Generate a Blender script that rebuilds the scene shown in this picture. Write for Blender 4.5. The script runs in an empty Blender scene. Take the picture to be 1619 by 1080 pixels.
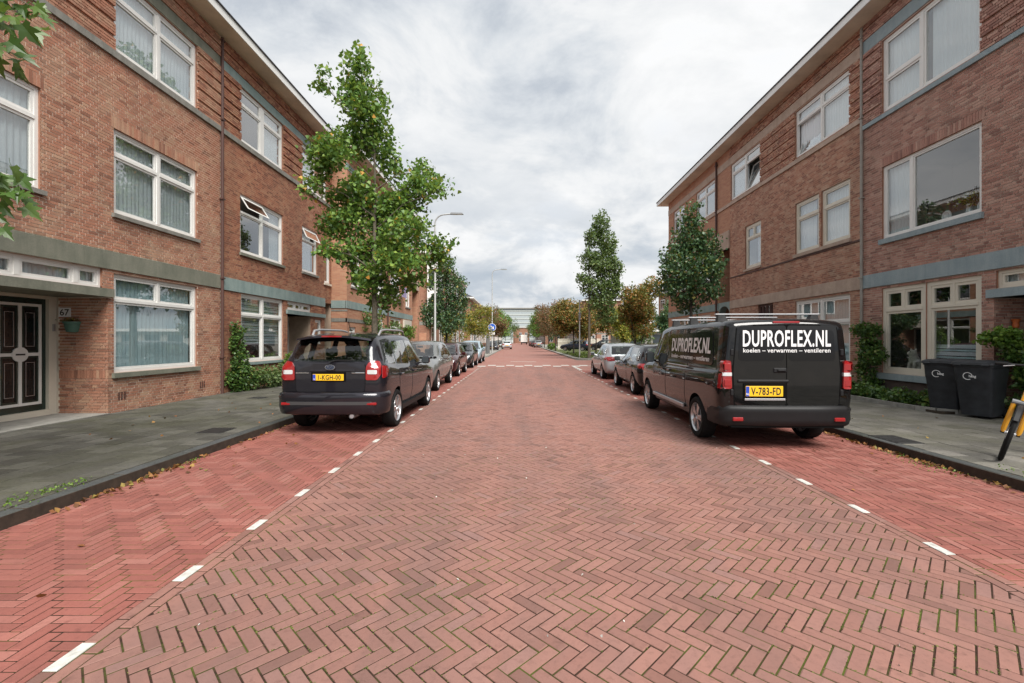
import bpy, bmesh, math, random
import numpy as np
from mathutils import Vector, Matrix
from mathutils.bvhtree import BVHTree

S = bpy.context.scene
COL = S.collection
R = math.radians
rnd = random.Random(11)
nrs = np.random.RandomState(5)

# ------------------------------------------------------------------ camera, sky, sun, exposure
EYE = 1.6
FPX = 715.0                                        # focal length in pixels of the 1619 px wide photograph
cam_d = bpy.data.cameras.new('camera')
cam = bpy.data.objects.new('camera', cam_d)
COL.objects.link(cam)
S.camera = cam
cam.location = (0, 0, EYE)
cam.rotation_euler = (R(90), 0, 0)
cam_d.sensor_width = 36
cam_d.lens = FPX / 1619 * 36
cam_d.shift_x = -10.5 / 1619
cam_d.shift_y = -2.0 / 1619
cam_d.clip_start = 0.05
cam_d.clip_end = 6000

S.view_settings.view_transform = 'Standard'
S.view_settings.look = 'None'
S.view_settings.gamma = 1
S.view_settings.use_curve_mapping = False
S.view_settings.exposure = 2.03

SUN_EL, SUN_AZ = 50.0, 155.0                       # behind the camera, high, veiled by cloud
W = bpy.data.worlds.new('World')
S.world = W
W.use_nodes = True
wt = W.node_tree
wt.nodes.clear()


class NG:
    """small helper for node trees"""
    def __init__(s, nt):
        s.nt = nt

    def n(s, typ, **kw):
        nd = s.nt.nodes.new(typ)
        for k, v in kw.items():
            if k.startswith('_'):
                continue
            setattr(nd, k, v)
        return nd

    def l(s, a, b):
        s.nt.links.new(a, b)

    def put(s, sock, val):
        if isinstance(val, bpy.types.NodeSocket):
            s.l(val, sock)
        else:
            sock.default_value = val

    def math(s, op, a, b=0.0, clamp=False):
        nd = s.n('ShaderNodeMath', operation=op, use_clamp=clamp)
        s.put(nd.inputs[0], a)
        s.put(nd.inputs[1], b)
        return nd.outputs[0]

    def vmath(s, op, a, b=None):
        nd = s.n('ShaderNodeVectorMath', operation=op)
        s.put(nd.inputs[0], a)
        if b is not None:
            s.put(nd.inputs[1], b)
        return nd.outputs[0]

    def noise(s, vec, scale, detail=4, rough=0.5, dist=0.0):
        nd = s.n('ShaderNodeTexNoise')
        nd.inputs['Scale'].default_value = scale
        nd.inputs['Detail'].default_value = detail
        nd.inputs['Roughness'].default_value = rough
        nd.inputs['Distortion'].default_value = dist
        if vec is not None:
            s.l(vec, nd.inputs['Vector'])
        return nd.outputs['Fac']

    def ramp(s, fac, stops, interp='LINEAR'):
        nd = s.n('ShaderNodeValToRGB')
        cr = nd.color_ramp
        cr.interpolation = interp
        while len(cr.elements) < len(stops):
            cr.elements.new(0.5)
        for e, (p, c) in zip(cr.elements, stops):
            e.position = p
            e.color = c if len(c) == 4 else (*c, 1)
        s.l(fac, nd.inputs[0])
        return nd.outputs[0]

    def mix(s, fac, a, b, blend='MIX'):
        nd = s.n('ShaderNodeMix', data_type='RGBA', blend_type=blend)
        s.put(nd.inputs[0], fac)
        s.put(nd.inputs[6], a if isinstance(a, bpy.types.NodeSocket) or len(a) == 4 else (*a, 1))
        s.put(nd.inputs[7], b if isinstance(b, bpy.types.NodeSocket) or len(b) == 4 else (*b, 1))
        return nd.outputs[2]

    def rng(s, v, a, b, c, d):
        nd = s.n('ShaderNodeMapRange')
        s.put(nd.inputs[0], v)
        for i, x in enumerate((a, b, c, d)):
            nd.inputs[i + 1].default_value = x
        return nd.outputs[0]

    def comb(s, x, y, z):
        nd = s.n('ShaderNodeCombineXYZ')
        for i, v in enumerate((x, y, z)):
            s.put(nd.inputs[i], v)
        return nd.outputs[0]

    def sep(s, v):
        nd = s.n('ShaderNodeSeparateXYZ')
        s.l(v, nd.inputs[0])
        return nd.outputs


def build_sky():
    g = NG(wt)
    sky = g.n('ShaderNodeTexSky')
    sky.sky_type = 'NISHITA'
    sky.sun_disc = False
    sky.sun_elevation = R(SUN_EL)
    sky.sun_rotation = R(SUN_AZ)
    tc = g.n('ShaderNodeTexCoord')
    x, y, z = g.sep(tc.outputs['Generated'])
    zz = g.math('ADD', g.math('MAXIMUM', z, 0.0), 0.24)
    p = g.comb(g.math('DIVIDE', x, zz), g.math('DIVIDE', y, zz), 0.37)
    q = g.comb(g.math('MULTIPLY', x, 1.0), g.math('MULTIPLY', y, 1.0), g.math('MULTIPLY', z, 1.9))
    big = g.noise(p, 0.5, 8, 0.56, 0.4)
    puff = g.noise(q, 3.1, 9, 0.60, 0.35)
    m = g.math('ADD', g.math('MULTIPLY', big, 0.45), g.math('MULTIPLY', puff, 0.55))
    # thick cloud: white tops, grey-blue bellies
    cl = g.ramp(m, [(0.41, (1.36, 1.48, 1.64)), (0.465, (1.80, 1.89, 1.99)), (0.51, (2.14, 2.18, 2.22)), (0.58, (2.40, 2.41, 2.42))])
    low = g.noise(g.vmath('ADD', q, (3.3, 1.7, 0.4)), 3.6, 9, 0.58, 0.3)
    bank = g.ramp(low, [(0.42, (0.92, 1.12, 1.36)), (0.485, (1.27, 1.43, 1.61)), (0.535, (1.92, 1.98, 2.04)), (0.58, (2.40, 2.41, 2.42))])
    hz = g.rng(z, 0.03, 0.45, 0.9, 0.0)
    cl = g.mix(hz, cl, bank)
    thin = g.math('MULTIPLY', g.rng(m, 0.56, 0.70, 0.0, 0.06), 1.0)
    col = g.mix(thin, cl, sky.outputs[0])
    bg = g.n('ShaderNodeBackground')
    bg.inputs[1].default_value = 0.1
    g.l(col, bg.inputs[0])
    out = g.n('ShaderNodeOutputWorld')
    g.l(bg.outputs[0], out.inputs[0])


build_sky()

sun_d = bpy.data.lights.new('sun', 'SUN')
sun_d.energy = 1.5
sun_d.angle = R(35)
sun_d.color = (1.0, 0.965, 0.91)
sun = bpy.data.objects.new('sun', sun_d)
COL.objects.link(sun)
sd = Vector((math.sin(R(SUN_AZ)) * math.cos(R(SUN_EL)), math.cos(R(SUN_AZ)) * math.cos(R(SUN_EL)), math.sin(R(SUN_EL))))
sun.rotation_euler = sd.to_track_quat('Z', 'Y').to_euler()
sun.location = (0, -5, 40)

S.render.engine = 'CYCLES'
S.cycles.max_bounces = 8
S.cycles.transparent_max_bounces = 12
S.cycles.caustics_reflective = False
S.cycles.caustics_refractive = False

# ------------------------------------------------------------------ helpers
ORG = {}


def tag(o, label=None, cat=None, group=None, kind=None):
    if label: o['label'] = label
    if cat: o['category'] = cat
    if group: o['group'] = group
    if kind: o['kind'] = kind
    return o


def empty(name, loc=(0, 0, 0), rz=0.0, label=None, cat=None, group=None):
    o = bpy.data.objects.new(name, None)
    COL.objects.link(o)
    o.empty_display_size = 0.2
    o.location = loc
    o.rotation_euler = (0, 0, rz)
    tag(o, label, cat, group)
    return o


def attach(o, parent):
    COL.objects.link(o)
    if parent is not None:
        o.parent = parent
        ORG[o] = ORG.get(parent, Vector((0, 0, 0)))
    return o


def thing_at(name, loc, label, cat, group=None):
    """an Empty whose children are modelled in world coordinates"""
    o = empty(name, loc, 0, label, cat, group)
    ORG[o] = Vector(loc)
    return o


class MB:
    def __init__(s):
        s.v, s.f, s.m = [], [], []

    def add(s, vs, fs, m=0):
        n = len(s.v)
        s.v += [tuple(p) for p in vs]
        s.f += [tuple(i + n for i in f) for f in fs]
        s.m += [m] * len(fs)

    def hexa(s, c, m=0, skip=()):
        # c: 8 corners, 0-3 bottom ring, 4-7 top ring
        fs = [(0, 3, 2, 1), (4, 5, 6, 7), (0, 1, 5, 4), (1, 2, 6, 5), (2, 3, 7, 6), (3, 0, 4, 7)]
        s.add(c, [f for i, f in enumerate(fs) if i not in skip], m)

    def box(s, x0, x1, y0, y1, z0, z1, m=0):
        s.hexa([(x0, y0, z0), (x1, y0, z0), (x1, y1, z0), (x0, y1, z0), (x0, y0, z1), (x1, y0, z1), (x1, y1, z1), (x0, y1, z1)], m)

    def quad(s, a, b, c, d, m=0):
        s.add([a, b, c, d], [(0, 1, 2, 3)], m)

    def tube(s, pts, rad, n=8, m=0, cap=True):
        pts = [Vector(p) for p in pts]
        if not hasattr(rad, '__len__'):
            rad = [rad] * len(pts)
        rings = []
        prev = None
        vs = []
        for i, p in enumerate(pts):
            d = (pts[min(i + 1, len(pts) - 1)] - pts[max(i - 1, 0)])
            if d.length < 1e-9: d = Vector((0, 0, 1))
            d.normalize()
            if prev is None:
                a = d.orthogonal().normalized()
            else:
                a = (prev - d * prev.dot(d))
                a = a.normalized() if a.length > 1e-6 else d.orthogonal().normalized()
            prev = a
            b = d.cross(a)
            for k in range(n):
                t = 2 * math.pi * k / n
                vs.append(p + (a * math.cos(t) + b * math.sin(t)) * rad[i])
        fs = []
        for i in range(len(pts) - 1):
            for k in range(n):
                fs.append((i * n + k, i * n + (k + 1) % n, (i + 1) * n + (k + 1) % n, (i + 1) * n + k))
        if cap:
            fs.append(tuple(reversed(range(n))))
            fs.append(tuple((len(pts) - 1) * n + k for k in range(n)))
        s.add(vs, fs, m)

    def lathe(s, prof, n=24, o=(0, 0, 0), ax='z', m=0):
        """prof: list of (radius, height along axis)"""
        vs = []
        o = Vector(o)
        for r, h in prof:
            for k in range(n):
                t = 2 * math.pi * k / n
                a, b = r * math.cos(t), r * math.sin(t)
                vs.append(o + Vector({'z': (a, b, h), 'x': (h, a, b), 'y': (a, h, b)}[ax]))
        fs = []
        for i in range(len(prof) - 1):
            for k in range(n):
                fs.append((i * n + k, i * n + (k + 1) % n, (i + 1) * n + (k + 1) % n, (i + 1) * n + k))
        s.add(vs, fs, m)

    def prism(s, poly, fn, d0, d1, m=0):
        """poly in (a,b); fn(a,b,d)->xyz ; solid between d0 and d1"""
        n = len(poly)
        vs = [fn(a, b, d0) for a, b in poly] + [fn(a, b, d1) for a, b in poly]
        fs = [tuple(reversed(range(n))), tuple(range(n, 2 * n))] + [(i, (i + 1) % n, (i + 1) % n + n, i + n) for i in range(n)]
        s.add(vs, fs, m)

    def mesh(s, name, mats, org=None, smooth=False, sharp=35, fix=True):
        me = bpy.data.meshes.new(name)
        v = s.v
        if org is not None and org.length > 0:
            v = [(p[0] - org[0], p[1] - org[1], p[2] - org[2]) for p in v]
        me.from_pydata(v, [], s.f)
        mats = mats if isinstance(mats, (list, tuple)) else [mats]
        for mt in mats: me.materials.append(mt)
        if len(mats) > 1: me.polygons.foreach_set('material_index', s.m)
        if fix:
            bm = bmesh.new()
            bm.from_mesh(me)
            bmesh.ops.recalc_face_normals(bm, faces=bm.faces)
            bm.to_mesh(me)
            bm.free()
        if smooth:
            me.polygons.foreach_set('use_smooth', [True] * len(me.polygons))
            me.set_sharp_from_angle(angle=R(sharp))
        me.update()
        return me

    def build(s, name, mats, parent=None, smooth=False, sharp=35, fix=True, **tags):
        org = ORG.get(parent) if parent is not None else None
        o = bpy.data.objects.new(name, s.mesh(name, mats, org, smooth, sharp, fix))
        attach(o, parent)
        tag(o, **tags)
        return o


def rbox(mb, x0, x1, y0, y1, z0, z1, r, m=0):
    """box with chamfered edges"""
    X = sorted((x0, x1)); Y = sorted((y0, y1)); Z = sorted((z0, z1))
    vs = []; idx = {}
    for sx in (0, 1):
        for sy in (0, 1):
            for sz in (0, 1):
                px, py, pz = X[sx], Y[sy], Z[sz]
                ix, iy, iz = (r if sx == 0 else -r), (r if sy == 0 else -r), (r if sz == 0 else -r)
                idx[sx, sy, sz, 'x'] = len(vs); vs.append((px, py + iy, pz + iz))
                idx[sx, sy, sz, 'y'] = len(vs); vs.append((px + ix, py, pz + iz))
                idx[sx, sy, sz, 'z'] = len(vs); vs.append((px + ix, py + iy, pz))
    fs = []
    for a in (0, 1):
        fs.append([idx[a, b, c, 'x'] for b, c in ((0, 0), (1, 0), (1, 1), (0, 1))])
        fs.append([idx[b, a, c, 'y'] for b, c in ((0, 0), (1, 0), (1, 1), (0, 1))])
        fs.append([idx[b, c, a, 'z'] for b, c in ((0, 0), (1, 0), (1, 1), (0, 1))])
        for b in (0, 1):
            fs.append([idx[a, b, 0, 'x'], idx[a, b, 1, 'x'], idx[a, b, 1, 'y'], idx[a, b, 0, 'y']])
            fs.append([idx[a, 0, b, 'x'], idx[a, 1, b, 'x'], idx[a, 1, b, 'z'], idx[a, 0, b, 'z']])
            fs.append([idx[0, a, b, 'y'], idx[1, a, b, 'y'], idx[1, a, b, 'z'], idx[0, a, b, 'z']])
            for c in (0, 1):
                fs.append([idx[a, b, c, 'x'], idx[a, b, c, 'y'], idx[a, b, c, 'z']])
    mb.add(vs, fs, m)


def copy_tree(o, parent=None):
    c = o.copy()
    COL.objects.link(c)
    if parent is not None: c.parent = parent
    for ch in list(o.children): copy_tree(ch, c)
    return c


def text_mb(body, h, sx=1.0, bold=0.0, spacing=1.0, depth=0.0):
    """flat lettering as (verts2d, faces), cap height h, centred"""
    cu = bpy.data.curves.new('lettering', 'FONT')
    cu.body = body
    cu.size = 1.0
    cu.offset = bold
    cu.space_character = spacing
    cu.resolution_u = 3
    to = bpy.data.objects.new('lettering', cu)
    COL.objects.link(to)
    dg = bpy.context.evaluated_depsgraph_get()
    me = bpy.data.meshes.new_from_object(to.evaluated_get(dg))
    co = [tuple(v.co) for v in me.vertices]
    fs = [tuple(p.vertices) for p in me.polygons]
    bpy.data.objects.remove(to)
    bpy.data.curves.remove(cu)
    bpy.data.meshes.remove(me)
    k = h / 0.69
    xs = [c[0] for c in co]
    cx = (min(xs) + max(xs)) / 2
    return [((c[0] - cx) * k * sx, c[1] * k) for c in co], fs


def pchip(xs, ys, q):
    xs = np.array(xs, float); ys = np.array(ys, float); q = np.array(q, float)
    h = np.diff(xs); d = np.diff(ys) / h
    m = np.zeros(len(xs))
    m[0], m[-1] = d[0], d[-1]
    for i in range(1, len(xs) - 1):
        if d[i - 1] * d[i] > 0:
            w1, w2 = 2 * h[i] + h[i - 1], h[i] + 2 * h[i - 1]
            m[i] = (w1 + w2) / (w1 / d[i - 1] + w2 / d[i])
    k = np.clip(np.searchsorted(xs, q) - 1, 0, len(h) - 1)
    t = (q - xs[k]) / h[k]
    return ((1 + 2 * t) * (1 - t) ** 2 * ys[k] + t * (1 - t) ** 2 * h[k] * m[k] + t * t * (3 - 2 * t) * ys[k + 1] + t * t * (t - 1) * h[k] * m[k + 1])


# ------------------------------------------------------------------ materials
def new_mat(name):
    m = bpy.data.materials.new(name)
    m.use_nodes = True
    nt = m.node_tree
    nt.nodes.clear()
    g = NG(nt)
    out = g.n('ShaderNodeOutputMaterial')
    return m, g, out


def bsdf(g, out, color, rough=0.6, metal=0.0, spec=0.5, coat=0.0, bump=None, bstr=0.2, bdist=0.01):
    b = g.n('ShaderNodeBsdfPrincipled')
    g.put(b.inputs['Base Color'], color if isinstance(color, bpy.types.NodeSocket) or len(color) == 4 else (*color, 1))
    g.put(b.inputs['Roughness'], rough)
    b.inputs['Metallic'].default_value = metal
    b.inputs['Specular IOR Level'].default_value = spec
    b.inputs['Coat Weight'].default_value = coat
    b.inputs['Coat Roughness'].default_value = 0.03
    if bump is not None:
        bp = g.n('ShaderNodeBump')
        bp.inputs['Strength'].default_value = bstr
        bp.inputs['Distance'].default_value = bdist
        g.l(bump, bp.inputs['Height'])
        g.l(bp.outputs[0], b.inputs['Normal'])
    g.l(b.outputs[0], out.inputs[0])
    return b


def plain(name, color, rough=0.6, metal=0.0, spec=0.5, coat=0.0, vary=0.0, scale=6.0):
    m, g, out = new_mat(name)
    c = color
    if vary > 0:
        pos = g.n('ShaderNodeNewGeometry').outputs['Position']
        f = g.noise(pos, scale, 6, 0.6)
        lo = tuple(max(0, x * (1 - vary)) for x in color)
        hi = tuple(min(1, x * (1 + vary)) for x in color)
        c = g.ramp(f, [(0.3, lo), (0.7, hi)])
    bsdf(g, out, c, rough, metal, spec, coat)
    return m


def island_rand(g):
    geo = g.n('ShaderNodeNewGeometry')
    oi = g.n('ShaderNodeObjectInfo')
    r = g.math('FRACT', g.math('ADD', geo.outputs['Random Per Island'], oi.outputs['Random']))
    return geo, r


def brick_mat(name, stops, dirt=(0.10, 0.085, 0.065), dirt_amt=0.35, stain_scale=0.7, rough=0.85, tint=None):
    m, g, out = new_mat(name)
    geo, r = island_rand(g)
    pos = geo.outputs['Position']
    c = g.ramp(r, stops)
    f1 = g.noise(pos, 34, 5, 0.7)
    c = g.mix(g.rng(f1, 0.35, 0.75, 0.0, 0.45), c, (stops[0][1][0] * 0.75, stops[0][1][1] * 0.75, stops[0][1][2] * 0.75))
    f2 = g.noise(pos, stain_scale, 6, 0.62, 0.4)
    c = g.mix(g.rng(f2, 0.46, 0.72, 0.0, dirt_amt), c, dirt)
    bx, by, bz = g.sep(pos)
    st = g.noise(g.comb(g.math('MULTIPLY', bx, 2.6), g.math('MULTIPLY', by, 2.6), g.math('MULTIPLY', bz, 0.22)), 1.0, 5, 0.6, 0.2)
    c = g.mix(g.rng(st, 0.52, 0.74, 0.0, 0.24), c, dirt)
    f3 = g.noise(pos, stain_scale * 2.7, 5, 0.6)
    if tint:
        c = g.mix(g.rng(f3, 0.5, 0.75, 0.0, 0.5), c, tint)
    bsdf(g, out, c, rough, spec=0.3, bump=g.noise(pos, 60, 4, 0.6), bstr=0.35, bdist=0.004)
    return m


def brick_tex_mat(name, c1, c2, mortar, dirt, w=0.22, h=0.06):
    m, g, out = new_mat(name)
    geo = g.n('ShaderNodeNewGeometry')
    pos = geo.outputs['Position']
    x, y, z = g.sep(pos)
    v = g.comb(g.math('ADD', x, y), z, 0.0)
    b = g.n('ShaderNodeTexBrick')
    b.offset = 0.5
    b.inputs['Scale'].default_value = 1.0
    b.inputs['Brick Width'].default_value = w
    b.inputs['Row Height'].default_value = h
    b.inputs['Mortar Size'].default_value = 0.005
    b.inputs['Mortar Smooth'].default_value = 0.2
    b.inputs['Color1'].default_value = (*c1, 1)
    b.inputs['Color2'].default_value = (*c2, 1)
    b.inputs['Mortar'].default_value = (*mortar, 1)
    g.l(v, b.inputs['Vector'])
    f = g.noise(pos, 0.6, 6, 0.65, 0.4)
    c = g.mix(g.rng(f, 0.42, 0.72, 0.0, 0.5), b.outputs['Color'], dirt)
    bsdf(g, out, c, 0.88, spec=0.25)
    return m


M = {}
M['brick67'] = brick_mat('brick_orange_red', [(0.0, (0.257, 0.117, 0.078)), (0.2, (0.411, 0.189, 0.121)), (0.5, (0.503, 0.230, 0.148)), (0.75, (0.431, 0.222, 0.150)), (1.0, (0.545, 0.321, 0.209))], dirt_amt=0.22, tint=(0.514, 0.377, 0.259))
M['brickL2'] = brick_mat('brick_brown_red', [(0.0, (0.215, 0.09, 0.06)), (0.3, (0.345, 0.14, 0.087)), (0.6, (0.43, 0.185, 0.11)), (1.0, (0.47, 0.255, 0.155))], dirt_amt=0.3, tint=(0.46, 0.30, 0.19))
M['brickR1'] = brick_mat('brick_purple_brown', [(0.0, (0.259, 0.135, 0.110)), (0.3, (0.405, 0.211, 0.167)), (0.65, (0.491, 0.259, 0.205)), (1.0, (0.562, 0.362, 0.288))], dirt_amt=0.25, tint=(0.508, 0.362, 0.292))
M['brickR2'] = brick_mat('brick_orange_brown', [(0.0, (0.284, 0.137, 0.102)), (0.3, (0.452, 0.215, 0.148)), (0.6, (0.536, 0.273, 0.186)), (1.0, (0.588, 0.389, 0.281))], dirt_amt=0.24, tint=(0.567, 0.394, 0.286))
M['mortar67'] = plain('mortar_light', (0.74, 0.66, 0.56), 0.95, spec=0.1, vary=0.25, scale=3)
M['mortarL2'] = plain('mortar_brown', (0.44, 0.33, 0.25), 0.95, spec=0.1, vary=0.2, scale=3)
M['mortarR1'] = plain('mortar_grey', (0.50, 0.42, 0.355), 0.95, spec=0.1, vary=0.2, scale=3)
M['mortarR2'] = plain('mortar_tan', (0.52, 0.41, 0.32), 0.95, spec=0.1, vary=0.2, scale=3)
M['btexL'] = brick_tex_mat('brickwork_far_row', (0.42, 0.185, 0.115), (0.50, 0.27, 0.165), (0.40, 0.29, 0.21), (0.32, 0.17, 0.11))
M['btexR'] = brick_tex_mat('brickwork_far_corner', (0.41, 0.185, 0.12), (0.49, 0.26, 0.165), (0.38, 0.28, 0.21), (0.31, 0.17, 0.115))
M['btexD'] = brick_tex_mat('brickwork_distant', (0.27, 0.12, 0.08), (0.33, 0.17, 0.11), (0.3, 0.22, 0.16), (0.2, 0.12, 0.09))


def stone_mat(name, a, b, streak=0.5):
    m, g, out = new_mat(name)
    pos = g.n('ShaderNodeNewGeometry').outputs['Position']
    x, y, z = g.sep(pos)
    v = g.comb(g.math('MULTIPLY', x, 7.0), g.math('MULTIPLY', y, 7.0), g.math('MULTIPLY', z, 0.8))
    f = g.noise(v, 1.0, 5, 0.6)
    f2 = g.noise(pos, 3.0, 6, 0.65)
    f = g.math('ADD', g.math('MULTIPLY', f, streak), g.math('MULTIPLY', f2, 1 - streak))
    c = g.ramp(f, [(0.34, a), (0.66, b)])
    f3 = g.noise(pos, 45, 4, 0.7)
    c = g.mix(g.rng(f3, 0.4, 0.7, 0, 0.35), c, tuple(i * 0.6 for i in a))
    bsdf(g, out, c, 0.88, spec=0.25, bump=f3, bstr=0.3, bdist=0.004)
    return m


M['stone_green'] = stone_mat('stone_mossy_green', (0.15, 0.16, 0.125), (0.26, 0.255, 0.205))
M['stone_blue'] = stone_mat('stone_blue_green', (0.20, 0.27, 0.265), (0.31, 0.38, 0.36))
M['stone_bluegrey'] = stone_mat('stone_blue_grey', (0.25, 0.32, 0.345), (0.36, 0.42, 0.44))
M['stone_pink'] = stone_mat('stone_pinkish', (0.40, 0.30, 0.24), (0.55, 0.43, 0.35), 0.3)
M['stone_grey'] = stone_mat('stone_grey_sill', (0.17, 0.165, 0.145), (0.31, 0.30, 0.27))
M['white'] = plain('paint_white', (0.78, 0.77, 0.74), 0.45, vary=0.05, scale=2)
M['cream'] = plain('paint_cream', (0.68, 0.63, 0.53), 0.45, vary=0.06, scale=2)
M['soffit'] = plain('paint_soffit', (0.72, 0.65, 0.54), 0.8, spec=0.2, vary=0.18, scale=1.2)
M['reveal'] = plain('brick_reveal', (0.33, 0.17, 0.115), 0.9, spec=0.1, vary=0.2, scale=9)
M['roof'] = plain('roof_felt', (0.045, 0.045, 0.05), 0.9, vary=0.2)
M['pipe'] = plain('pipe_rust_brown', (0.085, 0.04, 0.032), 0.6)
M['pipe_grey'] = plain('pipe_grey', (0.30, 0.28, 0.25), 0.6, vary=0.15)
M['door_green'] = plain('paint_dark_green', (0.012, 0.03, 0.024), 0.25, coat=0.3)
M['room'] = plain('room_dim', (0.36, 0.33, 0.30), 0.9)
M['blackiron'] = plain('black_iron', (0.02, 0.02, 0.02), 0.5)


def curtain_mat(name, col):
    m, g, out = new_mat(name)
    d = g.n('ShaderNodeBsdfDiffuse')
    t = g.n('ShaderNodeBsdfTranslucent')
    d.inputs[0].default_value = (*col, 1)
    t.inputs[0].default_value = (*col, 1)
    mx = g.n('ShaderNodeMixShader')
    mx.inputs[0].default_value = 0.12
    g.l(d.outputs[0], mx.inputs[1]); g.l(t.outputs[0], mx.inputs[2])
    g.l(mx.outputs[0], out.inputs[0])
    return m


M['curtain'] = curtain_mat('curtain_white', (0.88, 0.92, 0.95))
M['curtain_blue'] = curtain_mat('curtain_pale_blue', (0.62, 0.78, 0.82))
M['blind'] = curtain_mat('blind_bluewhite', (0.78, 0.83, 0.88))


def glass_mat(name, tint=(0.93, 0.96, 0.96), boost=4.4, rough=0.0):
    m, g, out = new_mat(name)
    fr = g.n('ShaderNodeFresnel')
    fr.inputs[0].default_value = 1.5
    f = g.math('MINIMUM', g.math('MULTIPLY', fr.outputs[0], boost), 0.9)
    bf = g.n('ShaderNodeNewGeometry').outputs['Backfacing']
    f = g.math('MULTIPLY', f, g.math('SUBTRACT', 1.0, bf))
    t = g.n('ShaderNodeBsdfTransparent'); t.inputs[0].default_value = (*tint, 1)
    s = g.n('ShaderNodeBsdfGlossy'); s.inputs['Roughness'].default_value = rough
    mx = g.n('ShaderNodeMixShader')
    g.l(f, mx.inputs[0]); g.l(t.outputs[0], mx.inputs[1]); g.l(s.outputs[0], mx.inputs[2])
    g.l(mx.outputs[0], out.inputs[0])
    return m


M['glass'] = glass_mat('window_glass')
M['carglass'] = glass_mat('car_glass', (0.80, 0.86, 0.85), 2.2)
M['carglass_dark'] = glass_mat('car_glass_tinted', (0.62, 0.68, 0.68), 2.2)
M['privacy'] = plain('tinted_glass', (0.040, 0.047, 0.050), 0.03, spec=0.7)
M['screen'] = plain('windscreen_glass', (0.010, 0.012, 0.013), 0.03, spec=0.38)
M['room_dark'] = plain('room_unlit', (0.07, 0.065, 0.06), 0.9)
M['film'] = plain('black_window_film', (0.006, 0.006, 0.007), 0.08, spec=0.35)


def road_brick_mat(name, stops, grey, pale):
    m, g, out = new_mat(name)
    geo, r = island_rand(g)
    pos = geo.outputs['Position']
    c = g.ramp(r, stops)
    f = g.noise(pos, 0.55, 6, 0.65, 0.6)
    c = g.mix(g.rng(f, 0.50, 0.72, 0.0, 0.55), c, grey)
    f1 = g.noise(pos, 3.2, 6, 0.7, 0.3)
    c = g.mix(g.rng(f1, 0.58, 0.74, 0.0, 0.45), c, pale)
    f2 = g.noise(pos, 26, 6, 0.7)
    c = g.mix(g.rng(f2, 0.5, 0.8, 0.0, 0.5), c, tuple(i * 0.55 for i in stops[0][1]))
    sx, sy, sz = g.sep(pos)
    trk = g.noise(g.comb(g.math('MULTIPLY', sx, 1.3), g.math('MULTIPLY', sy, 0.16), 0.0), 1.0, 5, 0.6, 0.3)
    c = g.mix(g.rng(trk, 0.42, 0.64, 0.0, 0.42), c, tuple(i * 0.66 for i in grey))
    f4 = g.noise(pos, 11, 5, 0.6, 0.4)
    c = g.mix(g.rng(f4, 0.60, 0.72, 0.0, 0.5), c, tuple(i * 0.62 for i in stops[0][1]))
    bsdf(g, out, c, g.rng(f1, 0.3, 0.7, 0.62, 0.85), spec=0.35, bump=g.noise(pos, 95, 5, 0.65), bstr=0.35, bdist=0.003)
    return m


M['roadbrick'] = road_brick_mat('street_brick_red', [(0.0, (0.174, 0.086, 0.068)), (0.12, (0.247, 0.120, 0.096)), (0.5, (0.266, 0.131, 0.105)), (0.85, (0.286, 0.143, 0.114)), (1.0, (0.255, 0.139, 0.120))], (0.191, 0.123, 0.110), (0.316, 0.163, 0.131))
M['baybrick'] = road_brick_mat('bay_brick_red', [(0.0, (0.21, 0.073, 0.058)), (0.2, (0.265, 0.092, 0.073)), (0.75, (0.30, 0.107, 0.085)), (1.0, (0.335, 0.145, 0.118))], (0.20, 0.085, 0.07), (0.37, 0.17, 0.14))
M['whitebrick'] = plain('white_brick', (0.50, 0.49, 0.455), 0.7, vary=0.3, scale=18)


def joint_mat():
    m, g, out = new_mat('joint_soil')
    pos = g.n('ShaderNodeNewGeometry').outputs['Position']
    f = g.noise(pos, 2.1, 6, 0.7, 0.5)
    f2 = g.noise(pos, 24, 5, 0.7)
    c = g.ramp(f2, [(0.3, (0.022, 0.014, 0.010)), (0.7, (0.060, 0.036, 0.025))])
    c = g.mix(g.rng(f, 0.47, 0.62, 0.0, 0.9), c, (0.075, 0.095, 0.018))
    bsdf(g, out, c, 0.95, spec=0.1)
    return m


M['joint'] = joint_mat()


def far_road_mat():
    m, g, out = new_mat('street_brick_far')
    pos = g.n('ShaderNodeNewGeometry').outputs['Position']
    f = g.noise(pos, 0.5, 6, 0.65, 0.5)
    f2 = g.noise(pos, 9, 6, 0.8)
    c = g.ramp(f2, [(0.3, (0.23, 0.108, 0.086)), (0.7, (0.31, 0.15, 0.122))])
    c = g.mix(g.rng(f, 0.45, 0.7, 0.0, 0.5), c, (0.28, 0.18, 0.155))
    bsdf(g, out, c, 0.8, spec=0.3)
    return m


M['roadfar'] = far_road_mat()


def tile_mat(name, stops, moss):
    m, g, out = new_mat(name)
    geo, r = island_rand(g)
    pos = geo.outputs['Position']
    c = g.ramp(r, stops)
    f = g.noise(pos, 0.8, 7, 0.68, 0.6)
    c = g.mix(g.rng(f, 0.40, 0.66, 0.0, 0.75), c, moss)
    f1 = g.noise(pos, 5, 7, 0.75, 0.3)
    c = g.mix(g.rng(f1, 0.5, 0.75, 0.0, 0.6), c, tuple(i * 0.55 for i in stops[0][1]))
    f2 = g.noise(pos, 70, 5, 0.75)
    c = g.mix(g.rng(f2, 0.45, 0.75, 0.0, 0.6), c, tuple(min(1, i * 2.0) for i in stops[0][1]))
    f5 = g.noise(pos, 28, 5, 0.7)
    c = g.mix(g.rng(f5, 0.52, 0.72, 0.0, 0.55), c, tuple(i * 0.45 for i in stops[0][1]))
    bsdf(g, out, c, 0.9, spec=0.25, bump=f2, bstr=0.5, bdist=0.004)
    return m


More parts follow.
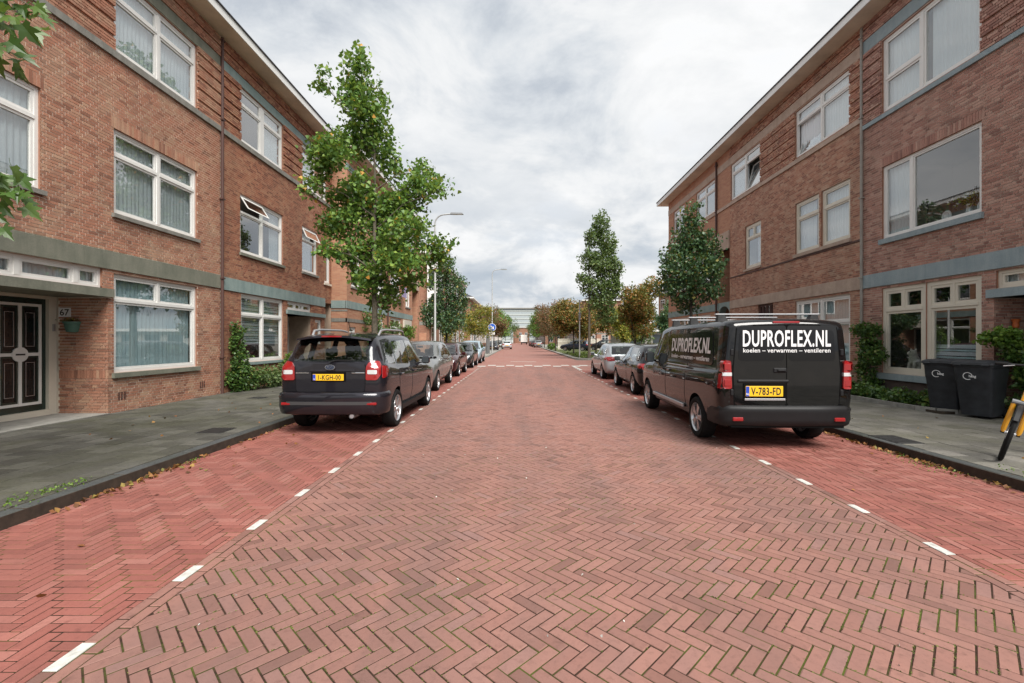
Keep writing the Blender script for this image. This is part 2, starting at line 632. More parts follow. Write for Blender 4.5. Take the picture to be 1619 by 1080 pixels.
M['tileL'] = tile_mat('pavement_tile_mossy', [(0.0, (0.058, 0.055, 0.048)), (1.0, (0.143, 0.138, 0.120))], (0.067, 0.068, 0.039))
M['tileR'] = tile_mat('pavement_tile_grey', [(0.0, (0.108, 0.103, 0.091)), (1.0, (0.212, 0.199, 0.178))], (0.102, 0.100, 0.067))
M['kerb'] = tile_mat('kerb_stone_dark', [(0.0, (0.05, 0.053, 0.055)), (1.0, (0.085, 0.088, 0.088))], (0.045, 0.052, 0.035))
M['concrete'] = plain('edging_concrete', (0.26, 0.25, 0.225), 0.9, vary=0.25, scale=5)
M['soil'] = plain('soil_dark', (0.045, 0.032, 0.022), 0.95, vary=0.4, scale=12)


def leaf_mat(name, stops, trans=0.32, rough=0.5):
    m, g, out = new_mat(name)
    geo, r = island_rand(g)
    c = g.ramp(r, stops)
    b = g.n('ShaderNodeBsdfPrincipled')
    g.l(c, b.inputs['Base Color'])
    b.inputs['Roughness'].default_value = rough
    b.inputs['Specular IOR Level'].default_value = 0.45
    t = g.n('ShaderNodeBsdfTranslucent')
    c2 = g.mix(0.5, c, (0.22, 0.30, 0.03), 'MIX')
    g.l(c2, t.inputs[0])
    mx = g.n('ShaderNodeMixShader')
    mx.inputs[0].default_value = trans
    g.l(b.outputs[0], mx.inputs[1]); g.l(t.outputs[0], mx.inputs[2])
    g.l(mx.outputs[0], out.inputs[0])
    return m


M['leaf_maple'] = leaf_mat('leaf_maple_green', [(0.0, (0.067, 0.148, 0.038)), (0.4, (0.122, 0.242, 0.051)), (0.75, (0.200, 0.326, 0.062)), (0.978, (0.284, 0.389, 0.074)), (0.988, (0.631, 0.399, 0.062)), (1.0, (0.715, 0.336, 0.062))], 0.35)
M['leaf_dark'] = leaf_mat('leaf_blue_green', [(0.0, (0.036, 0.081, 0.040)), (0.5, (0.065, 0.134, 0.057)), (0.9, (0.117, 0.200, 0.090)), (1.0, (0.290, 0.254, 0.054))], 0.22, 0.4)
M['leaf_olive'] = leaf_mat('leaf_olive_green', [(0.0, (0.064, 0.117, 0.040)), (0.5, (0.109, 0.173, 0.054)), (1.0, (0.181, 0.236, 0.081))], 0.25)
M['leaf_orange'] = leaf_mat('leaf_orange_brown', [(0.0, (0.085, 0.12, 0.03)), (0.38, (0.16, 0.165, 0.04)), (0.62, (0.28, 0.19, 0.05)), (0.86, (0.42, 0.19, 0.055)), (1.0, (0.36, 0.13, 0.055))], 0.3)
M['leaf_rust'] = leaf_mat('leaf_rust_red', [(0.0, (0.077, 0.094, 0.039)), (0.4, (0.173, 0.110, 0.055)), (1.0, (0.312, 0.117, 0.070))], 0.3)
M['leaf_yellow'] = leaf_mat('leaf_yellow_green', [(0.0, (0.117, 0.164, 0.031)), (0.5, (0.235, 0.258, 0.046)), (0.85, (0.390, 0.312, 0.046)), (1.0, (0.469, 0.266, 0.046))], 0.35)
M['leaf_fresh'] = leaf_mat('leaf_fresh_green', [(0.0, (0.062, 0.138, 0.022)), (0.6, (0.138, 0.250, 0.037)), (1.0, (0.237, 0.350, 0.056))], 0.35)
M['leaf_shrub'] = leaf_mat('leaf_shrub_green', [(0.0, (0.035, 0.083, 0.022)), (0.5, (0.067, 0.141, 0.032)), (0.9, (0.128, 0.223, 0.047)), (1.0, (0.239, 0.255, 0.064))], 0.25, 0.4)
M['leaf_near'] = leaf_mat('leaf_maple_dark', [(0.0, (0.039, 0.083, 0.020)), (0.5, (0.066, 0.132, 0.029)), (1.0, (0.110, 0.176, 0.044))], 0.3, 0.35)
M['leaf_moss'] = leaf_mat('moss_olive', [(0.0, (0.05, 0.065, 0.012)), (0.6, (0.09, 0.11, 0.02)), (1.0, (0.15, 0.16, 0.03))], 0.1, 0.8)
M['leaf_litter'] = leaf_mat('leaf_fallen', [(0.0, (0.07, 0.035, 0.015)), (0.4, (0.22, 0.085, 0.03)), (0.7, (0.32, 0.15, 0.05)), (0.9, (0.36, 0.24, 0.06)), (1.0, (0.14, 0.15, 0.04))], 0.1, 0.7)
M['bark'] = plain('bark_grey_brown', (0.115, 0.10, 0.075), 0.9, spec=0.2, vary=0.45, scale=14)
M['bark_dark'] = plain('bark_dark', (0.05, 0.042, 0.035), 0.9, spec=0.2, vary=0.4, scale=14)
M['grass'] = leaf_mat('grass_green', [(0.0, (0.05, 0.085, 0.016)), (0.6, (0.10, 0.155, 0.03)), (1.0, (0.20, 0.21, 0.05))], 0.3)


def paint_mat():
    m, g, out = new_mat('car_paint')
    oi = g.n('ShaderNodeObjectInfo')
    pos = g.n('ShaderNodeNewGeometry').outputs['Position']
    f = g.noise(pos, 7, 5, 0.65)
    c = g.mix(g.rng(f, 0.5, 0.8, 0.0, 0.03), oi.outputs['Color'], (0.20, 0.17, 0.14))
    b = bsdf(g, out, c, 0.38, metal=0.45, spec=0.0, coat=1.0)
    b.inputs['Coat IOR'].default_value = 1.5
    return m


M['paint'] = paint_mat()
M['rubber'] = plain('tyre_rubber', (0.012, 0.012, 0.012), 0.85, spec=0.2, vary=0.3, scale=20)
M['alloy'] = plain('wheel_alloy', (0.55, 0.55, 0.56), 0.28, metal=0.85)
M['alloy_dark'] = plain('wheel_dark', (0.05, 0.05, 0.052), 0.4, metal=0.5)
M['chrome'] = plain('chrome', (0.78, 0.78, 0.8), 0.12, metal=1.0)
M['silver'] = plain('silver_bar', (0.45, 0.45, 0.46), 0.4, metal=0.7)
M['plastic'] = plain('black_plastic', (0.011, 0.011, 0.012), 0.5, spec=0.3, vary=0.15)
M['bumper'] = plain('grey_bumper_plastic', (0.05, 0.05, 0.052), 0.5, spec=0.4)
M['gap'] = plain('panel_gap', (0.004, 0.004, 0.004), 0.9, spec=0.1)
M['cabin'] = plain('car_interior_grey', (0.055, 0.055, 0.058), 0.8)
M['seatcloth'] = plain('seat_cloth_dark', (0.035, 0.036, 0.04), 0.85)
M['red'] = plain('lamp_red', (0.27, 0.009, 0.010), 0.12, coat=1.0)
M['redreflect'] = plain('reflector_red', (0.26, 0.008, 0.01), 0.2, coat=0.8)
M['clear'] = plain('lamp_clear', (0.72, 0.74, 0.75), 0.10, metal=0.35, coat=1.0)
M['amber'] = plain('lamp_amber', (0.55, 0.16, 0.02), 0.2, coat=0.8)
M['plate'] = plain('plate_yellow', (0.80, 0.47, 0.015), 0.45)
M['plate_blue'] = plain('plate_blue', (0.015, 0.06, 0.42), 0.45)
M['ink'] = plain('ink_black', (0.012, 0.012, 0.012), 0.6)
M['letter'] = plain('lettering_white', (0.80, 0.80, 0.80), 0.5)
M['binplastic'] = plain('bin_grey_plastic', (0.033, 0.036, 0.042), 0.5, spec=0.4, vary=0.3, scale=7)
M['pole'] = plain('galvanised_pole', (0.42, 0.43, 0.42), 0.5, metal=0.3, vary=0.15, scale=3)
M['lamp_head'] = plain('lamp_head_grey', (0.16, 0.165, 0.17), 0.5)
M['yellow'] = plain('bicycle_yellow', (0.72, 0.34, 0.02), 0.3, coat=0.6)
M['sign_blue'] = plain('sign_blue', (0.015, 0.10, 0.50), 0.4)
M['terracotta'] = plain('terracotta_red', (0.50, 0.12, 0.03), 0.5)
M['pot_green'] = plain('pot_green', (0.08, 0.17, 0.13), 0.5)
M['fur'] = plain('fur_white', (0.62, 0.58, 0.51), 0.95, spec=0.1, vary=0.12, scale=22)
M['gravel'] = plain('plaza_paving', (0.22, 0.20, 0.175), 0.9, vary=0.25, scale=3)
# ------------------------------------------------------------------ ground, road, bays, pavements
PAVE = 0.12
XL, XR = -8.28, 9.5                                # facade planes
KL, KR = -4.35, 5.33                               # kerb faces


def pix(p):
    """how large a point's surroundings show (only to choose which pieces are built one by one)"""
    y = p[1]
    if y < 0.6: return None
    u = 820 + FPX * p[0] / y
    v = 538 - FPX * (p[2] - EYE) / y
    return u, v


def in_view(p, m=15):
    q = pix(p)
    return q is not None and -m < q[0] < 1619 + m and -m < q[1] < 1080 + m


gm = MB()
gm.quad((-700, -60, -0.05), (700, -60, -0.05), (700, 1500, -0.05), (-700, 1500, -0.05))
gm.build('ground', M['gravel'], kind='structure', label='grey ground beyond the street')

road = empty('road', (0, 0, 0), label='red herringbone brick roadway running down the middle of the street')
road['kind'] = 'structure'
bay_l = empty('parking_bay', (0, 0, 0), label='darker red brick parking bay under the cars beside house 67')
bay_l['kind'] = 'structure'
bay_r = empty('parking_bay', (0, 0, 0), label='darker red brick parking bay under the black van')
bay_r['kind'] = 'structure'

JOINT_Z = -0.0035
for par, x0, x1, y1 in ((road, -2.309, 3.269, 27.2), (bay_l, KL - 0.05, -2.309, 34.5), (bay_r, 3.269, KR + 0.05, 29.0)):
    b = MB()
    b.box(x0, x1, -2, y1 if par is road else 24.0, -0.06, JOINT_Z)
    b.build('joint_bed', M['joint'], par)
b = MB()
b.box(-2.325, 3.285, 27.2, 700, -0.06, 0.0)
b.box(-4.4, -2.325, 34.5, 42.0, -0.06, 0.0)
b.box(-2.9, -2.325, 42.0, 700, -0.06, 0.0)
b.box(3.285, 4.6, 29.0, 700, -0.06, 0.0)
b.box(4.6, 5.38, 29.0, 36.0, -0.06, 0.0)
b.box(5.38, 60, 29.0, 36.0, -0.06, 0.0)
b.box(-60, -4.4, 34.7, 42.0, -0.06, 0.0)
b.build('far_surface', M['roadfar'], road)
b = MB(); b.box(KL - 0.05, -2.325, 24.0, 34.5, -0.06, -0.001); b.build('far_surface', M['roadfar'], bay_l)
b = MB(); b.box(3.285, KR + 0.05, 24.0, 29.0, -0.06, -0.001); b.build('far_surface', M['roadfar'], bay_r)


def clip_poly(p, axis, lim, keep_less):
    out = []
    n = len(p)
    for i in range(n):
        a, c = p[i], p[(i + 1) % n]
        ia = (a[axis] <= lim) if keep_less else (a[axis] >= lim)
        ic = (c[axis] <= lim) if keep_less else (c[axis] >= lim)
        if ia: out.append(a)
        if ia != ic:
            t = (lim - a[axis]) / (c[axis] - a[axis])
            out.append((a[0] + (c[0] - a[0]) * t, a[1] + (c[1] - a[1]) * t))
    return out


def area(p):
    return abs(sum(p[i][0] * p[(i + 1) % len(p)][1] - p[(i + 1) % len(p)][0] * p[i][1] for i in range(len(p)))) / 2


def herring(w, k, ang, x0, x1, y0, y1, joint, flip=False):
    """pieces of a herringbone laid at ang: (centre, rotation, polygon, uncut)"""
    ca, sa = math.cos(ang), math.sin(ang)
    rot = lambda p: (p[0] * ca - p[1] * sa, p[0] * sa + p[1] * ca)
    ox, oy = (x0 + x1) / 2, y0
    res = []
    r = int(max(x1 - x0, y1 - y0) / w) + 4
    for a in range(-r, r):
        for q in range(-r // k - 2, r // k + 3):
            tx, ty = (a + k * q) * w, (a - k * q) * w
            c0 = rot((tx, ty))
            if not (x0 - 0.5 < (-c0[0] if flip else c0[0]) + ox < x1 + 0.5 and y0 - 0.5 < c0[1] + oy < y1 + 0.5): continue
            for (bx0, by0, bx1, by1, rr) in ((0, 0, k * w, w, 0), (k * w, -(k - 1) * w, (k + 1) * w, w, 1)):
                j = joint / 2
                P = [(bx0 + j, by0 + j), (bx1 - j, by0 + j), (bx1 - j, by1 - j), (bx0 + j, by1 - j)]
                P = [rot((p[0] + tx, p[1] + ty)) for p in P]
                P = [((-p[0] if flip else p[0]) + ox, p[1] + oy) for p in P]
                if flip: P.reverse()
                n0 = list(P)
                cx = sum(p[0] for p in P) / 4; cy = sum(p[1] for p in P) / 4
                P = clip_poly(P, 0, x0, False)
                P = clip_poly(P, 0, x1, True) if P else P
                P = clip_poly(P, 1, y0, False) if P else P
                P = clip_poly(P, 1, y1, True) if P else P
                if len(P) < 3 or area(P) < 0.0006: continue
                res.append(((cx, cy), ang + rr * math.pi / 2, P, P == n0))
    return res


def paver_faces(mb, poly, zt, cham, dz):
    n = len(poly)
    cx = sum(p[0] for p in poly) / n; cy = sum(p[1] for p in poly) / n
    top = []
    for x, y in poly:
        d = math.hypot(cx - x, cy - y) or 1
        k = min(0.4, cham * 1.4 / d)
        top.append((x + (cx - x) * k, y + (cy - y) * k, zt + rnd.uniform(-1, 1) * 0.0006))
    mid = [(x, y, zt - cham * 0.7) for x, y in poly]
    bot = [(x, y, dz) for x, y in poly]
    fs = [tuple(range(n))] + [(n + i, n + (i + 1) % n, (i + 1) % n, i) for i in range(n)] + [(2 * n + i, 2 * n + (i + 1) % n, n + (i + 1) % n, n + i) for i in range(n)]
    mb.add(top + mid + bot, fs)


def lay_pavers(parent, pieces, material, name, restname, unit, zt, cham, limit=300, jitter=0.0010):
    """the `limit` pieces that show largest become objects sharing one mesh, the rest one mesh"""
    cand = [p for p in pieces if p[3] and in_view((p[0][0], p[0][1], zt))]
    cand.sort(key=lambda p: math.hypot(p[0][0], p[0][1]))
    single = set(id(p) for p in cand[:limit])
    um = MB()
    ux, uy = unit
    st = rnd.getstate()
    paver_faces(um, [(-ux / 2, -uy / 2), (ux / 2, -uy / 2), (ux / 2, uy / 2), (-ux / 2, uy / 2)], 0, cham, -0.03)
    me = um.mesh(name, material, None, fix=False)
    rest = MB()
    for p in pieces:
        dz = rnd.uniform(-1, 1) * jitter
        if id(p) in single:
            o = bpy.data.objects.new(name, me)
            o.location = (p[0][0], p[0][1], zt + dz)
            o.rotation_euler = (rnd.uniform(-1, 1) * 0.006, rnd.uniform(-1, 1) * 0.006, p[1])
            attach(o, parent)
        else:
            paver_faces(rest, p[2], zt + dz, cham, zt - 0.02)
    o = rest.build(restname, material, parent, fix=False)
    o['kind'] = 'stuff'


def rect(cx, cy, lx, ly):
    return [(cx - lx / 2, cy - ly / 2), (cx + lx / 2, cy - ly / 2), (cx + lx / 2, cy + ly / 2), (cx - lx / 2, cy + ly / 2)]


ROAD_POLYS = []


def build_road():
    J = 0.0088
    pieces = herring(0.0755, 3, -math.pi / 4, -2.152, 3.112, 1.2, 27.2, J)
    white = []
    for x, off, is_a in ((-2.27, 2.29, 1), (-2.1925, 2.21, 0), (3.23, 3.48, 1), (3.1525, 3.40, 0)):
        k0 = -int((off - 1.0) / 0.205)
        for k in range(k0, 130):
            y = off + k * 0.205
            if y > 27.1: break
            if is_a and k % 4 == 0:
                white.append((x, y))
            else:
                pieces.append(((x, y), math.pi / 2, rect(x, y, 0.0755 - J, 0.205 - J), False))
    ROAD_POLYS.extend(p[2] for p in pieces if p[0][1] < 8)
    lay_pavers(road, pieces, M['roadbrick'], 'brick', 'brick_paving', (0.2265 - J, 0.0755 - J), 0.0, 0.004)
    um = MB()
    paver_faces(um, rect(0, 0, 0.070, 0.205), 0, 0.004, -0.03)
    me = um.mesh('white_brick', M['whitebrick'], None, fix=False)
    for x, y in white:
        o = bpy.data.objects.new('white_brick', me)
        o.location = (x, y, 0.0022)
        attach(o, road)
    for par, x0, x1, ph in ((bay_l, KL + 0.0, -2.309, 0), (bay_r, 3.269, KR, 0)):
        pcs = herring(0.0755, 3, 0.0, x0, x1, 1.2, 24.0, J, True)
        lay_pavers(par, pcs, M['baybrick'], 'brick', 'brick_paving', (0.2265 - J, 0.0755 - J), 0.0, 0.004)
    # checkered hump marking across the road
    cm = MB()
    cm.box(-0.25, 0.25, -0.33, 0.33, 0.0, 0.006)
    me = cm.mesh('hump_marking', M['whitebrick'])
    for row, y in ((0, 27.75), (1, 28.7)):
        for k in range(-2, 4):
            o = bpy.data.objects.new('hump_marking', me)
            o.location = (0.62 + (k - 0.5) * 1.16 + row * 0.58, y, 0.003)
            attach(o, road)
    lm = MB()
    lm.box(-0.6, 1.3, 33.4, 33.6, 0.001, 0.007)
    lm.box(3.3, 5.2, 28.15, 28.3, 0.001, 0.007)
    lm.box(3.28, 3.42, 24.2, 28.1, 0.001, 0.007)
    lm.build('line_marking', M['whitebrick'], road)


build_road()


def build_pavement(label, x0, x1, y0, y1, mat, kerb_x, kside):
    p = empty('pavement', (0, 0, 0), label=label)
    p['kind'] = 'structure'
    b = MB(); b.box(x0, x1, y0, y1, -0.06, PAVE - 0.008); b.build('joint_bed', M['soil'], p)
    t = 0.3
    pcs = []
    ny = int((y1 - y0) / t)
    xs0 = kerb_x + kside * 0.16
    n = int(abs((x1 if kside > 0 else x0) - xs0) / t) + 1
    for i in range(n):
        for j in range(ny):
            a0 = xs0 + kside * t * i
            a1 = a0 + kside * t
            lo, hi = min(a0, a1), max(a0, a1)
            lo, hi = max(lo, x0 + 0.003), min(hi, x1 - 0.003)
            if hi - lo < 0.05: continue
            yc = y0 + (j + 0.5) * t + (0.15 if i % 2 else 0)
            if yc + 0.15 > y1: continue
            full = hi - lo > 0.299
            pcs.append((((lo + hi) / 2, yc), 0.0, rect((lo + hi) / 2, yc, hi - lo - 0.008, 0.292), full))
    lay_pavers(p, pcs, mat, 'tile', 'tile_paving', (0.292, 0.292), PAVE, 0.005, jitter=0.0025)
    km = MB()
    rbox(km, -0.075, 0.075, -0.493, 0.493, -0.18, 0.0, 0.014)
    me = km.mesh('kerb_stone', M['kerb'])
    for j in range(int((y1 - y0) / 1.0)):
        o = bpy.data.objects.new('kerb_stone', me)
        o.location = (kerb_x + kside * 0.077, y0 + j + 0.5, PAVE + rnd.uniform(-.003, .003))
        o.rotation_euler = (rnd.uniform(-1, 1) * .002, 0, rnd.uniform(-1, 1) * 0.004)
        attach(o, p)
    return p


pav_l = build_pavement('mossy grey tiled pavement in front of house 67', XL - 1.3, KL, -2.0, 34.6, M['tileL'], KL, -1)
pav_r = build_pavement('grey tiled pavement under the wheelie bins and the yellow bicycle', KR, XR + 1.3, -2.0, 29.0, M['tileR'], KR, 1)


def far_pavement(label, poly, z=PAVE, mat='concrete'):
    p = MB()
    p.prism(poly, lambda a, b, d: (a, b, d), -0.06, z)
    return p.build('pavement', M[mat], kind='structure', label=label)


def arc(cx, cy, r, a0, a1, n=8):
    return [(cx + r * math.cos(R(a0 + (a1 - a0) * i / n)), cy + r * math.sin(R(a0 + (a1 - a0) * i / n))) for i in range(n + 1)]


far_pavement('raised kerb build-out with the second lamp post beyond the side street',
             [(-40, 42.0)] + arc(-5.2, 44.3, 2.3, -90, 0) + [(-2.9, 600), (-40, 600)])
verge = far_pavement('far pavement edging the green verge beyond the side street',
                     [(4.6, 600)] + arc(7.2, 38.6, 2.6, 180, 270) + [(40, 36.0), (40, 600)])
gv = MB()
gv.prism([(5.0, 90)] + arc(7.2, 39.2, 2.2, 180, 270) + [(12.5, 37.0), (12.5, 90)], lambda a, b, d: (a, b, d), 0.05, PAVE + 0.02)
gv.build('grass_verge', plain('verge_soil', (0.085, 0.10, 0.03), 0.95, vary=0.4, scale=3), kind='structure', label='green grass verge under the orange trees')


def leaves_np(name, mat, pts, size, parent=None, up=0.35, svar=0.35, shape='kite', nrm=None, org=None):
    """many small folded leaves as one mesh"""
    pts = np.asarray(pts, float)
    n = len(pts)
    if shape == 'maple':
        T = np.array([(0, 0, 0), (-.50, .18, .10), (-.30, .50, .02), (0, 1.0, -.06), (.30, .50, .02), (.50, .18, .10)])
        F = np.array([(0, 2, 1), (0, 3, 2), (0, 4, 3), (0, 5, 4)])
    else:
        T = np.array([(0, 0, 0), (-.40, .45, .07), (0, 1.0, -.03), (.40, .45, .07)])
        F = np.array([(0, 2, 1), (0, 3, 2)])
    d = nrs.normal(size=(n, 3)); d[:, 2] -= up * 0.6
    d /= np.linalg.norm(d, axis=1)[:, None]
    a = nrs.normal(size=(n, 3)); a[:, 2] += up * 3
    if nrm is not None: a = a * 0.6 + np.asarray(nrm)
    s = np.cross(d, a); s /= (np.linalg.norm(s, axis=1)[:, None] + 1e-9)
    z = np.cross(s, d)
    sz = size * (1 + svar * nrs.uniform(-1, 1, n))
    V = pts[:, None, :] + sz[:, None, None] * (T[None, :, 0:1] * s[:, None, :] + (T[None, :, 1:2] - 0.4) * d[:, None, :] + T[None, :, 2:3] * z[:, None, :])
    k = len(T)
    V = V.reshape(-1, 3)
    if org is None: org = ORG.get(parent) if parent is not None else None
    if org is not None: V = V - np.array(org)
    Fa = (F[None] + (np.arange(n) * k)[:, None, None]).reshape(-1, 3)
    me = bpy.data.meshes.new(name)
    me.vertices.add(len(V)); me.vertices.foreach_set('co', V.ravel())
    me.loops.add(Fa.size); me.loops.foreach_set('vertex_index', Fa.ravel().astype(np.int32))
    me.polygons.add(len(Fa))
    me.polygons.foreach_set('loop_start', (np.arange(len(Fa)) * 3).astype(np.int32))
    me.materials.append(mat)
    me.update(calc_edges=True)
    me.validate()
    o = bpy.data.objects.new(name, me)
    attach(o, parent)
    return o


def build_litter():
    pts = []
    for x, s, y0, y1, n in ((KL + 0.02, 1, 1.5, 24, 420), (KR - 0.02, -1, 2.0, 24, 520)):
        for c in range(26):
            yc = y0 + (y1 - y0) * rnd.random() ** 1.5
            for _ in range(n // 26):
                pts.append((x + s * abs(rnd.gauss(0, 0.07)), yc + rnd.gauss(0, 0.35), 0.012 + rnd.random() * 0.02))
        for _ in range(70):
            pts.append((x + s * abs(rnd.gauss(0, 0.6)), y0 + (y1 - y0) * rnd.random() ** 1.5, 0.012))
    for _ in range(60):
        pts.append((rnd.uniform(-7.5, KL - .2), rnd.uniform(4, 20), PAVE + 0.01))
        pts.append((rnd.uniform(KR + .2, 9), rnd.uniform(4, 20), PAVE + 0.01))
    o = leaves_np('fallen_leaves', M['leaf_litter'], pts, 0.055, None, up=1.6)
    tag(o, 'dry brown leaves scattered along both kerbs', None, None, 'stuff')
    # weeds in the joints by the kerb
    pts = []
    for (cx, cy, n, r) in ((-4.62, 4.15, 130, 0.10), (-4.55, 4.55, 90, 0.07), (-4.6, 3.5, 60, .1), (5.2, 5.6, 90, 0.12), (5.25, 6.2, 60, .08), (5.62, 4.9, 60, .1), (-4.3, 6.0, 40, .06)):
        z = PAVE if (cx < KL or cx > KR) else 0.0
        for _ in range(n):
            pts.append((cx + rnd.gauss(0, r), cy + rnd.gauss(0, r * 2.2), z + 0.008 + rnd.random() * 0.02))
    # moss in the joints of the street bricks, in patches
    spots = [(rnd.uniform(-2.0, 3.0), 2.0 + 4.5 * rnd.random() ** 1.5, rnd.uniform(.18, .5)) for _ in range(60)]
    moss = []
    for P in ROAD_POLYS:
        cx, cy = P[0]
        if cy > 7.5 or cy < 1.9: continue
        den = max([0.0] + [1 - math.hypot(cx - a, cy - b_) / r_ for a, b_, r_ in spots])
        if den <= 0: continue
        for i in range(len(P)):
            if rnd.random() > .25 + .6 * den: continue
            a, b_ = P[i], P[(i + 1) % len(P)]
            t0 = rnd.random()
            for _ in range(int(4 + 16 * den * rnd.random())):
                t_ = min(1, max(0, t0 + rnd.gauss(0, .2)))
                moss.append((a[0] + (b_[0] - a[0]) * t_ + rnd.gauss(0, .0015), a[1] + (b_[1] - a[1]) * t_ + rnd.gauss(0, .0015), -.003))
    o = leaves_np('moss', M['leaf_moss'], moss, 0.013, None, up=0.8)
    tag(o, 'olive green moss growing in the joints of the road bricks', None, None, 'stuff')
    o = leaves_np('weeds', M['leaf_fresh'], pts, 0.022, None, up=0.5)
    tag(o, 'small green weeds growing beside both kerbs', None, None, 'stuff')
    pts = [(rnd.uniform(-2, 3), 2.2 + 6 * rnd.random(), 0.006) for _ in range(46)]
    o = leaves_np('petals', M['whitebrick'], pts, 0.022, None, up=3.0)
    tag(o, 'pale specks and petals scattered on the red road bricks', None, None, 'stuff')


build_litter()


def iron_lid(x, y, w, d, z, label):
    t = thing_at('drain_cover', (x, y, z), label, 'drain cover')
    b = MB(); rbox(b, x - w / 2, x + w / 2, y - d / 2, y + d / 2, z - 0.02, z + 0.006, 0.004); b.build('rim', M['blackiron'], t)
    b = MB()
    for i in range(5):
        yy = y - d / 2 + d * (i + 0.5) / 5
        rbox(b, x - w * .42, x + w * .42, yy - d * .06, yy + d * .06, z + 0.004, z + 0.011, 0.002)
    b.build('lid', M['blackiron'], t)


iron_lid(-4.95, 7.4, 0.42, 0.42, PAVE, 'square iron cover in the left pavement near the kerb')
iron_lid(-6.7, 11.6, 0.40, 0.30, PAVE, 'small iron cover in the left pavement before the hedge')
iron_lid(5.62, 6.75, 0.40, 0.55, PAVE, 'iron cover in the right pavement behind the black van')
# ------------------------------------------------------------------ facades
class Fac:
    """a wall plane: u along the wall, z up, d out of the wall"""
    def __init__(s, O, U, N):
        s.O, s.U, s.N = Vector(O), Vector(U), Vector(N)

    def P(s, u, z, d=0.0):
        q = s.O + s.U * u + s.N * d
        return (q[0], q[1], q[2] + z)

    def box(s, mb, u0, u1, z0, z1, d0, d1, m=0):
        c = [s.P(u0, z0, d0), s.P(u1, z0, d0), s.P(u1, z0, d1), s.P(u0, z0, d1), s.P(u0, z1, d0), s.P(u1, z1, d0), s.P(u1, z1, d1), s.P(u0, z1, d1)]
        mb.hexa(c, m)


FL = Fac((XL, 0, 0), (0, 1, 0), (1, 0, 0))
FR = Fac((XR, 0, 0), (0, 1, 0), (-1, 0, 0))

unit_brick = MB()
unit_brick.box(-.5, .5, -.5, .5, -.5, .5)
UB = {}


def brick_mesh(mat):
    if mat not in UB: UB[mat] = unit_brick.mesh('brick', mat)
    return UB[mat]


def holes_cut(a, b, z0, z1, holes):
    iv = [(a, b)]
    for h in holes:
        if h[2] < z1 - 0.002 and h[3] > z0 + 0.002:
            nv = []
            for (p, q) in iv:
                if h[1] <= p or h[0] >= q: nv.append((p, q)); continue
                if h[0] > p: nv.append((p, h[0]))
                if h[1] < q: nv.append((h[1], q))
            iv = nv
    return iv


def snap(z, z0, z1, course=0.0605):
    hc = (z1 - z0) / int(round((z1 - z0) / course))
    return z0 + round((z - z0) / hc) * hc


def lay_bricks(fac, u0, u1, z0, z1, holes=(), rib=(), ph=0, course=0.0605):
    """brick courses as boxes (u0,u1,z0,z1,d). rib: (u0,u1,z0,z1) zones with every fifth course set back"""
    out = []
    J = 0.012
    n = int(round((z1 - z0) / course))
    hc = (z1 - z0) / n
    for r in range(n):
        za, zb = z0 + r * hc, z0 + (r + 1) * hc - J
        segs = [(u0, u1, za, zb)]
        for h in holes:
            if h[2] >= zb or h[3] <= za: continue
            ns = []
            for (p, q, c, e) in segs:
                if h[1] <= p or h[0] >= q or h[2] >= e or h[3] <= c: ns.append((p, q, c, e)); continue
                if h[0] > p: ns.append((p, h[0], c, e))
                if h[1] < q: ns.append((h[1], q, c, e))
                p2, q2 = max(p, h[0]), min(q, h[1])
                if h[2] - c > .014: ns.append((p2, q2, c, h[2] - .004))
                if e - h[3] > .014: ns.append((p2, q2, h[3] + .004, e))
            segs = ns
        off = ((r + ph) % 2) * 0.055 + ((r // 2) % 2) * 0.11
        for (a, b, c, e) in segs:
            if b - a < 0.03: continue
            x = a - ((a - u0 - off) % 0.33)
            while x < b:
                for w in (0.22, 0.11):
                    p, q = max(a, x), min(b, x + w) - (J * 1.15 if x + w < b else 0)
                    if q - p > 0.012:
                        d = rnd.uniform(-.0015, .0015)
                        zz = (za + zb) / 2
                        for rz in rib:
                            if rz[0] - .01 <= p and q <= rz[1] + .01 and rz[2] <= zz <= rz[3]:
                                d += 0.0 if int((zz - rz[2]) / hc) % 5 == 4 else 0.042
                        out.append((p, q, c, e, d))
                    x += w
    return out


def soldier(u0, u1, z0, z1):
    out = []
    n = max(1, int(round((u1 - u0) / 0.062)))
    w = (u1 - u0) / n
    for i in range(n):
        out.append((u0 + i * w, u0 + (i + 1) * w - 0.010, z0, z1 - 0.01, rnd.uniform(-.001, .002)))
    return out


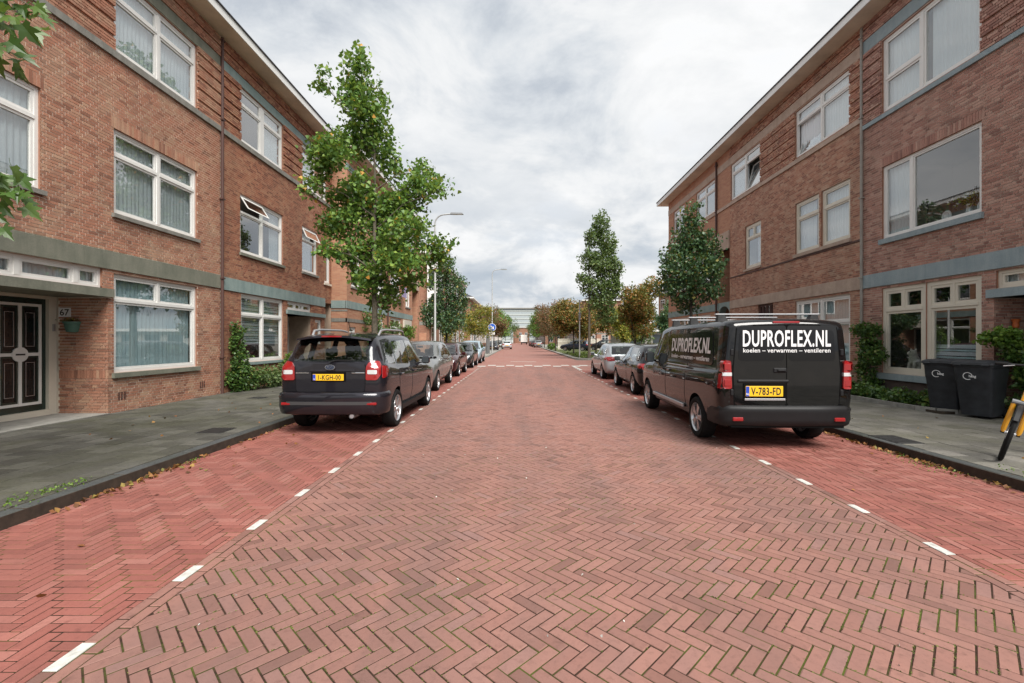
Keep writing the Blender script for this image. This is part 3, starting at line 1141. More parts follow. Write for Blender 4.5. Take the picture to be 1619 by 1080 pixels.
def place_bricks(parent, sets, mat, limit=300):
    """sets: [(facade, bricks)]. The bricks that show largest are parts, the others one part."""
    allb = [(f, b) for f, bs in sets for b in bs]
    cand = []
    for i, (f, b) in enumerate(allb):
        if b[1] - b[0] < 0.19 and b[3] - b[2] < 0.15: continue
        c = f.P((b[0] + b[1]) / 2, (b[2] + b[3]) / 2)
        if in_view(c, 0): cand.append((math.sqrt(c[0] ** 2 + c[1] ** 2 + (c[2] - EYE) ** 2), i))
    cand.sort()
    single = set(i for _, i in cand[:limit])
    rest = MB()
    me = brick_mesh(mat)
    o0 = ORG[parent]
    V, F = rest.v, rest.f
    for i, (f, b) in enumerate(allb):
        if i in single:
            o = bpy.data.objects.new('brick', me)
            c = Vector(f.P((b[0] + b[1]) / 2, (b[2] + b[3]) / 2, b[4] - 0.05))
            o.location = c - o0
            o.rotation_euler = (0, 0, math.atan2(f.U[1], f.U[0]))
            o.scale = (b[1] - b[0], 0.1, b[3] - b[2])
            attach(o, parent)
        else:
            n = len(V)
            V += [f.P(b[0], b[2], b[4]), f.P(b[1], b[2], b[4]), f.P(b[1], b[3], b[4]), f.P(b[0], b[3], b[4]),
                  f.P(b[0], b[2], -.014), f.P(b[1], b[2], -.014), f.P(b[1], b[3], -.014), f.P(b[0], b[3], -.014)]
            F += [(n, n + 1, n + 2, n + 3), (n, n + 4, n + 5, n + 1), (n + 1, n + 5, n + 6, n + 2), (n + 2, n + 6, n + 7, n + 3), (n + 3, n + 7, n + 4, n)]
    rest.m = [0] * len(F)
    o = rest.build('brickwork', mat, parent, fix=True)
    o['kind'] = 'stuff'


def wall_shell(parent, fac, u0, u1, z0, z1, holes, mat, d=-0.007, depth=9.0, reveal=0.16, name='wall', back=True):
    """wall plane with openings, reveals, ends and back"""
    mb = MB()
    us = sorted(set([u0, u1] + [min(max(h[i], u0), u1) for h in holes for i in (0, 1)]))
    zs = sorted(set([z0, z1] + [min(max(h[i], z0), z1) for h in holes for i in (2, 3)]))
    for i in range(len(us) - 1):
        for j in range(len(zs) - 1):
            uc, zc = (us[i] + us[i + 1]) / 2, (zs[j] + zs[j + 1]) / 2
            if any(h[0] < uc < h[1] and h[2] < zc < h[3] for h in holes): continue
            mb.quad(fac.P(us[i], zs[j], d), fac.P(us[i + 1], zs[j], d), fac.P(us[i + 1], zs[j + 1], d), fac.P(us[i], zs[j + 1], d))
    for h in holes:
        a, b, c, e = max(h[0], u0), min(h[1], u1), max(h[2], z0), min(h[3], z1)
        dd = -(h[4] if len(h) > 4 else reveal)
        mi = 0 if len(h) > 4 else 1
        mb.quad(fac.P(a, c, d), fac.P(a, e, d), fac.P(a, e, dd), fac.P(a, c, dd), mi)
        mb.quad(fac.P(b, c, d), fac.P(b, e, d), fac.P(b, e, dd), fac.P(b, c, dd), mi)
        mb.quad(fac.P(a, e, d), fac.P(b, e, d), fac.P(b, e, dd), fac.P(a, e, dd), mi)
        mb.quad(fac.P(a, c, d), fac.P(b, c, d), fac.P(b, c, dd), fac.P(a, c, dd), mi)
    if back:
        mb.quad(fac.P(u0, z0, d), fac.P(u0, z1, d), fac.P(u0, z1, -depth), fac.P(u0, z0, -depth))
        mb.quad(fac.P(u1, z0, d), fac.P(u1, z1, d), fac.P(u1, z1, -depth), fac.P(u1, z0, -depth))
        mb.quad(fac.P(u0, z0, -depth), fac.P(u0, z1, -depth), fac.P(u1, z1, -depth), fac.P(u1, z0, -depth))
        mb.quad(fac.P(u0, z1, d), fac.P(u1, z1, d), fac.P(u1, z1, -depth), fac.P(u0, z1, -depth))
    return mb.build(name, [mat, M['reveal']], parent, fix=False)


def frame4(fac, mb, u0, u1, z0, z1, t, d0, d1, m=0):
    fac.box(mb, u0, u0 + t, z0, z1, d0, d1, m)
    fac.box(mb, u1 - t, u1, z0, z1, d0, d1, m)
    fac.box(mb, u0 + t, u1 - t, z0, z0 + t, d0, d1, m)
    fac.box(mb, u0 + t, u1 - t, z1 - t, z1, d0, d1, m)


def curtain_sheet(fac, u0, u1, z0, z1, d, amp=0.022, wave=0.11, gather=None):
    mb = MB()
    n = max(4, int((u1 - u0) / 0.02))
    ph = rnd.random() * 6
    prev = None
    for i in range(n + 1):
        u = u0 + (u1 - u0) * i / n
        dd = d + amp * math.sin(u * 2 * math.pi / wave + ph + 1.2 * math.sin(u * 5.1)) + amp * .5 * math.sin(u * 21 + 1)
        c = (fac.P(u, z0, dd), fac.P(u, z1, dd * 0.6 + d * 0.4))
        if prev: mb.quad(prev[0], c[0], c[1], prev[1])
        prev = c
    return mb


def window(parent, fac, u0, u1, z0, z1, cols=(0, .5, 1), transom=.72, paint='white', frame=.065, mull=.075, inset=.05,
           sill='stone_grey', sill_over=.05, sill_h=.085, sash=.045, curtain=None, curtain_label=None, opened=(), label=None, room=True, transoms=None, glassm='glass', topsplit=1, roomm='room'):
    """frame with mullions; children: sashes, panes, sill"""
    W_, H_ = u1 - u0, z1 - z0
    mb = MB()
    d1, d0 = -inset, -inset - .075
    frame4(fac, mb, u0, u1, z0, z1, frame, d0, d1)
    cu = [u0 + W_ * c for c in cols]
    for c in cu[1:-1]:
        fac.box(mb, c - mull / 2, c + mull / 2, z0 + frame, z1 - frame, d0 + .003, d1 + .004)
    cells = []
    for i in range(len(cu) - 1):
        a = cu[i] + (frame if i == 0 else mull / 2)
        b = cu[i + 1] - (frame if i == len(cu) - 2 else mull / 2)
        tr = transoms[i] if transoms else transom
        if tr:
            zt = z0 + H_ * tr
            fac.box(mb, a, b, zt - .032, zt + .032, d0 + .004, d1 + .008)
            cells.append((a, b, z0 + frame, zt - .032, i, 0))
            for q in range(topsplit):
                p0, p1 = a + (b - a) * q / topsplit, a + (b - a) * (q + 1) / topsplit
                if q: fac.box(mb, p0 - .025, p0 + .025, zt + .032, z1 - frame, d0 + .005, d1 + .002)
                cells.append((p0 + (.025 if q else 0), p1 - (.025 if q < topsplit - 1 else 0), zt + .032, z1 - frame, i, 1 + q))
        else:
            cells.append((a, b, z0 + frame, z1 - frame, i, 0))
    wo = mb.build('window', M[paint], parent)
    if label: wo['label'] = label
    for (a, b, c, e, i, lev) in cells:
        s = MB()
        op = opened.get((i, lev), 0) if opened else 0
        sd1, sd0 = d1 - .012, d0 + .006
        s2 = MB()
        if not op:
            frame4(fac, s, a + .002, b - .002, c + .002, e - .002, sash, sd0, sd1)
            fac.box(s2, a + sash, b - sash, c + sash, e - sash, sd0 + .022, sd0 + .030)
            s.build('sash', M[paint], wo)
            s2.build('pane', M[glassm], wo)
        else:
            # top- or bottom-hung light standing open, tilted about its upper edge
            fr = Fac((0, 0, 0), (1, 0, 0), (0, 0, 1))
            kind, ang = op
            ca, sa = math.cos(R(ang)), math.sin(R(ang))

            def tf(mbx):
                out = []
                for (p, q, w0) in mbx.v:              # local: p=u, q=z below top hinge (negative), w0=d
                    if kind == 'top':
                        zz = e + q * ca - w0 * sa; dd = d1 + w0 * ca - q * sa
                    elif kind == 'bottom':
                        zz = c + (q + (e - c)) * ca; dd = d0 + w0 - (q + (e - c)) * sa
                    else:
                        zz = e + q; dd = d0 + w0 - (p - a) * sa
                    out.append(fac.P(p if kind != 'side' else a + (p - a) * ca, zz, dd))
                mbx.v = out
            H2 = e - c
            for (p0, p1, q0, q1) in ((a, a + sash, -H2, 0), (b - sash, b, -H2, 0), (a + sash, b - sash, -H2, -H2 + sash), (a + sash, b - sash, -sash, 0)):
                s.box(p0, p1, q0, q1, 0, .045)
            s2.box(a + sash, b - sash, -H2 + sash, -sash, .018, .026)
            tf(s); tf(s2)
            s.build('sash', M[paint], wo)
            s2.build('pane', M[glassm], wo)
    if sill:
        s = MB()
        fac.box(s, u0 - sill_over, u1 + sill_over, z0 - sill_h, z0 - .004, -.14, .06)
        s.build('sill', M[sill], wo)
    if room:
        r = MB()
        q = -inset - .09
        dp = -1.9
        a, b, c, e = u0 - .04, u1 + .04, z0 - .01, z1 + .03
        r.quad(fac.P(a, c, dp), fac.P(b, c, dp), fac.P(b, e, dp), fac.P(a, e, dp))
        r.quad(fac.P(a, c, q), fac.P(a, e, q), fac.P(a, e, dp), fac.P(a, c, dp))
        r.quad(fac.P(b, c, q), fac.P(b, e, q), fac.P(b, e, dp), fac.P(b, c, dp))
        r.quad(fac.P(a, e, q), fac.P(b, e, q), fac.P(b, e, dp), fac.P(a, e, dp))
        r.quad(fac.P(a, c, q), fac.P(b, c, q), fac.P(b, c, dp), fac.P(a, c, dp))
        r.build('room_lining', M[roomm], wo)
        r = MB(); fac.box(r, u0 - .05, u1 + .05, z0 + .012, z0 + .06, -.50, q - .002); r.build('window_board', M['white'], wo)
    if curtain:
        for ci, (f0, f1, g0, g1, cm_) in enumerate(curtain):
            ua, ub = u0 + W_ * f0, u0 + W_ * f1
            za, zb = z0 + H_ * g0, z0 + H_ * g1
            t = Vector(fac.P((ua + ub) / 2, za, -.2))
            if cm_ == 'blind':
                mbb = MB()
                k = 0
                z = zb
                while z > za:
                    if k % 2 == 0: fac.box(mbb, ua, ub, max(za, z - .085), z, -.165, -.161)
                    else: fac.box(mbb, ua, ub, max(za, z - .06), z - .02, -.165, -.162, 1)
                    z -= .085 if k % 2 == 0 else .075
                    k += 1
                o = bpy.data.objects.new('window_blind', mbb.mesh('window_blind', [M['blind'], M['curtain_blue']], t))
            else:
                mbb = curtain_sheet(fac, ua, ub, za, zb, -.185, amp=.024 if cm_ != 'net' else .015)
                o = bpy.data.objects.new('curtain', mbb.mesh('curtain', M['curtain' if cm_ == 'net' else cm_], t, smooth=True, sharp=80, fix=False))
            o.location = t
            COL.objects.link(o)
            lab = curtain_label[ci] if isinstance(curtain_label, (list, tuple)) else curtain_label
            tag(o, lab, 'blind' if cm_ == 'blind' else 'curtain', 'curtains and blinds behind the windows')
    return wo


def pipe(parent, fac, u, z0, z1, mat, r=.045, d=.06, shoe=False):
    mb = MB()
    pts = [fac.P(u, z0, d), fac.P(u, z1, d)]
    mb.tube(pts, r, 10)
    for z in np.arange(z0 + 1.0, z1, 2.2):
        fac.box(mb, u - r * 1.5, u + r * 1.5, z, z + .04, 0, d + r + .012)
    return mb.build('downpipe', M[mat], parent, smooth=True)


def band(parent, fac, u0, u1, z0, z1, mat, d=.022, name='stone_band', seg=2.1):
    n = max(1, int(round((u1 - u0) / seg)))
    w = (u1 - u0) / n
    for i in range(n):
        mb = MB()
        fac.box(mb, u0 + i * w + (.0015 if i else 0), u0 + (i + 1) * w - .0015, z0, z1, -.05, d + rnd.uniform(-.001, .001))
        mb.build(name, M[mat], parent)


def eave(parent, fac, u0, u1, zs, over, h, mats=('soffit', 'white', 'roof'), end=0.0):
    mb = MB(); fac.box(mb, u0, u1, zs, zs + .06, -.3, over - .03); mb.build('soffit', M[mats[0]], parent)
    mb = MB(); fac.box(mb, u0, u1, zs - .012, zs + h, over - .03, over); mb.build('fascia', M[mats[1]], parent)
    mb = MB()
    fac.box(mb, u0, u1, zs + h, zs + h + .035, over - .12, over + .035)
    fac.box(mb, u0, u1, zs + .06, zs + h + .01, -9.0, over - .03)
    mb.build('roof', M[mats[2]], parent)
# ------------------------------------------------------------------ house 67 and its neighbours on the left
CUR = lambda *a: list(a)


def house_67():
    h = thing_at('brick_house', (XL, 8.0, PAVE), 'orange-red brick house numbered 67 with dark green door and grey-green stone bands', 'house')
    u0, u1, zt = 2.6, 12.6, 10.06
    wg = (9.25, 11.65, .93, 2.97)
    wins1 = [(5.44, 7.84, 4.2, 5.97), (9.25, 11.65, 4.2, 5.95)]
    wins2 = [(5.44, 7.84, 7.55, 9.17), (9.25, 11.65, 7.55, 9.17)]
    rec = (6.9, 9.12, PAVE - .05, 2.48, 1.17)
    recw = (6.9, 9.135, PAVE - .05, 2.48, 1.17)
    strip = (6.3, 9.0, 2.64, 3.03)
    holes = [wg, rec, strip] + wins1 + wins2
    wall_shell(h, FL, u0, u1, -.05, zt, [recw if q is rec else q for q in holes], M['mortar67'])
    bands = [(u0, u1, 3.04, 3.40), (u0, u1, 7.38, 7.52), (u0, u1, 9.18, 9.46), (6.1, 9.2, 2.46, 2.64)]
    sold = [(w[0] - .06, w[1] + .06, w[3], snap(w[3] + .22, .1, zt)) for w in wins1]
    rib = [(u0, wins2[0][0], 7.52, 9.18), (wins2[0][1], wins2[1][0], 7.52, 9.18), (wins2[1][1], u1, 7.52, 9.18), (u0, u1, 9.46, zt)]
    bs = lay_bricks(FL, u0, u1 - .04, .1, zt, holes + bands + sold, rib)
    for q in sold: bs += soldier(*q)
    side = Fac((XL, 9.12, 0), (-1, 0, 0), (0, -1, 0))
    sa, sc_ = snap(.80, .1, 2.46), snap(1.03, .1, 2.46)
    sb = lay_bricks(side, .0, 1.0, .1, 2.46, [(0, 1.2, sa, sc_)], ph=1) + soldier(0, 1.0, sa, sc_)
    place_bricks(h, [(FL, bs), (side, sb)], M['brick67'])
    band(h, FL, u0, u1, 3.04, 3.40, 'stone_green', .03)
    band(h, FL, u0, u1, 7.38, 7.52, 'stone_grey', .05)
    band(h, FL, u0, u1, 9.18, 9.46, 'stone_green', .015)
    # canopy slab over the recessed door
    mb = MB(); FL.box(mb, 6.1, 9.19, 2.47, 2.635, -1.2, .07); mb.build('canopy', M['stone_green'], h)
    L = 'of house 67'
    window(h, FL, *wg, cols=(0, 1), topsplit=2, transom=.735, curtain=[(.02, .98, .0, .97, 'curtain_blue')], curtain_label='pale blue pleated net curtain in the ground-floor window of house 67',
           sill='stone_green', sill_h=.10, label='wide ground-floor window with two top lights')
    window(h, FL, *strip, cols=(0, .445, .815, 1), transom=None, sill=None, frame=.05, mull=.09, sash=.05, curtain=[(0, 1, 0, 1, 'net')], curtain_label='grey-white net in the low strip window above the door of house 67')
    window(h, FL, *wins1[0], transom=.70, curtain=[(0, 1, 0, 1, 'net')], curtain_label='white net curtain in the first-floor window above the green door')
    window(h, FL, *wins1[1], transom=.70, curtain=[(.0, 1, 0, 1, 'net')], curtain_label='white gathered net curtain in the first-floor window over the blue curtain')
    window(h, FL, *wins2[0], transom=.70, sill=None, curtain=[(0, 1, 0, 1, 'net')], curtain_label='white net curtain in the top-floor window above the green door')
    window(h, FL, *wins2[1], transom=.70, sill=None, curtain=[(0.05, 1, 0, 1, 'net')], curtain_label='white net curtain in the top-floor window of house 67 under the eave')
    eave(h, FL, u0, u1 + 7.4, 10.06, .56, .21)
    # vents in the plinth
    for uu in (9.35, 11.75):
        mb = MB()
        for k in range(3): FL.box(mb, uu + k * .07, uu + k * .07 + .035, .36, .52, -.02, .004)
        mb.build('vent', M['pipe'], h)
    # recess floor and door
    fd = Fac((XL - 1.16, 0, 0), (0, 1, 0), (1, 0, 0))
    mb = MB(); FL.box(mb, 6.9, 9.11, .0, PAVE + .012, -1.17, .05); mb.build('threshold', M['concrete'], h)
    mb = MB()
    fd.box(mb, 8.955, 9.105, PAVE, 2.47, .0, .14)
    fd.box(mb, 7.86, 8.00, PAVE, 2.47, .0, .14)
    fd.box(mb, 8.0, 8.955, 2.41, 2.47, .0, .14)
    fd.box(mb, 8.0, 8.955, PAVE, .235, .0, .17)
    mb.build('door_frame', M['cream'], h)
    mb = MB(); fd.box(mb, 6.9, 7.86, PAVE, 2.47, -.02, .02); mb.build('side_panel', M['cream'], h)
    mb = MB(); fd.box(mb, 8.003, 8.952, .238, 2.407, .03, .075)
    door = mb.build('door', M['door_green'], h)
    mb = MB()
    frame4(fd, mb, 8.10, 8.86, .36, 2.30, .05, .075, .095)
    fd.box(mb, 8.45, 8.51, .41, 2.25, .075, .094)
    fd.box(mb, 8.15, 8.81, 1.30, 1.36, .075, .093)
    mb.prism([(8.48 + .14 * math.cos(t * math.pi / 12), 1.33 + .14 * math.sin(t * math.pi / 12)) for t in range(24)], fd.P, .075, .099)
    mb.build('moulding', M['white'], door)
    mb = MB()
    for (a, b_) in ((8.16, 8.44), (8.52, 8.80)):
        for (c, e) in ((.42, 1.29), (1.37, 2.24)):
            fd.box(mb, a + .03, b_ - .03, c + .03, e - .03, .07, .079)
    mb.build('door_glass', M['screen'], door)
    mb = MB()
    for (a, b_) in ((8.16, 8.44), (8.52, 8.80)):
        for (c, e) in ((.42, 1.29), (1.37, 2.24)):
            frame4(fd, mb, a, b_, c, e, .03, .074, .09)
    mb.build('beading', M['door_green'], door)
    mb = MB()
    for (a, b_) in ((8.19, 8.41), (8.55, 8.77)):
        for (c, e) in ((.45, 1.26), (1.40, 2.21)):
            frame4(fd, mb, a + .03, b_ - .03, c + .08, e - .08, .01, .081, .088)
    mb.build('iron_lattice', M['silver'], door)
    mb = MB(); fd.box(mb, 8.40, 8.56, 1.315, 1.345, .099, .104); mb.build('letter_slot', M['blackiron'], door)
    mb = MB(); mb.tube([fd.P(8.055, 1.2, .08), fd.P(8.055, 1.2, .13), fd.P(8.055, 1.34, .13), fd.P(8.055, 1.34, .08)], .012, 8); mb.build('handle', M['chrome'], door, smooth=True)
    mb = MB(); fd.box(mb, 9.02, 9.06, 1.78, 1.92, .14, .165); mb.build('doorbell', M['silver'], h)
    pipe(h, FL, 12.56, .1, 10.0, 'pipe', .04, .05)
    # number plate and wall pot on the recess wall
    t = Vector(side.P(.86, 2.07, .0))
    n = thing_at('number_sign', t, 'small white plate with black number 67 on the brick beside the green door', 'house number')
    mb = MB(); side.box(mb, .745, .985, 2.07, 2.255, .002, .014)
    mb.build('plate', M['letter'], n)
    v, f = text_mb('67', .125, 1.05, .012)
    mb = MB(); mb.add([side.P(.865 - x, 2.10 + y, .0155) for x, y in v], f); mb.build('numerals', M['ink'], n, fix=False)
    t = Vector(side.P(.70, 1.76, .0))
    n = thing_at('wall_pot', t, 'green half-round wall pot with small flowers under the number plate', 'flower pot')
    mb = MB()
    prof = [(.03, 1.755), (.10, 1.765), (.125, 1.86), (.135, 1.93), (.155, 1.935), (.155, 1.975), (.13, 1.975)]
    m = 14
    vs = []
    for r, z in prof:
        for k in range(m + 1):
            a = math.pi * k / m
            vs.append(side.P(.70 + r * math.cos(a) * 1.05, z, .004 + r * math.sin(a)))
    fs = [(i * (m + 1) + k, i * (m + 1) + k + 1, (i + 1) * (m + 1) + k + 1, (i + 1) * (m + 1) + k) for i in range(len(prof) - 1) for k in range(m)]
    mb.add(vs, fs); mb.build('pot', M['pot_green'], n, smooth=True)
    pts = [side.P(.70 + rnd.gauss(0, .08), 1.985 + abs(rnd.gauss(0, .03)), .07 + rnd.gauss(0, .035)) for _ in range(70)]
    leaves_np('flowers', M['leaf_orange'], pts, .04, n)


def side_houses_left():
    h = thing_at('brick_house', (XL, 16.3, PAVE), 'darker brown-red brick house with blue-green stone band behind the dark estate car', 'house')
    u0, u1, zt = 12.6, 20.0, 10.06
    wg = (13.49, 15.92, .93, 3.0)
    wf = (13.45, 15.9, 4.22, 5.98)
    wn = (17.3, 18.6, 4.24, 6.0)
    w2 = (13.45, 15.9, 7.55, 9.17)
    w2b = (17.26, 19.5, 7.55, 9.17)
    lou = (19.28, 19.86, 4.05, 5.35)
    strip = (16.2, 18.05, 2.70, 3.01)
    rec = (16.2, 18.0, PAVE - .05, 2.55, 1.0)
    sw = (18.4, 19.0, 1.45, 2.45)
    pas = (19.3, 19.97, PAVE - .05, 3.2, 2.0)
    holes = [wg, wf, wn, w2, w2b, lou, strip, rec, sw, pas]
    wall_shell(h, FL, u0, u1, -.05, zt, holes, M['mortarL2'])
    bands = [(u0, 19.3, 3.02, 3.38), (u0, u1, 7.38, 7.52), (u0, u1, 9.18, 9.46), (16.1, 19.3, 2.55, 2.70)]
    rib = [(u0, w2[0], 7.52, 9.18), (w2[1], w2b[0], 7.52, 9.18), (w2b[1], u1, 7.52, 9.18), (u0, u1, 9.46, zt), (18.05, 19.3, 2.7, 3.02)]
    bs = lay_bricks(FL, u0 + .02, u1, .1, zt, holes + bands, rib)
    place_bricks(h, [(FL, bs)], M['brickL2'])
    band(h, FL, u0 + .004, 19.3, 3.02, 3.38, 'stone_blue', .03)
    band(h, FL, u0 + .004, u1, 7.38, 7.52, 'stone_grey', .05)
    band(h, FL, u0 + .004, u1, 9.18, 9.46, 'stone_blue', .015)
    mb = MB(); FL.box(mb, 16.1, 19.3, 2.55, 2.695, -1.0, .06); mb.build('canopy', M['stone_blue'], h)
    window(h, FL, *wg, transom=.70, frame=.07, curtain=[(.02, .98, .26, .97, 'blind')], curtain_label='striped blue-white roller blind in the window beside the climbing plant', sill='stone_blue')
    window(h, FL, *wf, transom=.70, opened={(0, 1): ('top', 32)}, curtain=[(.75, 1, 0, 1, 'net')], curtain_label='net curtain in the first-floor window with its top light propped open', sill='stone_green')
    window(h, FL, *wn, cols=(0, 1), transom=.72, opened={(0, 1): ('top', 25)}, curtain=[(0, .8, 0, 1, 'net')], curtain_label='net curtain in the narrow first-floor window beside the big maple', sill='stone_grey')
    window(h, FL, *w2, transom=.70, mull=.2, sill=None, curtain=[(.55, 1, 0, 1, 'net')], curtain_label='net curtain in the top-floor window with the wide white mullion')
    window(h, FL, *w2b, transom=.70, sill=None, curtain=[(0, 1, 0, 1, 'net')], curtain_label='net curtain in the top-floor window half hidden by the big maple')
    window(h, FL, *lou, cols=(0, 1), transom=None, curtain=None, sill='cream')
    window(h, FL, *strip, cols=(0, .34, .67, 1), transom=None, sill=None, frame=.05, mull=.07)
    window(h, FL, *sw, cols=(0, 1), transom=None, frame=.07, sill=None)
    fd = Fac((XL - .98, 0, 0), (0, 1, 0), (1, 0, 0))
    mb = MB()
    for a in (16.2, 16.98, 17.90): fd.box(mb, a, a + .10, PAVE, 2.54, 0, .12)
    fd.box(mb, 16.3, 17.9, 2.40, 2.54, 0, .115)
    mb.build('door_frame', M['white'], h)
    for (a, b_) in ((16.3, 16.98), (17.08, 17.90)):
        mb = MB(); fd.box(mb, a + .003, b_ - .003, PAVE + .02, 2.398, .02, .06); d = mb.build('door', M['door_green'], h)
        mb = MB(); fd.box(mb, a + .15, b_ - .15, 1.0, 2.2, .06, .066); mb.build('door_glass', M['privacy'], d)
        mb = MB(); frame4(fd, mb, a + .12, b_ - .12, .97, 2.23, .03, .06, .075); mb.build('beading', M['white'], d)
    # projecting row behind the maple
    XF = XL + .68
    F3 = Fac((XF, 0, 0), (0, 1, 0), (1, 0, 0))
    FF = Fac((XL, 20.0, 0), (1, 0, 0), (0, -1, 0))
    h3 = thing_at('brick_house', (XF, 27, PAVE), 'projecting orange-brown brick row house with stone porch block behind the big maple', 'house')
    u0, u1 = 20.0, 34.6
    W3 = [((20.5, 21.7, 4.05, 5.9), (0, 1)), ((24.2, 25.6, 4.05, 5.9), (0, .5, 1)), ((26.8, 29.0, 4.05, 5.9), (0, .5, 1)), ((30.4, 31.6, 3.85, 5.95), (0, .5, 1)),
          ((20.7, 22.6, 7.5, 9.15), (0, .5, 1)), ((24.0, 26.0, 7.5, 9.15), (0, .5, 1)), ((27, 29.2, 7.5, 9.15), (0, .5, 1)), ((30.6, 33, 7.5, 9.15), (0, .5, 1)),
          ((20.3, 21.1, 1.3, 2.2), (0, 1)), ((23.6, 25.4, .9, 2.95), (0, .5, 1)), ((26.8, 29.2, .9, 2.95), (0, .5, 1))]
    rec = (29.9, 31.5, PAVE - .05, 2.45, .9)
    porch = (32.3, 34.0, PAVE - .05, 5.3, 1.2)
    holes = [w[0] for w in W3] + [rec, porch]
    wall_shell(h3, F3, u0, u1, -.05, zt, holes, M['btexL'], d=0)
    for k, (w, c) in enumerate(W3):
        window(h3, F3, *w, cols=c, transom=.72, curtain=None, sill='stone_grey' if w[2] < 7 else None)
    band(h3, F3, u0 - .03, 32.3, 3.02, 3.36, 'stone_blue', .03)
    mb = MB(); FF.box(mb, -.05, .65, 3.02, 3.36, -.02, .03); mb.build('stone_band', M['stone_blue'], h3)
    mb = MB(); FF.box(mb, -.05, .70, 2.42, 2.58, -.02, .02); FF.box(mb, -.05, .70, 2.88, 2.96, -.02, .012); mb.build('stone_band', M['stone_grey'], h3)
    band(h3, F3, u0 - .02, 23.4, 2.42, 2.58, 'stone_grey', .02)
    band(h3, F3, u0 - .03, u1, 7.36, 7.48, 'stone_grey', .05)
    band(h3, F3, u0 - .03, u1, 9.18, 9.46, 'stone_blue', .02)
    mb = MB(); F3.box(mb, 32.0, 34.2, 5.3, 6.0, -.3, .08); mb.build('porch_block', M['stone_pink'], h3)
    mb = MB(); F3.box(mb, 29.7, 31.7, 2.45, 2.95, -.5, .10); mb.build('door_hood', M['cream'], h3)
    f5 = Fac((XF - .88, 0, 0), (0, 1, 0), (1, 0, 0))
    mb = MB(); f5.box(mb, 30.0, 31.4, PAVE, 2.44, 0, .05); d = mb.build('door', M['door_green'], h3)
    mb = MB(); frame4(f5, mb, 29.93, 31.47, PAVE, 2.44, .1, .05, .12); f5.box(mb, 30.65, 30.75, PAVE + .1, 2.34, .05, .12); mb.build('door_frame', M['cream'], h3)
    eave(h3, F3, u0 - .3, u1 + .3, 10.06, .56, .21)
    pipe(h3, F3, 26.1, .1, 10.0, 'pipe', .05, .06)
    # estate agent's board on the wall
    mb = MB(); F3.box(mb, 28.1, 29.2, 4.3, 4.95, .35, .38, 0); F3.box(mb, 28.1, 29.2, 4.95, 5.2, .35, .38, 1); F3.box(mb, 28.6, 28.66, 4.5, 4.55, .0, .35, 2)
    o = mb.build('sale_board', [plain('board_lilac', (.36, .30, .50), .5), plain('board_orange', (.62, .18, .05), .5), M['silver']], None)
    tag(o, 'lilac and orange estate agent board on the far brick row', 'sign')


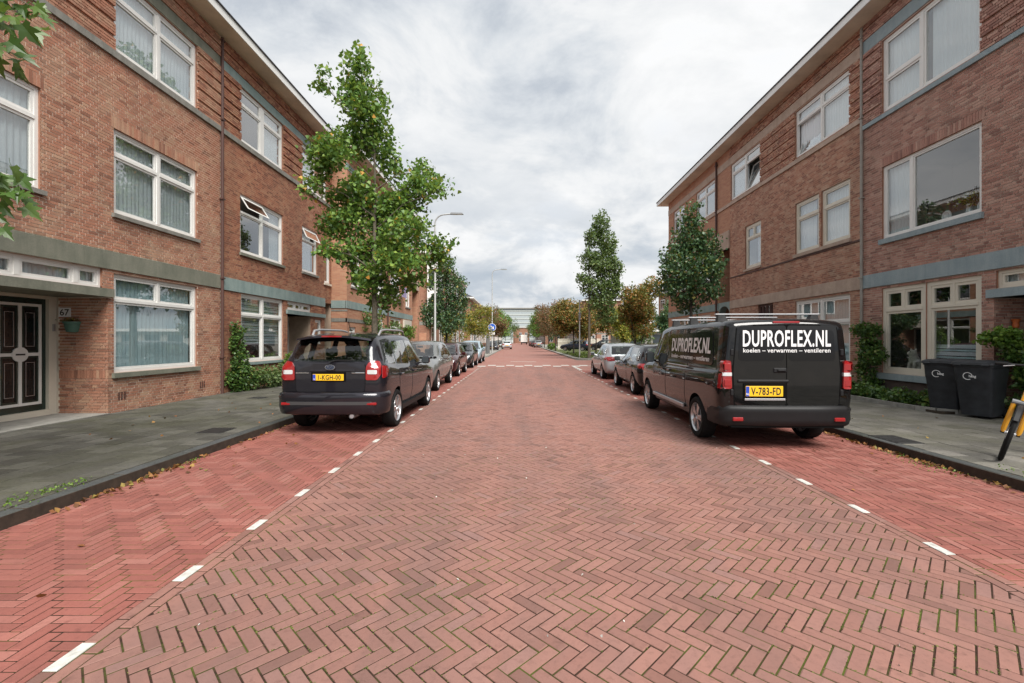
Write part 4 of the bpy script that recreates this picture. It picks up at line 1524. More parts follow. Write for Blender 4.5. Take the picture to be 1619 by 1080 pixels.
def houses_right():
    zt = 10.23
    h = thing_at('brick_house', (XR, 8, PAVE), 'purple-brown brick house with blue-grey bands and cream windows behind the bins', 'house')
    u0, u1 = 2.6, 12.5
    g1 = (9.28, 10.555, .755, 2.95); g2 = (10.565, 11.83, .755, 2.95)
    wf = (9.28, 11.83, 4.23, 6.12)
    w2 = (9.28, 11.83, 7.53, 9.42)
    wfb = (5.2, 7.6, 4.23, 6.12); w2b = (5.2, 7.6, 7.53, 9.42)
    strip = (6.3, 9.0, 2.63, 2.98)
    rec = (6.8, 9.04, PAVE - .05, 2.45, 1.2)
    recw = (6.8, 9.055, PAVE - .05, 2.45, 1.2)
    holes = [g1, g2, wf, w2, wfb, w2b, strip, rec]
    wall_shell(h, FR, u0, u1, -.05, zt, [recw if q is rec else q for q in holes], M['mortarR1'])
    bands = [(u0, u1, 3.02, 3.37), (u0, u1, 7.37, 7.48), (u0, u1, 9.46, 9.80), (6.1, 9.14, 2.44, 2.62), (9.2, 12.2, .0, .62)]
    rib = [(w2b[1], w2[0], 7.48, 9.46), (u0, w2b[0], 7.48, 9.46), (w2[1], u1, 7.48, 9.46), (u0, u1, 9.80, zt)]
    sold = [(w[0] - .06, w[1] + .06, w[3], snap(w[3] + .22, .1, zt)) for w in (wf, wfb)]
    bs = lay_bricks(FR, u0, u1 - .03, .1, zt, holes + bands + sold, rib)
    for q in sold: bs += soldier(*q)
    side = Fac((XR, 9.04, 0), (1, 0, 0), (0, -1, 0))
    sb = lay_bricks(side, .0, 1.2, .1, 2.44)
    place_bricks(h, [(FR, bs), (side, sb)], M['brickR1'])
    band(h, FR, u0, u1, 3.02, 3.37, 'stone_bluegrey', .035)
    band(h, FR, u0, u1, 7.37, 7.48, 'stone_bluegrey', .05)
    band(h, FR, u0, u1 - .004, 9.46, 9.80, 'stone_bluegrey', .015)
    mb = MB(); FR.box(mb, 9.2, 12.2, .0, .60, -.03, .012); mb.build('plinth', plain('plinth_dark', (.085, .062, .055), .9, vary=.25, scale=4), h)
    mb = MB(); FR.box(mb, 6.1, 9.135, 2.45, 2.615, -1.2, .07); mb.build('canopy', M['stone_bluegrey'], h)
    mb = MB(); FR.box(mb, 9.18, 11.93, .60, .752, -.14, .075); mb.build('sill', M['stone_bluegrey'], h)
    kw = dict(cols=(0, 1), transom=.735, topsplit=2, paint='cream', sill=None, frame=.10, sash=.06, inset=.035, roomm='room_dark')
    window(h, FR, *g1, **kw, curtain=[(0, 1, .0, .34, 'blind')], curtain_label='low striped blind in the cream window above the wheelie bins')
    window(h, FR, *g2, **kw)
    window(h, FR, *strip, cols=(0, .3, .62, 1), transom=None, sill=None, paint='cream', frame=.06, mull=.09, curtain=[(0, 1, 0, 1, 'net')], curtain_label='net curtain in the strip window over the right-hand doorway')
    window(h, FR, *wf, cols=(0, .67, 1), transom=None, sill='stone_bluegrey', sill_h=.13, sash=.035, curtain=[(.72, 1, 0, 1, 'net')], curtain_label='net curtain in the narrow pane beside the flower vase window')
    window(h, FR, *w2, cols=(0, .557, 1), transoms=[None, .45], sill=None, sash=.05, curtain=[(.0, .5, 0, 1, 'net'), (.58, 1, 0, 1, 'net')],
           curtain_label=['thin white drape in the top-floor window over the flower vase', 'patterned grey net in the barred pane of the top-floor right window'])
    window(h, FR, *wfb, transom=.7)
    window(h, FR, *w2b, transom=.7, sill=None)
    eave(h, FR, u0, 28.66 + .55, zt, .59, .20)
    fd = Fac((XR + 1.19, 0, 0), (0, 1, 0), (-1, 0, 0))
    mb = MB(); fd.box(mb, 7.0, 8.0, PAVE, 2.44, 0, .06); mb.build('door', M['door_green'], h)
    mb = MB(); frame4(fd, mb, 6.85, 9.02, PAVE, 2.45, .1, 0.0, .1); mb.build('door_frame', M['cream'], h)
    mb = MB(); FR.box(mb, 6.8, 9.03, .0, PAVE + .012, -1.2, .05); mb.build('threshold', M['concrete'], h)
    pipe(h, FR, 12.47, .1, 10.2, 'pipe_grey', .035, .05)
    mb = MB()
    mb.tube([side.P(.34, 1.99, .01), side.P(.34, 1.99, .07)], .012, 6)
    mb.lathe([(.02, 1.84), (.05, 1.85), (.055, 1.90), (.045, 1.95), (.075, 2.02), (.06, 2.02), (.03, 1.96)], 14, side.P(.34, 0, .09))
    o = mb.build('wall_lamp', M['terracotta'], None, smooth=True); tag(o, 'small orange-red lantern pot on the brick above the layered shrub', 'lantern')
    # things on the first-floor sill
    b = Vector(FR.P(9.75, 4.30, -.22))
    v = thing_at('flower_vase', b, 'glass vase of yellow and white flowers in the upper right window', 'vase')
    mb = MB(); mb.lathe([(.05, 0), (.065, .08), (.045, .2), (.06, .24)], 12, b); mb.build('vase', M['clear'], v, smooth=True)
    leaves_np('flowers', M['leaf_yellow'], [(b[0] + rnd.gauss(0, .10), b[1] + rnd.gauss(0, .13), b[2] + .34 + rnd.gauss(0, .07)) for _ in range(160)], .06, v)
    leaves_np('petals', M['curtain'], [(b[0] + rnd.gauss(0, .10), b[1] + rnd.gauss(0, .12), b[2] + .38 + rnd.gauss(0, .06)) for _ in range(60)], .06, v)
    for uu, lab in ((10.25, 'round white ornament left of the flower vase in the upper right window'), (9.45, 'round white ornament by the frame right of the flower vase')):
        mb = MB(); c = FR.P(uu, 4.42, -.2)
        mb.lathe([(0.0, -.012), (.11, -.012), (.12, 0), (.11, .012), (0, .012)], 20, c, 'x')
        mb.lathe([(.07, -.016), (.075, -.0165), (.075, .0165), (.07, .016)], 16, c, 'x', 1)
        FR.box(mb, uu - .04, uu + .04, 4.29, 4.31, -.24, -.16)
        o = mb.build('ornament', [M['letter'], M['silver']], None); tag(o, lab, 'ornament', 'round ornaments on the upper sill')
    c = FR.P(10.72, 4.30, -.2); mb = MB(); mb.lathe([(.04, 0), (.012, .03), (.01, .5), (.02, .52)], 10, c)
    o = mb.build('candlestick', M['blackiron'], None, smooth=True); tag(o, 'thin dark candlestick in the upper right window', 'candlestick')
    window_dog()

    h2 = thing_at('brick_house', (XR, 16.4, PAVE), 'orange-brown brick house with pinkish stone bands behind the black van', 'house')
    u0, u1 = 12.5, 20.3
    a1 = (12.96, 14.2, 4.53, 6.27); a2 = (14.3, 15.54, 4.53, 6.27)
    sm = (17.73, 18.97, 4.55, 6.34)
    wa = (12.96, 15.54, 7.83, 9.42); wb = (17.75, 20.25, 7.83, 9.42)
    gg = (12.96, 15.54, .9, 2.93); bar = (16.9, 17.95, 2.2, 3.0)
    holes = [a1, a2, sm, wa, wb, gg, bar]
    wall_shell(h2, FR, u0, u1, -.05, zt, holes, M['mortarR2'])
    bands = [(u0, u1, 3.01, 3.37), (u0, u1, 7.62, 7.76), (u0, u1, 9.46, 9.78)]
    rib = [(u0, wa[0], 7.76, 9.46), (wa[1], wb[0], 7.76, 9.46), (u0, u1, 9.78, zt)]
    bs = lay_bricks(FR, u0 + .03, u1, .1, zt, holes + bands, rib)
    place_bricks(h2, [(FR, bs)], M['brickR2'])
    band(h2, FR, u0 + .004, u1, 3.01, 3.37, 'stone_pink', .03)
    band(h2, FR, u0 + .004, u1, 7.62, 7.76, 'stone_pink', .05)
    band(h2, FR, u0 + .004, u1, 9.46, 9.78, 'stone_pink', .012)
    mb = MB(); FR.box(mb, u0 + .05, u1, 4.36, 4.41, -.02, .03); mb.build('string_course', M['pipe'], h2)
    kw = dict(cols=(0, 1), transom=.68, paint='cream', frame=.085, sill='stone_pink', sill_h=.11)
    window(h2, FR, *a1, **kw, curtain=[(0, 1, 0, 1, 'net')], curtain_label='net in the right half of the paired cream first-floor windows')
    window(h2, FR, *a2, **kw, curtain=[(.3, 1, 0, 1, 'net')], curtain_label='net in the left half of the paired cream first-floor windows')
    window(h2, FR, *sm, cols=(0, 1), transom=.70, topsplit=2, paint='cream', frame=.10, sill='stone_pink', curtain=[(0, .45, 0, 1, 'net')], curtain_label='net in the small lone first-floor window right of the dark tree')
    window(h2, FR, *wa, cols=(0, .5, 1), transom=.72, sill=None, opened={(1, 0): ('bottom', 14)}, curtain=[(0, 1, 0, 1, 'net')], curtain_label='white drapes in the top-floor window above the paired cream windows')
    window(h2, FR, *wb, cols=(0, .5, 1), transom=.73, sill=None, opened={(0, 0): ('bottom', 14)}, curtain=[(.5, 1, 0, 1, 'net')], curtain_label='white drapes in the tilted top-floor window above the small lone window')
    window(h2, FR, *gg, cols=(0, .5, 1), transom=.62, frame=.08, curtain=[(0, 1, 0, 1, 'curtain_blue')], curtain_label='pale grey-blue curtain in the ground window just above the van roof')
    window(h2, FR, *bar, cols=(0, .25, .5, .75, 1), transom=None, frame=.04, mull=.04, paint='pipe', sill=None)

    h3 = thing_at('brick_house', (XR, 24.5, PAVE), 'corner brick house with stone porch block behind the dark round tree', 'house')
    u0, u1 = 20.3, 28.66
    porch = (20.35, 21.45, PAVE - .05, 5.75, 1.0)
    W3 = [((21.9, 24.2, 7.83, 9.42), (0, .5, 1)), ((25.9, 27.7, 7.83, 9.42), (0, .5, 1)), ((22.2, 24.2, 4.5, 6.3), (0, .5, 1)), ((25.6, 27.6, 4.5, 6.3), (0, .5, 1)), ((22.4, 24.4, .95, 2.9), (0, .5, 1)), ((25.2, 27.9, .95, 2.9), (0, .33, .66, 1))]
    wall_shell(h3, FR, u0, u1, -.05, zt, [w[0] for w in W3] + [porch], M['btexR'], d=0)
    for w, c in W3: window(h3, FR, *w, cols=c, transom=.72, sill='stone_pink' if w[2] < 7 else None)
    mb = MB(); FR.box(mb, 20.32, 21.5, 5.75, 6.55, -.2, .07); mb.build('porch_block', M['stone_pink'], h3)
    band(h3, FR, 21.45, u1, 3.0, 3.34, 'stone_blue', .03)
    band(h3, FR, u0 + .004, u1, 7.62, 7.76, 'stone_pink', .05)
    band(h3, FR, u0 + .004, u1, 9.46, 9.78, 'stone_pink', .02)
    mb = MB()
    n = 10
    arch = [(20.35, 3.35), (20.35, 2.75)] + [(20.9 - .55 * math.cos(math.pi * i / n), 2.75 + .42 * math.sin(math.pi * i / n)) for i in range(n + 1)] + [(21.45, 3.35)]
    for i in range(2, 2 + n):
        a, b_ = arch[i], arch[i + 1]
        mb.hexa([FR.P(a[0], a[1], -.3), FR.P(b_[0], b_[1], -.3), FR.P(b_[0], b_[1], .01), FR.P(a[0], a[1], .01), FR.P(a[0], 3.35, -.3), FR.P(b_[0], 3.35, -.3), FR.P(b_[0], 3.35, .01), FR.P(a[0], 3.35, .01)])
    mb.build('arch', M['stone_blue'], h3)
    pipe(h3, FR, 21.62, .1, 10.1, 'pipe', .045, .06)


def window_dog():
    """a small white dog sitting behind the cream window"""
    b = Vector(FR.P(11.10, .812, -.27))
    t = thing_at('dog', b, 'small white dog sitting behind the left cream ground-floor window', 'dog')
    me = bpy.data.meshes.new('body')
    # x across the glass (towards the street is -x), y along the wall
    V = [(0, 0, .10), (0, .02, .22), (-.03, .03, .33), (-.06, .03, .41), (-.09, .03, .485), (-.20, .03, .455),
         (-.08, -.05, .24), (-.11, -.055, .12), (-.12, -.055, .015), (-.08, .10, .24), (-.11, .105, .12), (-.12, .105, .015),
         (.02, -.09, .09), (-.10, -.11, .02), (.02, .12, .09), (-.10, .14, .02), (.10, .02, .05), (.18, .08, .03),
         (-.05, -.03, .53), (-.05, -.045, .585), (-.05, .09, .53), (-.05, .105, .585)]
    E = [(0, 1), (1, 2), (2, 3), (3, 4), (4, 5), (2, 6), (6, 7), (7, 8), (2, 9), (9, 10), (10, 11), (0, 12), (12, 13), (0, 14), (14, 15), (0, 16), (16, 17), (4, 18), (18, 19), (4, 20), (20, 21)]
    rr = [.11, .105, .09, .065, .075, .032, .04, .03, .028, .04, .03, .028, .07, .035, .07, .035, .04, .02, .03, .012, .03, .012]
    me.from_pydata(V, E, [])
    o = bpy.data.objects.new('body', me)
    COL.objects.link(o)
    m = o.modifiers.new('s', 'SKIN')
    for i, r in enumerate(rr): me.skin_vertices[0].data[i].radius = (r, r)
    me.skin_vertices[0].data[0].use_root = True
    sm = o.modifiers.new('d', 'SUBSURF'); sm.levels = 2; sm.render_levels = 2
    dg = bpy.context.evaluated_depsgraph_get()
    me2 = bpy.data.meshes.new_from_object(o.evaluated_get(dg))
    o.modifiers.clear()
    o.data = me2
    me2.materials.clear(); me2.materials.append(M['fur'])
    me2.polygons.foreach_set('use_smooth', [True] * len(me2.polygons))
    o.parent = t
    mb = MB()
    for p, r in (((-.236, .03, .46), .016), ((-.152, -.005, .505), .012), ((-.152, .065, .505), .012)):
        mb.lathe([(0.001, -r), (r * .7, -r * .7), (r, 0), (r * .7, r * .7), (.001, r)], 8, p)
    e = bpy.data.objects.new('eyes_and_nose', mb.mesh('eyes_and_nose', M['ink'], None, True)); attach(e, t)


house_67()
side_houses_left()
houses_right()
# ------------------------------------------------------------------ vehicles (local: x right, y forward from the tail, z up)
def body_mesh(st, wheels, wr, wx, name='body', cabin=None, side=(), rear=None, front=None):
    """lofted shell with wheel arches. st rows: y, z_bottom, z_belt, z_top, half widths at bottom, belt, top"""
    st = np.array(st, float)
    ys = st[:, 0]
    q = []
    for i in range(len(ys) - 1):
        n = max(1, int(math.ceil((ys[i + 1] - ys[i]) / 0.12)))
        q += [ys[i] + (ys[i + 1] - ys[i]) * k / n for k in range(n)]
    q.append(ys[-1])
    cols = [pchip(ys, st[:, k], q) for k in range(1, 7)]
    mb = MB()
    rings = []
    for i, y in enumerate(q):
        zb, zl, zt, wb, wm, wt_ = (c[i] for c in cols)
        zl = min(zl, zt - .02)
        h = zt - zl
        r = min(.085, h * .45)
        half = [(0, zb), (wb * .6, zb), (wb * .93, zb + .004), (wb, zb + .05), (wb + (wm - wb) * .55, zb + (zl - zb) * .22), (wb + (wm - wb) * .9, zb + (zl - zb) * .42),
                (wm, zb + (zl - zb) * .62), (wm - .008, zb + (zl - zb) * .80), (wm - .022, zl - .03), (wm - .05, zl + .002)]
        for t in (.25, .5, .75):
            a = zl + (h - r) * t
            half.append(((wm - .052) + (wt_ - wm + .052) * (t ** 1.05) * .93, a))
        half += [(wt_ + (wm - .05 - wt_) * .05, zl + h - r), (wt_ - r * .25, zt - r * .38), (wt_ - r * .9, zt - r * .05), (wt_ * .62, zt + .018), (wt_ * .3, zt + .027), (0, zt + .03)]
        ring = half + [(-a, b) for a, b in reversed(half[1:-1])]
        rings.append([(a, y, b) for a, b in ring])
    n = len(rings[0])
    vs = [p for r_ in rings for p in r_]
    fs = [(i * n + k, i * n + (k + 1) % n, (i + 1) * n + (k + 1) % n, (i + 1) * n + k) for i in range(len(rings) - 1) for k in range(n)]
    fs += [tuple(range(n)), tuple((len(rings) - 1) * n + k for k in reversed(range(n)))]
    mb.add(vs, fs)
    me = mb.mesh(name, [M['paint'], M['gap']])
    bvh = BVHTree.FromPolygons([v.co.copy() for v in me.vertices], [tuple(p.vertices) for p in me.polygons])
    o = bpy.data.objects.new(name, me)
    COL.objects.link(o)
    cm = MB()
    for wy in wheels:
        for sx in (-1, 1):
            cm.lathe([(.0001, sx * (wx - .30)), (wr, sx * (wx - .30)), (wr, sx * 1.4), (.0001, sx * 1.4)], 36, (0, wy, wr * .86), 'x')
    cme = cm.mesh('cutter', [M['gap']])
    co = bpy.data.objects.new('cutter', cme)
    COL.objects.link(co)
    cutters = [co]

    def cutter(mbx, mat):
        q_ = bpy.data.objects.new('cutter', mbx.mesh('cutter', [mat]))
        COL.objects.link(q_)
        cutters.append(q_)
    if cabin:
        # hollow passenger space: the same sections set in by the thickness of the shell
        y0, y1, zf = cabin
        cm2 = MB()
        qs = [y0 + (y1 - y0) * k / 14 for k in range(15)]
        cc = [pchip(ys, st[:, k], qs) for k in range(1, 7)]
        rg = []
        for i, y in enumerate(qs):
            zb, zl, zt, wb, wm, wt_ = (c[i] for c in cc)
            top = max(zt - .045, zf + .12)
            w1 = wm - .10
            w2 = min(w1, wt_ - .045)
            zl2 = min(zl, top - .05)
            half = [(0, zf), (w1 * .96, zf), (w1, zf + .04), (w1, zl2), (w2, top - .05), (w2 - .08, top), (0, top)]
            ring = half + [(-a_, b_) for a_, b_ in reversed(half[1:-1])]
            rg.append([(a_, y, b_) for a_, b_ in ring])
        m_ = len(rg[0])
        cm2.add([p for r_ in rg for p in r_], [(i * m_ + k, i * m_ + (k + 1) % m_, (i + 1) * m_ + (k + 1) % m_, (i + 1) * m_ + k) for i in range(len(rg) - 1) for k in range(m_)] + [tuple(range(m_)), tuple((len(rg) - 1) * m_ + k for k in reversed(range(m_)))])
        cutter(cm2, M['cabin'])
        def shrink(p, d=.018):
            cx = sum(v[0] for v in p) / len(p); cz = sum(v[1] for v in p) / len(p)
            return [(v[0] + math.copysign(min(d, abs(cx - v[0])), cx - v[0]), v[1] + math.copysign(min(d, abs(cz - v[1])), cz - v[1])) for v in p]
        for p in side:
            w_ = MB(); w_.prism(shrink(p), lambda a_, b_, d: (d, a_, b_), -2, 2); cutter(w_, M['gap'])
        if rear:
            w_ = MB(); w_.prism(shrink(rear), lambda a_, b_, d: (a_, d, b_), -1, y0 + .35); cutter(w_, M['gap'])
        if front:
            w_ = MB(); w_.prism(shrink(front), lambda a_, b_, d: (a_, d, b_), y1 - .5, 7); cutter(w_, M['gap'])
    for q_ in cutters:
        md = o.modifiers.new('b', 'BOOLEAN')
        md.operation = 'DIFFERENCE'; md.object = q_; md.solver = 'EXACT'
        try: md.material_mode = 'TRANSFER'
        except Exception: pass
    dg = bpy.context.evaluated_depsgraph_get()
    me2 = bpy.data.meshes.new_from_object(o.evaluated_get(dg))
    o.modifiers.clear()
    for q_ in cutters: bpy.data.objects.remove(q_)
    bpy.data.objects.remove(o)
    me2.polygons.foreach_set('use_smooth', [True] * len(me2.polygons))
    me2.set_sharp_from_angle(angle=R(38))
    return me2, bvh


RAYS = {'x-': ((-1, 0, 0), lambda a, b: (-4, a, b)), 'x+': ((1, 0, 0), lambda a, b: (4, a, b)), 'rear': ((0, -1, 0), lambda a, b: (a, -6, b)), 'front': ((0, 1, 0), lambda a, b: (a, 12, b)), 'top': ((0, 0, 1), lambda a, b: (a, b, 6))}


def round_poly(p, r, n=4):
    out = []
    m = len(p)
    for i in range(m):
        a, b, c = Vector(p[i - 1]), Vector(p[i]), Vector(p[(i + 1) % m])
        d1, d2 = (a - b), (c - b)
        k = min(r, d1.length * .45, d2.length * .45)
        s, e = b + d1.normalized() * k, b + d2.normalized() * k
        for t in range(n + 1):
            t /= n
            out.append(tuple((1 - t) ** 2 * s + 2 * t * (1 - t) * b + t * t * e))
    return out


def patch(mb, bvh, poly, side, off=.004, depth=.03, seg=.10, m=0, faces=None, verts=None):
    """a polygon given in the plane across `side`, laid onto the body"""
    out, orig = RAYS[side]
    out = Vector(out)
    bm = bmesh.new()
    if verts is None:
        vs = [bm.verts.new((a, b, 0)) for a, b in poly]
        f = bm.faces.new(vs)
        bmesh.ops.triangulate(bm, faces=[f])
    else:
        vs = [bm.verts.new((a, b, 0)) for a, b in verts]
        for f in faces:
            try: bm.faces.new([vs[i] for i in f])
            except ValueError: pass
        bmesh.ops.triangulate(bm, faces=bm.faces[:])
    for _ in range(5):
        lg = [e for e in bm.edges if e.calc_length() > seg]
        if not lg: break
        bmesh.ops.subdivide_edges(bm, edges=lg, cuts=1)
        bmesh.ops.triangulate(bm, faces=bm.faces[:])
    bm.verts.ensure_lookup_table()
    P = []
    last = None
    for v in bm.verts:
        o = Vector(orig(v.co.x, v.co.y))
        h = bvh.ray_cast(o, -out)
        if h[0] is None:
            loc, nr, idx, dist = bvh.find_nearest(o + (-out) * (abs((o).dot(out)) - .8))
            q = Vector(orig(v.co.x, v.co.y)); q = q + (-out) * ((q - loc).dot(out))
            P.append(q + out * off)
        else:
            P.append(h[0] + out * off)
    n = len(mb.v)
    mb.v += [tuple(p) for p in P]
    nf = 0
    for f in bm.faces:
        mb.f.append(tuple(n + v.index for v in f.verts)); mb.m.append(m)
    if depth:
        for e in bm.edges:
            if len(e.link_faces) == 1:
                a, b = e.verts[0].index, e.verts[1].index
                k = len(mb.v)
                mb.v += [tuple(P[a] - out * (depth + off)), tuple(P[b] - out * (depth + off))]
                mb.f.append((n + a, n + b, k + 1, k)); mb.m.append(m)
    bm.free()


def mir(poly):
    return [(-a, b) for a, b in reversed(poly)]


def add_part(name, mb, mat, parent, color=None, smooth=True, sharp=40):
    o = mb.build(name, M[mat] if isinstance(mat, str) else mat, parent, smooth=smooth, sharp=sharp)
    if color is not None: o.color = (*color, 1)
    return o


def make_wheel(r, w, style, spokes=5):
    """tyre mesh, rim mesh around the origin, outer face towards +x"""
    t = MB()
    rr = r * .69
    t.lathe([(rr, -w / 2), (r * .93, -w / 2), (r * .985, -w * .38), (r, -w * .25), (r, w * .25), (r * .985, w * .38), (r * .93, w / 2), (r * .80, w / 2 + .004), (rr, w / 2 - .01)], 36, (0, 0, 0), 'x')
    for k in range(3):
        x = (-.12 + .12 * k) * w * 1.6
        t.lathe([(r * .99, x - .004), (r * 1.003, x - .003), (r * 1.003, x + .003), (r * .99, x + .004)], 36, (0, 0, 0), 'x')
    s = MB()
    s.lathe([(rr, -w / 2), (rr * .93, -w / 2 + .01), (rr * .93, w * .15), (rr * .96, w * .42), (rr * 1.01, w / 2 - .004), (rr * 1.02, w / 2 - .012)], 36, (0, 0, 0), 'x')
    s.lathe([(.001, w * .02), (rr * .9, w * .02)], 24, (0, 0, 0), 'x', 1)
    s.lathe([(.001, w * .36), (rr * .20, w * .36), (rr * .24, w * .28), (rr * .24, w * .05)], 20, (0, 0, 0), 'x')
    for k in range(spokes):
        a0 = 2 * math.pi * k / spokes + .3
        for da in ((-.16, .16) if style == 'twin' else (0,)):
            wd = .030 if style == 'twin' else .045
            for q in (0,):
                a = a0 + da
                c, sn = math.cos(a), math.sin(a)
                i0, i1 = rr * .18, rr * .96
                pc, ps = -sn, c
                k0, k1 = wd * .55, wd * (.75 if style == 'twin' else 1.0)
                C = []
                for x in (w * .18, w * .40):
                    C += [(x, i0 * c + pc * k0, i0 * sn + ps * k0), (x, i0 * c - pc * k0, i0 * sn - ps * k0), (x - w * .0, i1 * c - pc * k1, i1 * sn - ps * k1), (x, i1 * c + pc * k1, i1 * sn + ps * k1)]
                s.hexa(C)
    tm = t.mesh('tyre', M['rubber'], None, True, 40)
    rm = s.mesh('rim', [M['alloy'], M['gap']], None, True, 35)
    return tm, rm


def put_wheels(root, wheels, wx, r, tm, rm):
    for wy in wheels:
        for sx in (-1, 1):
            o = bpy.data.objects.new('wheel', tm); attach(o, root)
            o.location = (sx * (wx - .105), wy, r)
            o.rotation_euler = (rnd.random() * 6, 0, 0 if sx > 0 else math.pi)
            q = bpy.data.objects.new('rim', rm); attach(q, o)


def plate(root, bvh_y, x, z, text, w=.52, h=.11, front=False):
    """yellow number plate facing -y (or +y)"""
    s = -1 if not front else 1
    mb = MB()
    rbox(mb, x - w / 2, x + w / 2, bvh_y, bvh_y + s * .012, z - h / 2, z + h / 2, .004)
    p = mb.build('number_plate', M['plate'], root)
    mb = MB()
    e = (x - w / 2 if not front else x + w / 2)
    k = 1 if not front else -1
    mb.box(*sorted((e + k * .004, e + k * .05)), *sorted((bvh_y + s * .0122, bvh_y + s * .0135)), z - h / 2 + .005, z + h / 2 - .005)
    mb.build('blue_strip', M['plate_blue'], p)
    if not text: return p
    v, f = text_mb(text, h * .68, .80, .022, 1.10)
    fit = min(1.0, (w - .075) * .93 / (max(q_[0] for q_ in v) - min(q_[0] for q_ in v)))
    v = [(q_[0] * fit, q_[1]) for q_ in v]
    mb = MB(); mb.add([(x + k * .022 + k * a, bvh_y + s * .0138, z - h * .33 + b) for a, b in v], f)
    mb.build('characters', M['ink'], p, fix=False)
    v, f = text_mb('NL', h * .2, .8, .01)
    mb = MB(); mb.add([(e + k * .027 + k * a, bvh_y + s * .0142, z - h * .36 + b) for a, b in v], f)
    mb.build('country_code', M['letter'], p, fix=False)
    return p


def mirrors(root, x, y, z, color, s=1.0):
    for sx in (-1, 1):
        mb = MB()
        rbox(mb, sx * (x + .02), sx * (x + .20), y - .05, y + .07, z, z + .16 * s, .03)
        mb.tube([(sx * (x - .06), y + .03, z + .02), (sx * (x + .04), y + .02, z + .04)], .025, 8)
        add_part('wing_mirror', mb, 'paint', root, color, smooth=False)
        m2 = MB(); m2.box(*sorted((sx * (x + .04), sx * (x + .185))), y - .056, y - .051, z + .02, z + .14 * s)
        add_part('mirror_glass', m2, 'privacy', root, smooth=False)


def door_set(root, bvh, polys, color, handles):
    for side in ('x-', 'x+'):
        for poly, hd in zip(polys, handles):
            g = MB()
            cx = sum(p[0] for p in poly) / len(poly); cz = sum(p[1] for p in poly) / len(poly)
            big = [(cx + (a - cx) * (1 + .009 / max(.2, abs(a - cx))), cz + (b - cz) * (1 + .009 / max(.2, abs(b - cz)))) for a, b in poly]
            patch(g, bvh, round_poly(big, .05), side, .0015, .01, .14)
            add_part('door_gap', g, 'gap', root)
            d = MB()
            patch(d, bvh, round_poly(poly, .05), side, .004, .01, .12)
            do = add_part('door', d, 'paint', root, color)
            if hd:
                hm = MB()
                sx = -1 if side == 'x-' else 1
                hit = bvh.ray_cast(Vector((sx * 4, hd[0], hd[1])), Vector((-sx, 0, 0)))
                hx = hit[0].x if hit[0] is not None else sx * .88
                rbox(hm, hx - sx * .01, hx + sx * .035, hd[0] - .10, hd[0] + .10, hd[1] - .016, hd[1] + .018, .01)
                ho = add_part('handle', hm, 'paint', do, color, smooth=False)


def windows_side(root, bvh, polys, mat='privacy', off=.0055):
    for side in ('x-', 'x+'):
        for poly in polys:
            w = MB(); patch(w, bvh, round_poly(poly, .04), side, off, .02, .10)
            add_part('side_window', w, mat, root)


def cabin_fit(root, y_front, y_rear, z, w=.36, dash=None):
    """seats with headrests, dashboard and steering wheel seen through the glass"""
    def seat(x, y, wd):
        m = MB()
        rbox(m, x - wd, x + wd, y - .02, y + .46, z, z + .14, .04)
        m.hexa([(x - wd, y - .02, z + .10), (x + wd, y - .02, z + .10), (x + wd, y + .10, z + .10), (x - wd, y + .10, z + .10), (x - wd * .85, y - .20, z + .62), (x + wd * .85, y - .20, z + .62), (x + wd * .85, y - .11, z + .62), (x - wd * .85, y - .11, z + .62)])
        return m
    for x in (-w, w):
        so = add_part('seat', seat(x, y_front, .23), 'seatcloth', root, smooth=False)
        m = MB(); rbox(m, x - .12, x + .12, y_front - .24, y_front - .14, z + .66, z + .84, .03); m.tube([(x, y_front - .19, z + .58), (x, y_front - .19, z + .70)], .02, 6)
        add_part('headrest', m, 'seatcloth', so, smooth=False)
    so = add_part('rear_bench', seat(0, y_rear, .58), 'seatcloth', root, smooth=False)
    for x in (-.38, 0, .38):
        m = MB(); rbox(m, x - .11, x + .11, y_rear - .25, y_rear - .16, z + .63, z + .79, .03); m.tube([(x, y_rear - .2, z + .55), (x, y_rear - .2, z + .66)], .02, 6)
        add_part('headrest', m, 'seatcloth', so, smooth=False)
    if dash:
        m = MB(); rbox(m, -.68, .68, dash - .22, dash + .18, z + .22, z + .42, .05); add_part('dashboard', m, 'cabin', root, smooth=False)
        m = MB(); c_ = Vector((-w, dash - .34, z + .40)); n_ = 18
        m.tube([c_ + Vector((.18 * math.cos(t * 2 * math.pi / n_), -.05 * math.sin(t * 2 * math.pi / n_), .17 * math.sin(t * 2 * math.pi / n_))) for t in range(n_ + 1)], .014, 6); m.tube([c_, c_ + Vector((0, .16, -.08))], .03, 6)
        add_part('steering_wheel', m, 'plastic', root)
    m = MB(); rbox(m, -.10, .10, dash - .62, dash - .59, z + .86, z + .93, .01); add_part('inside_mirror', m, 'plastic', root, smooth=False)


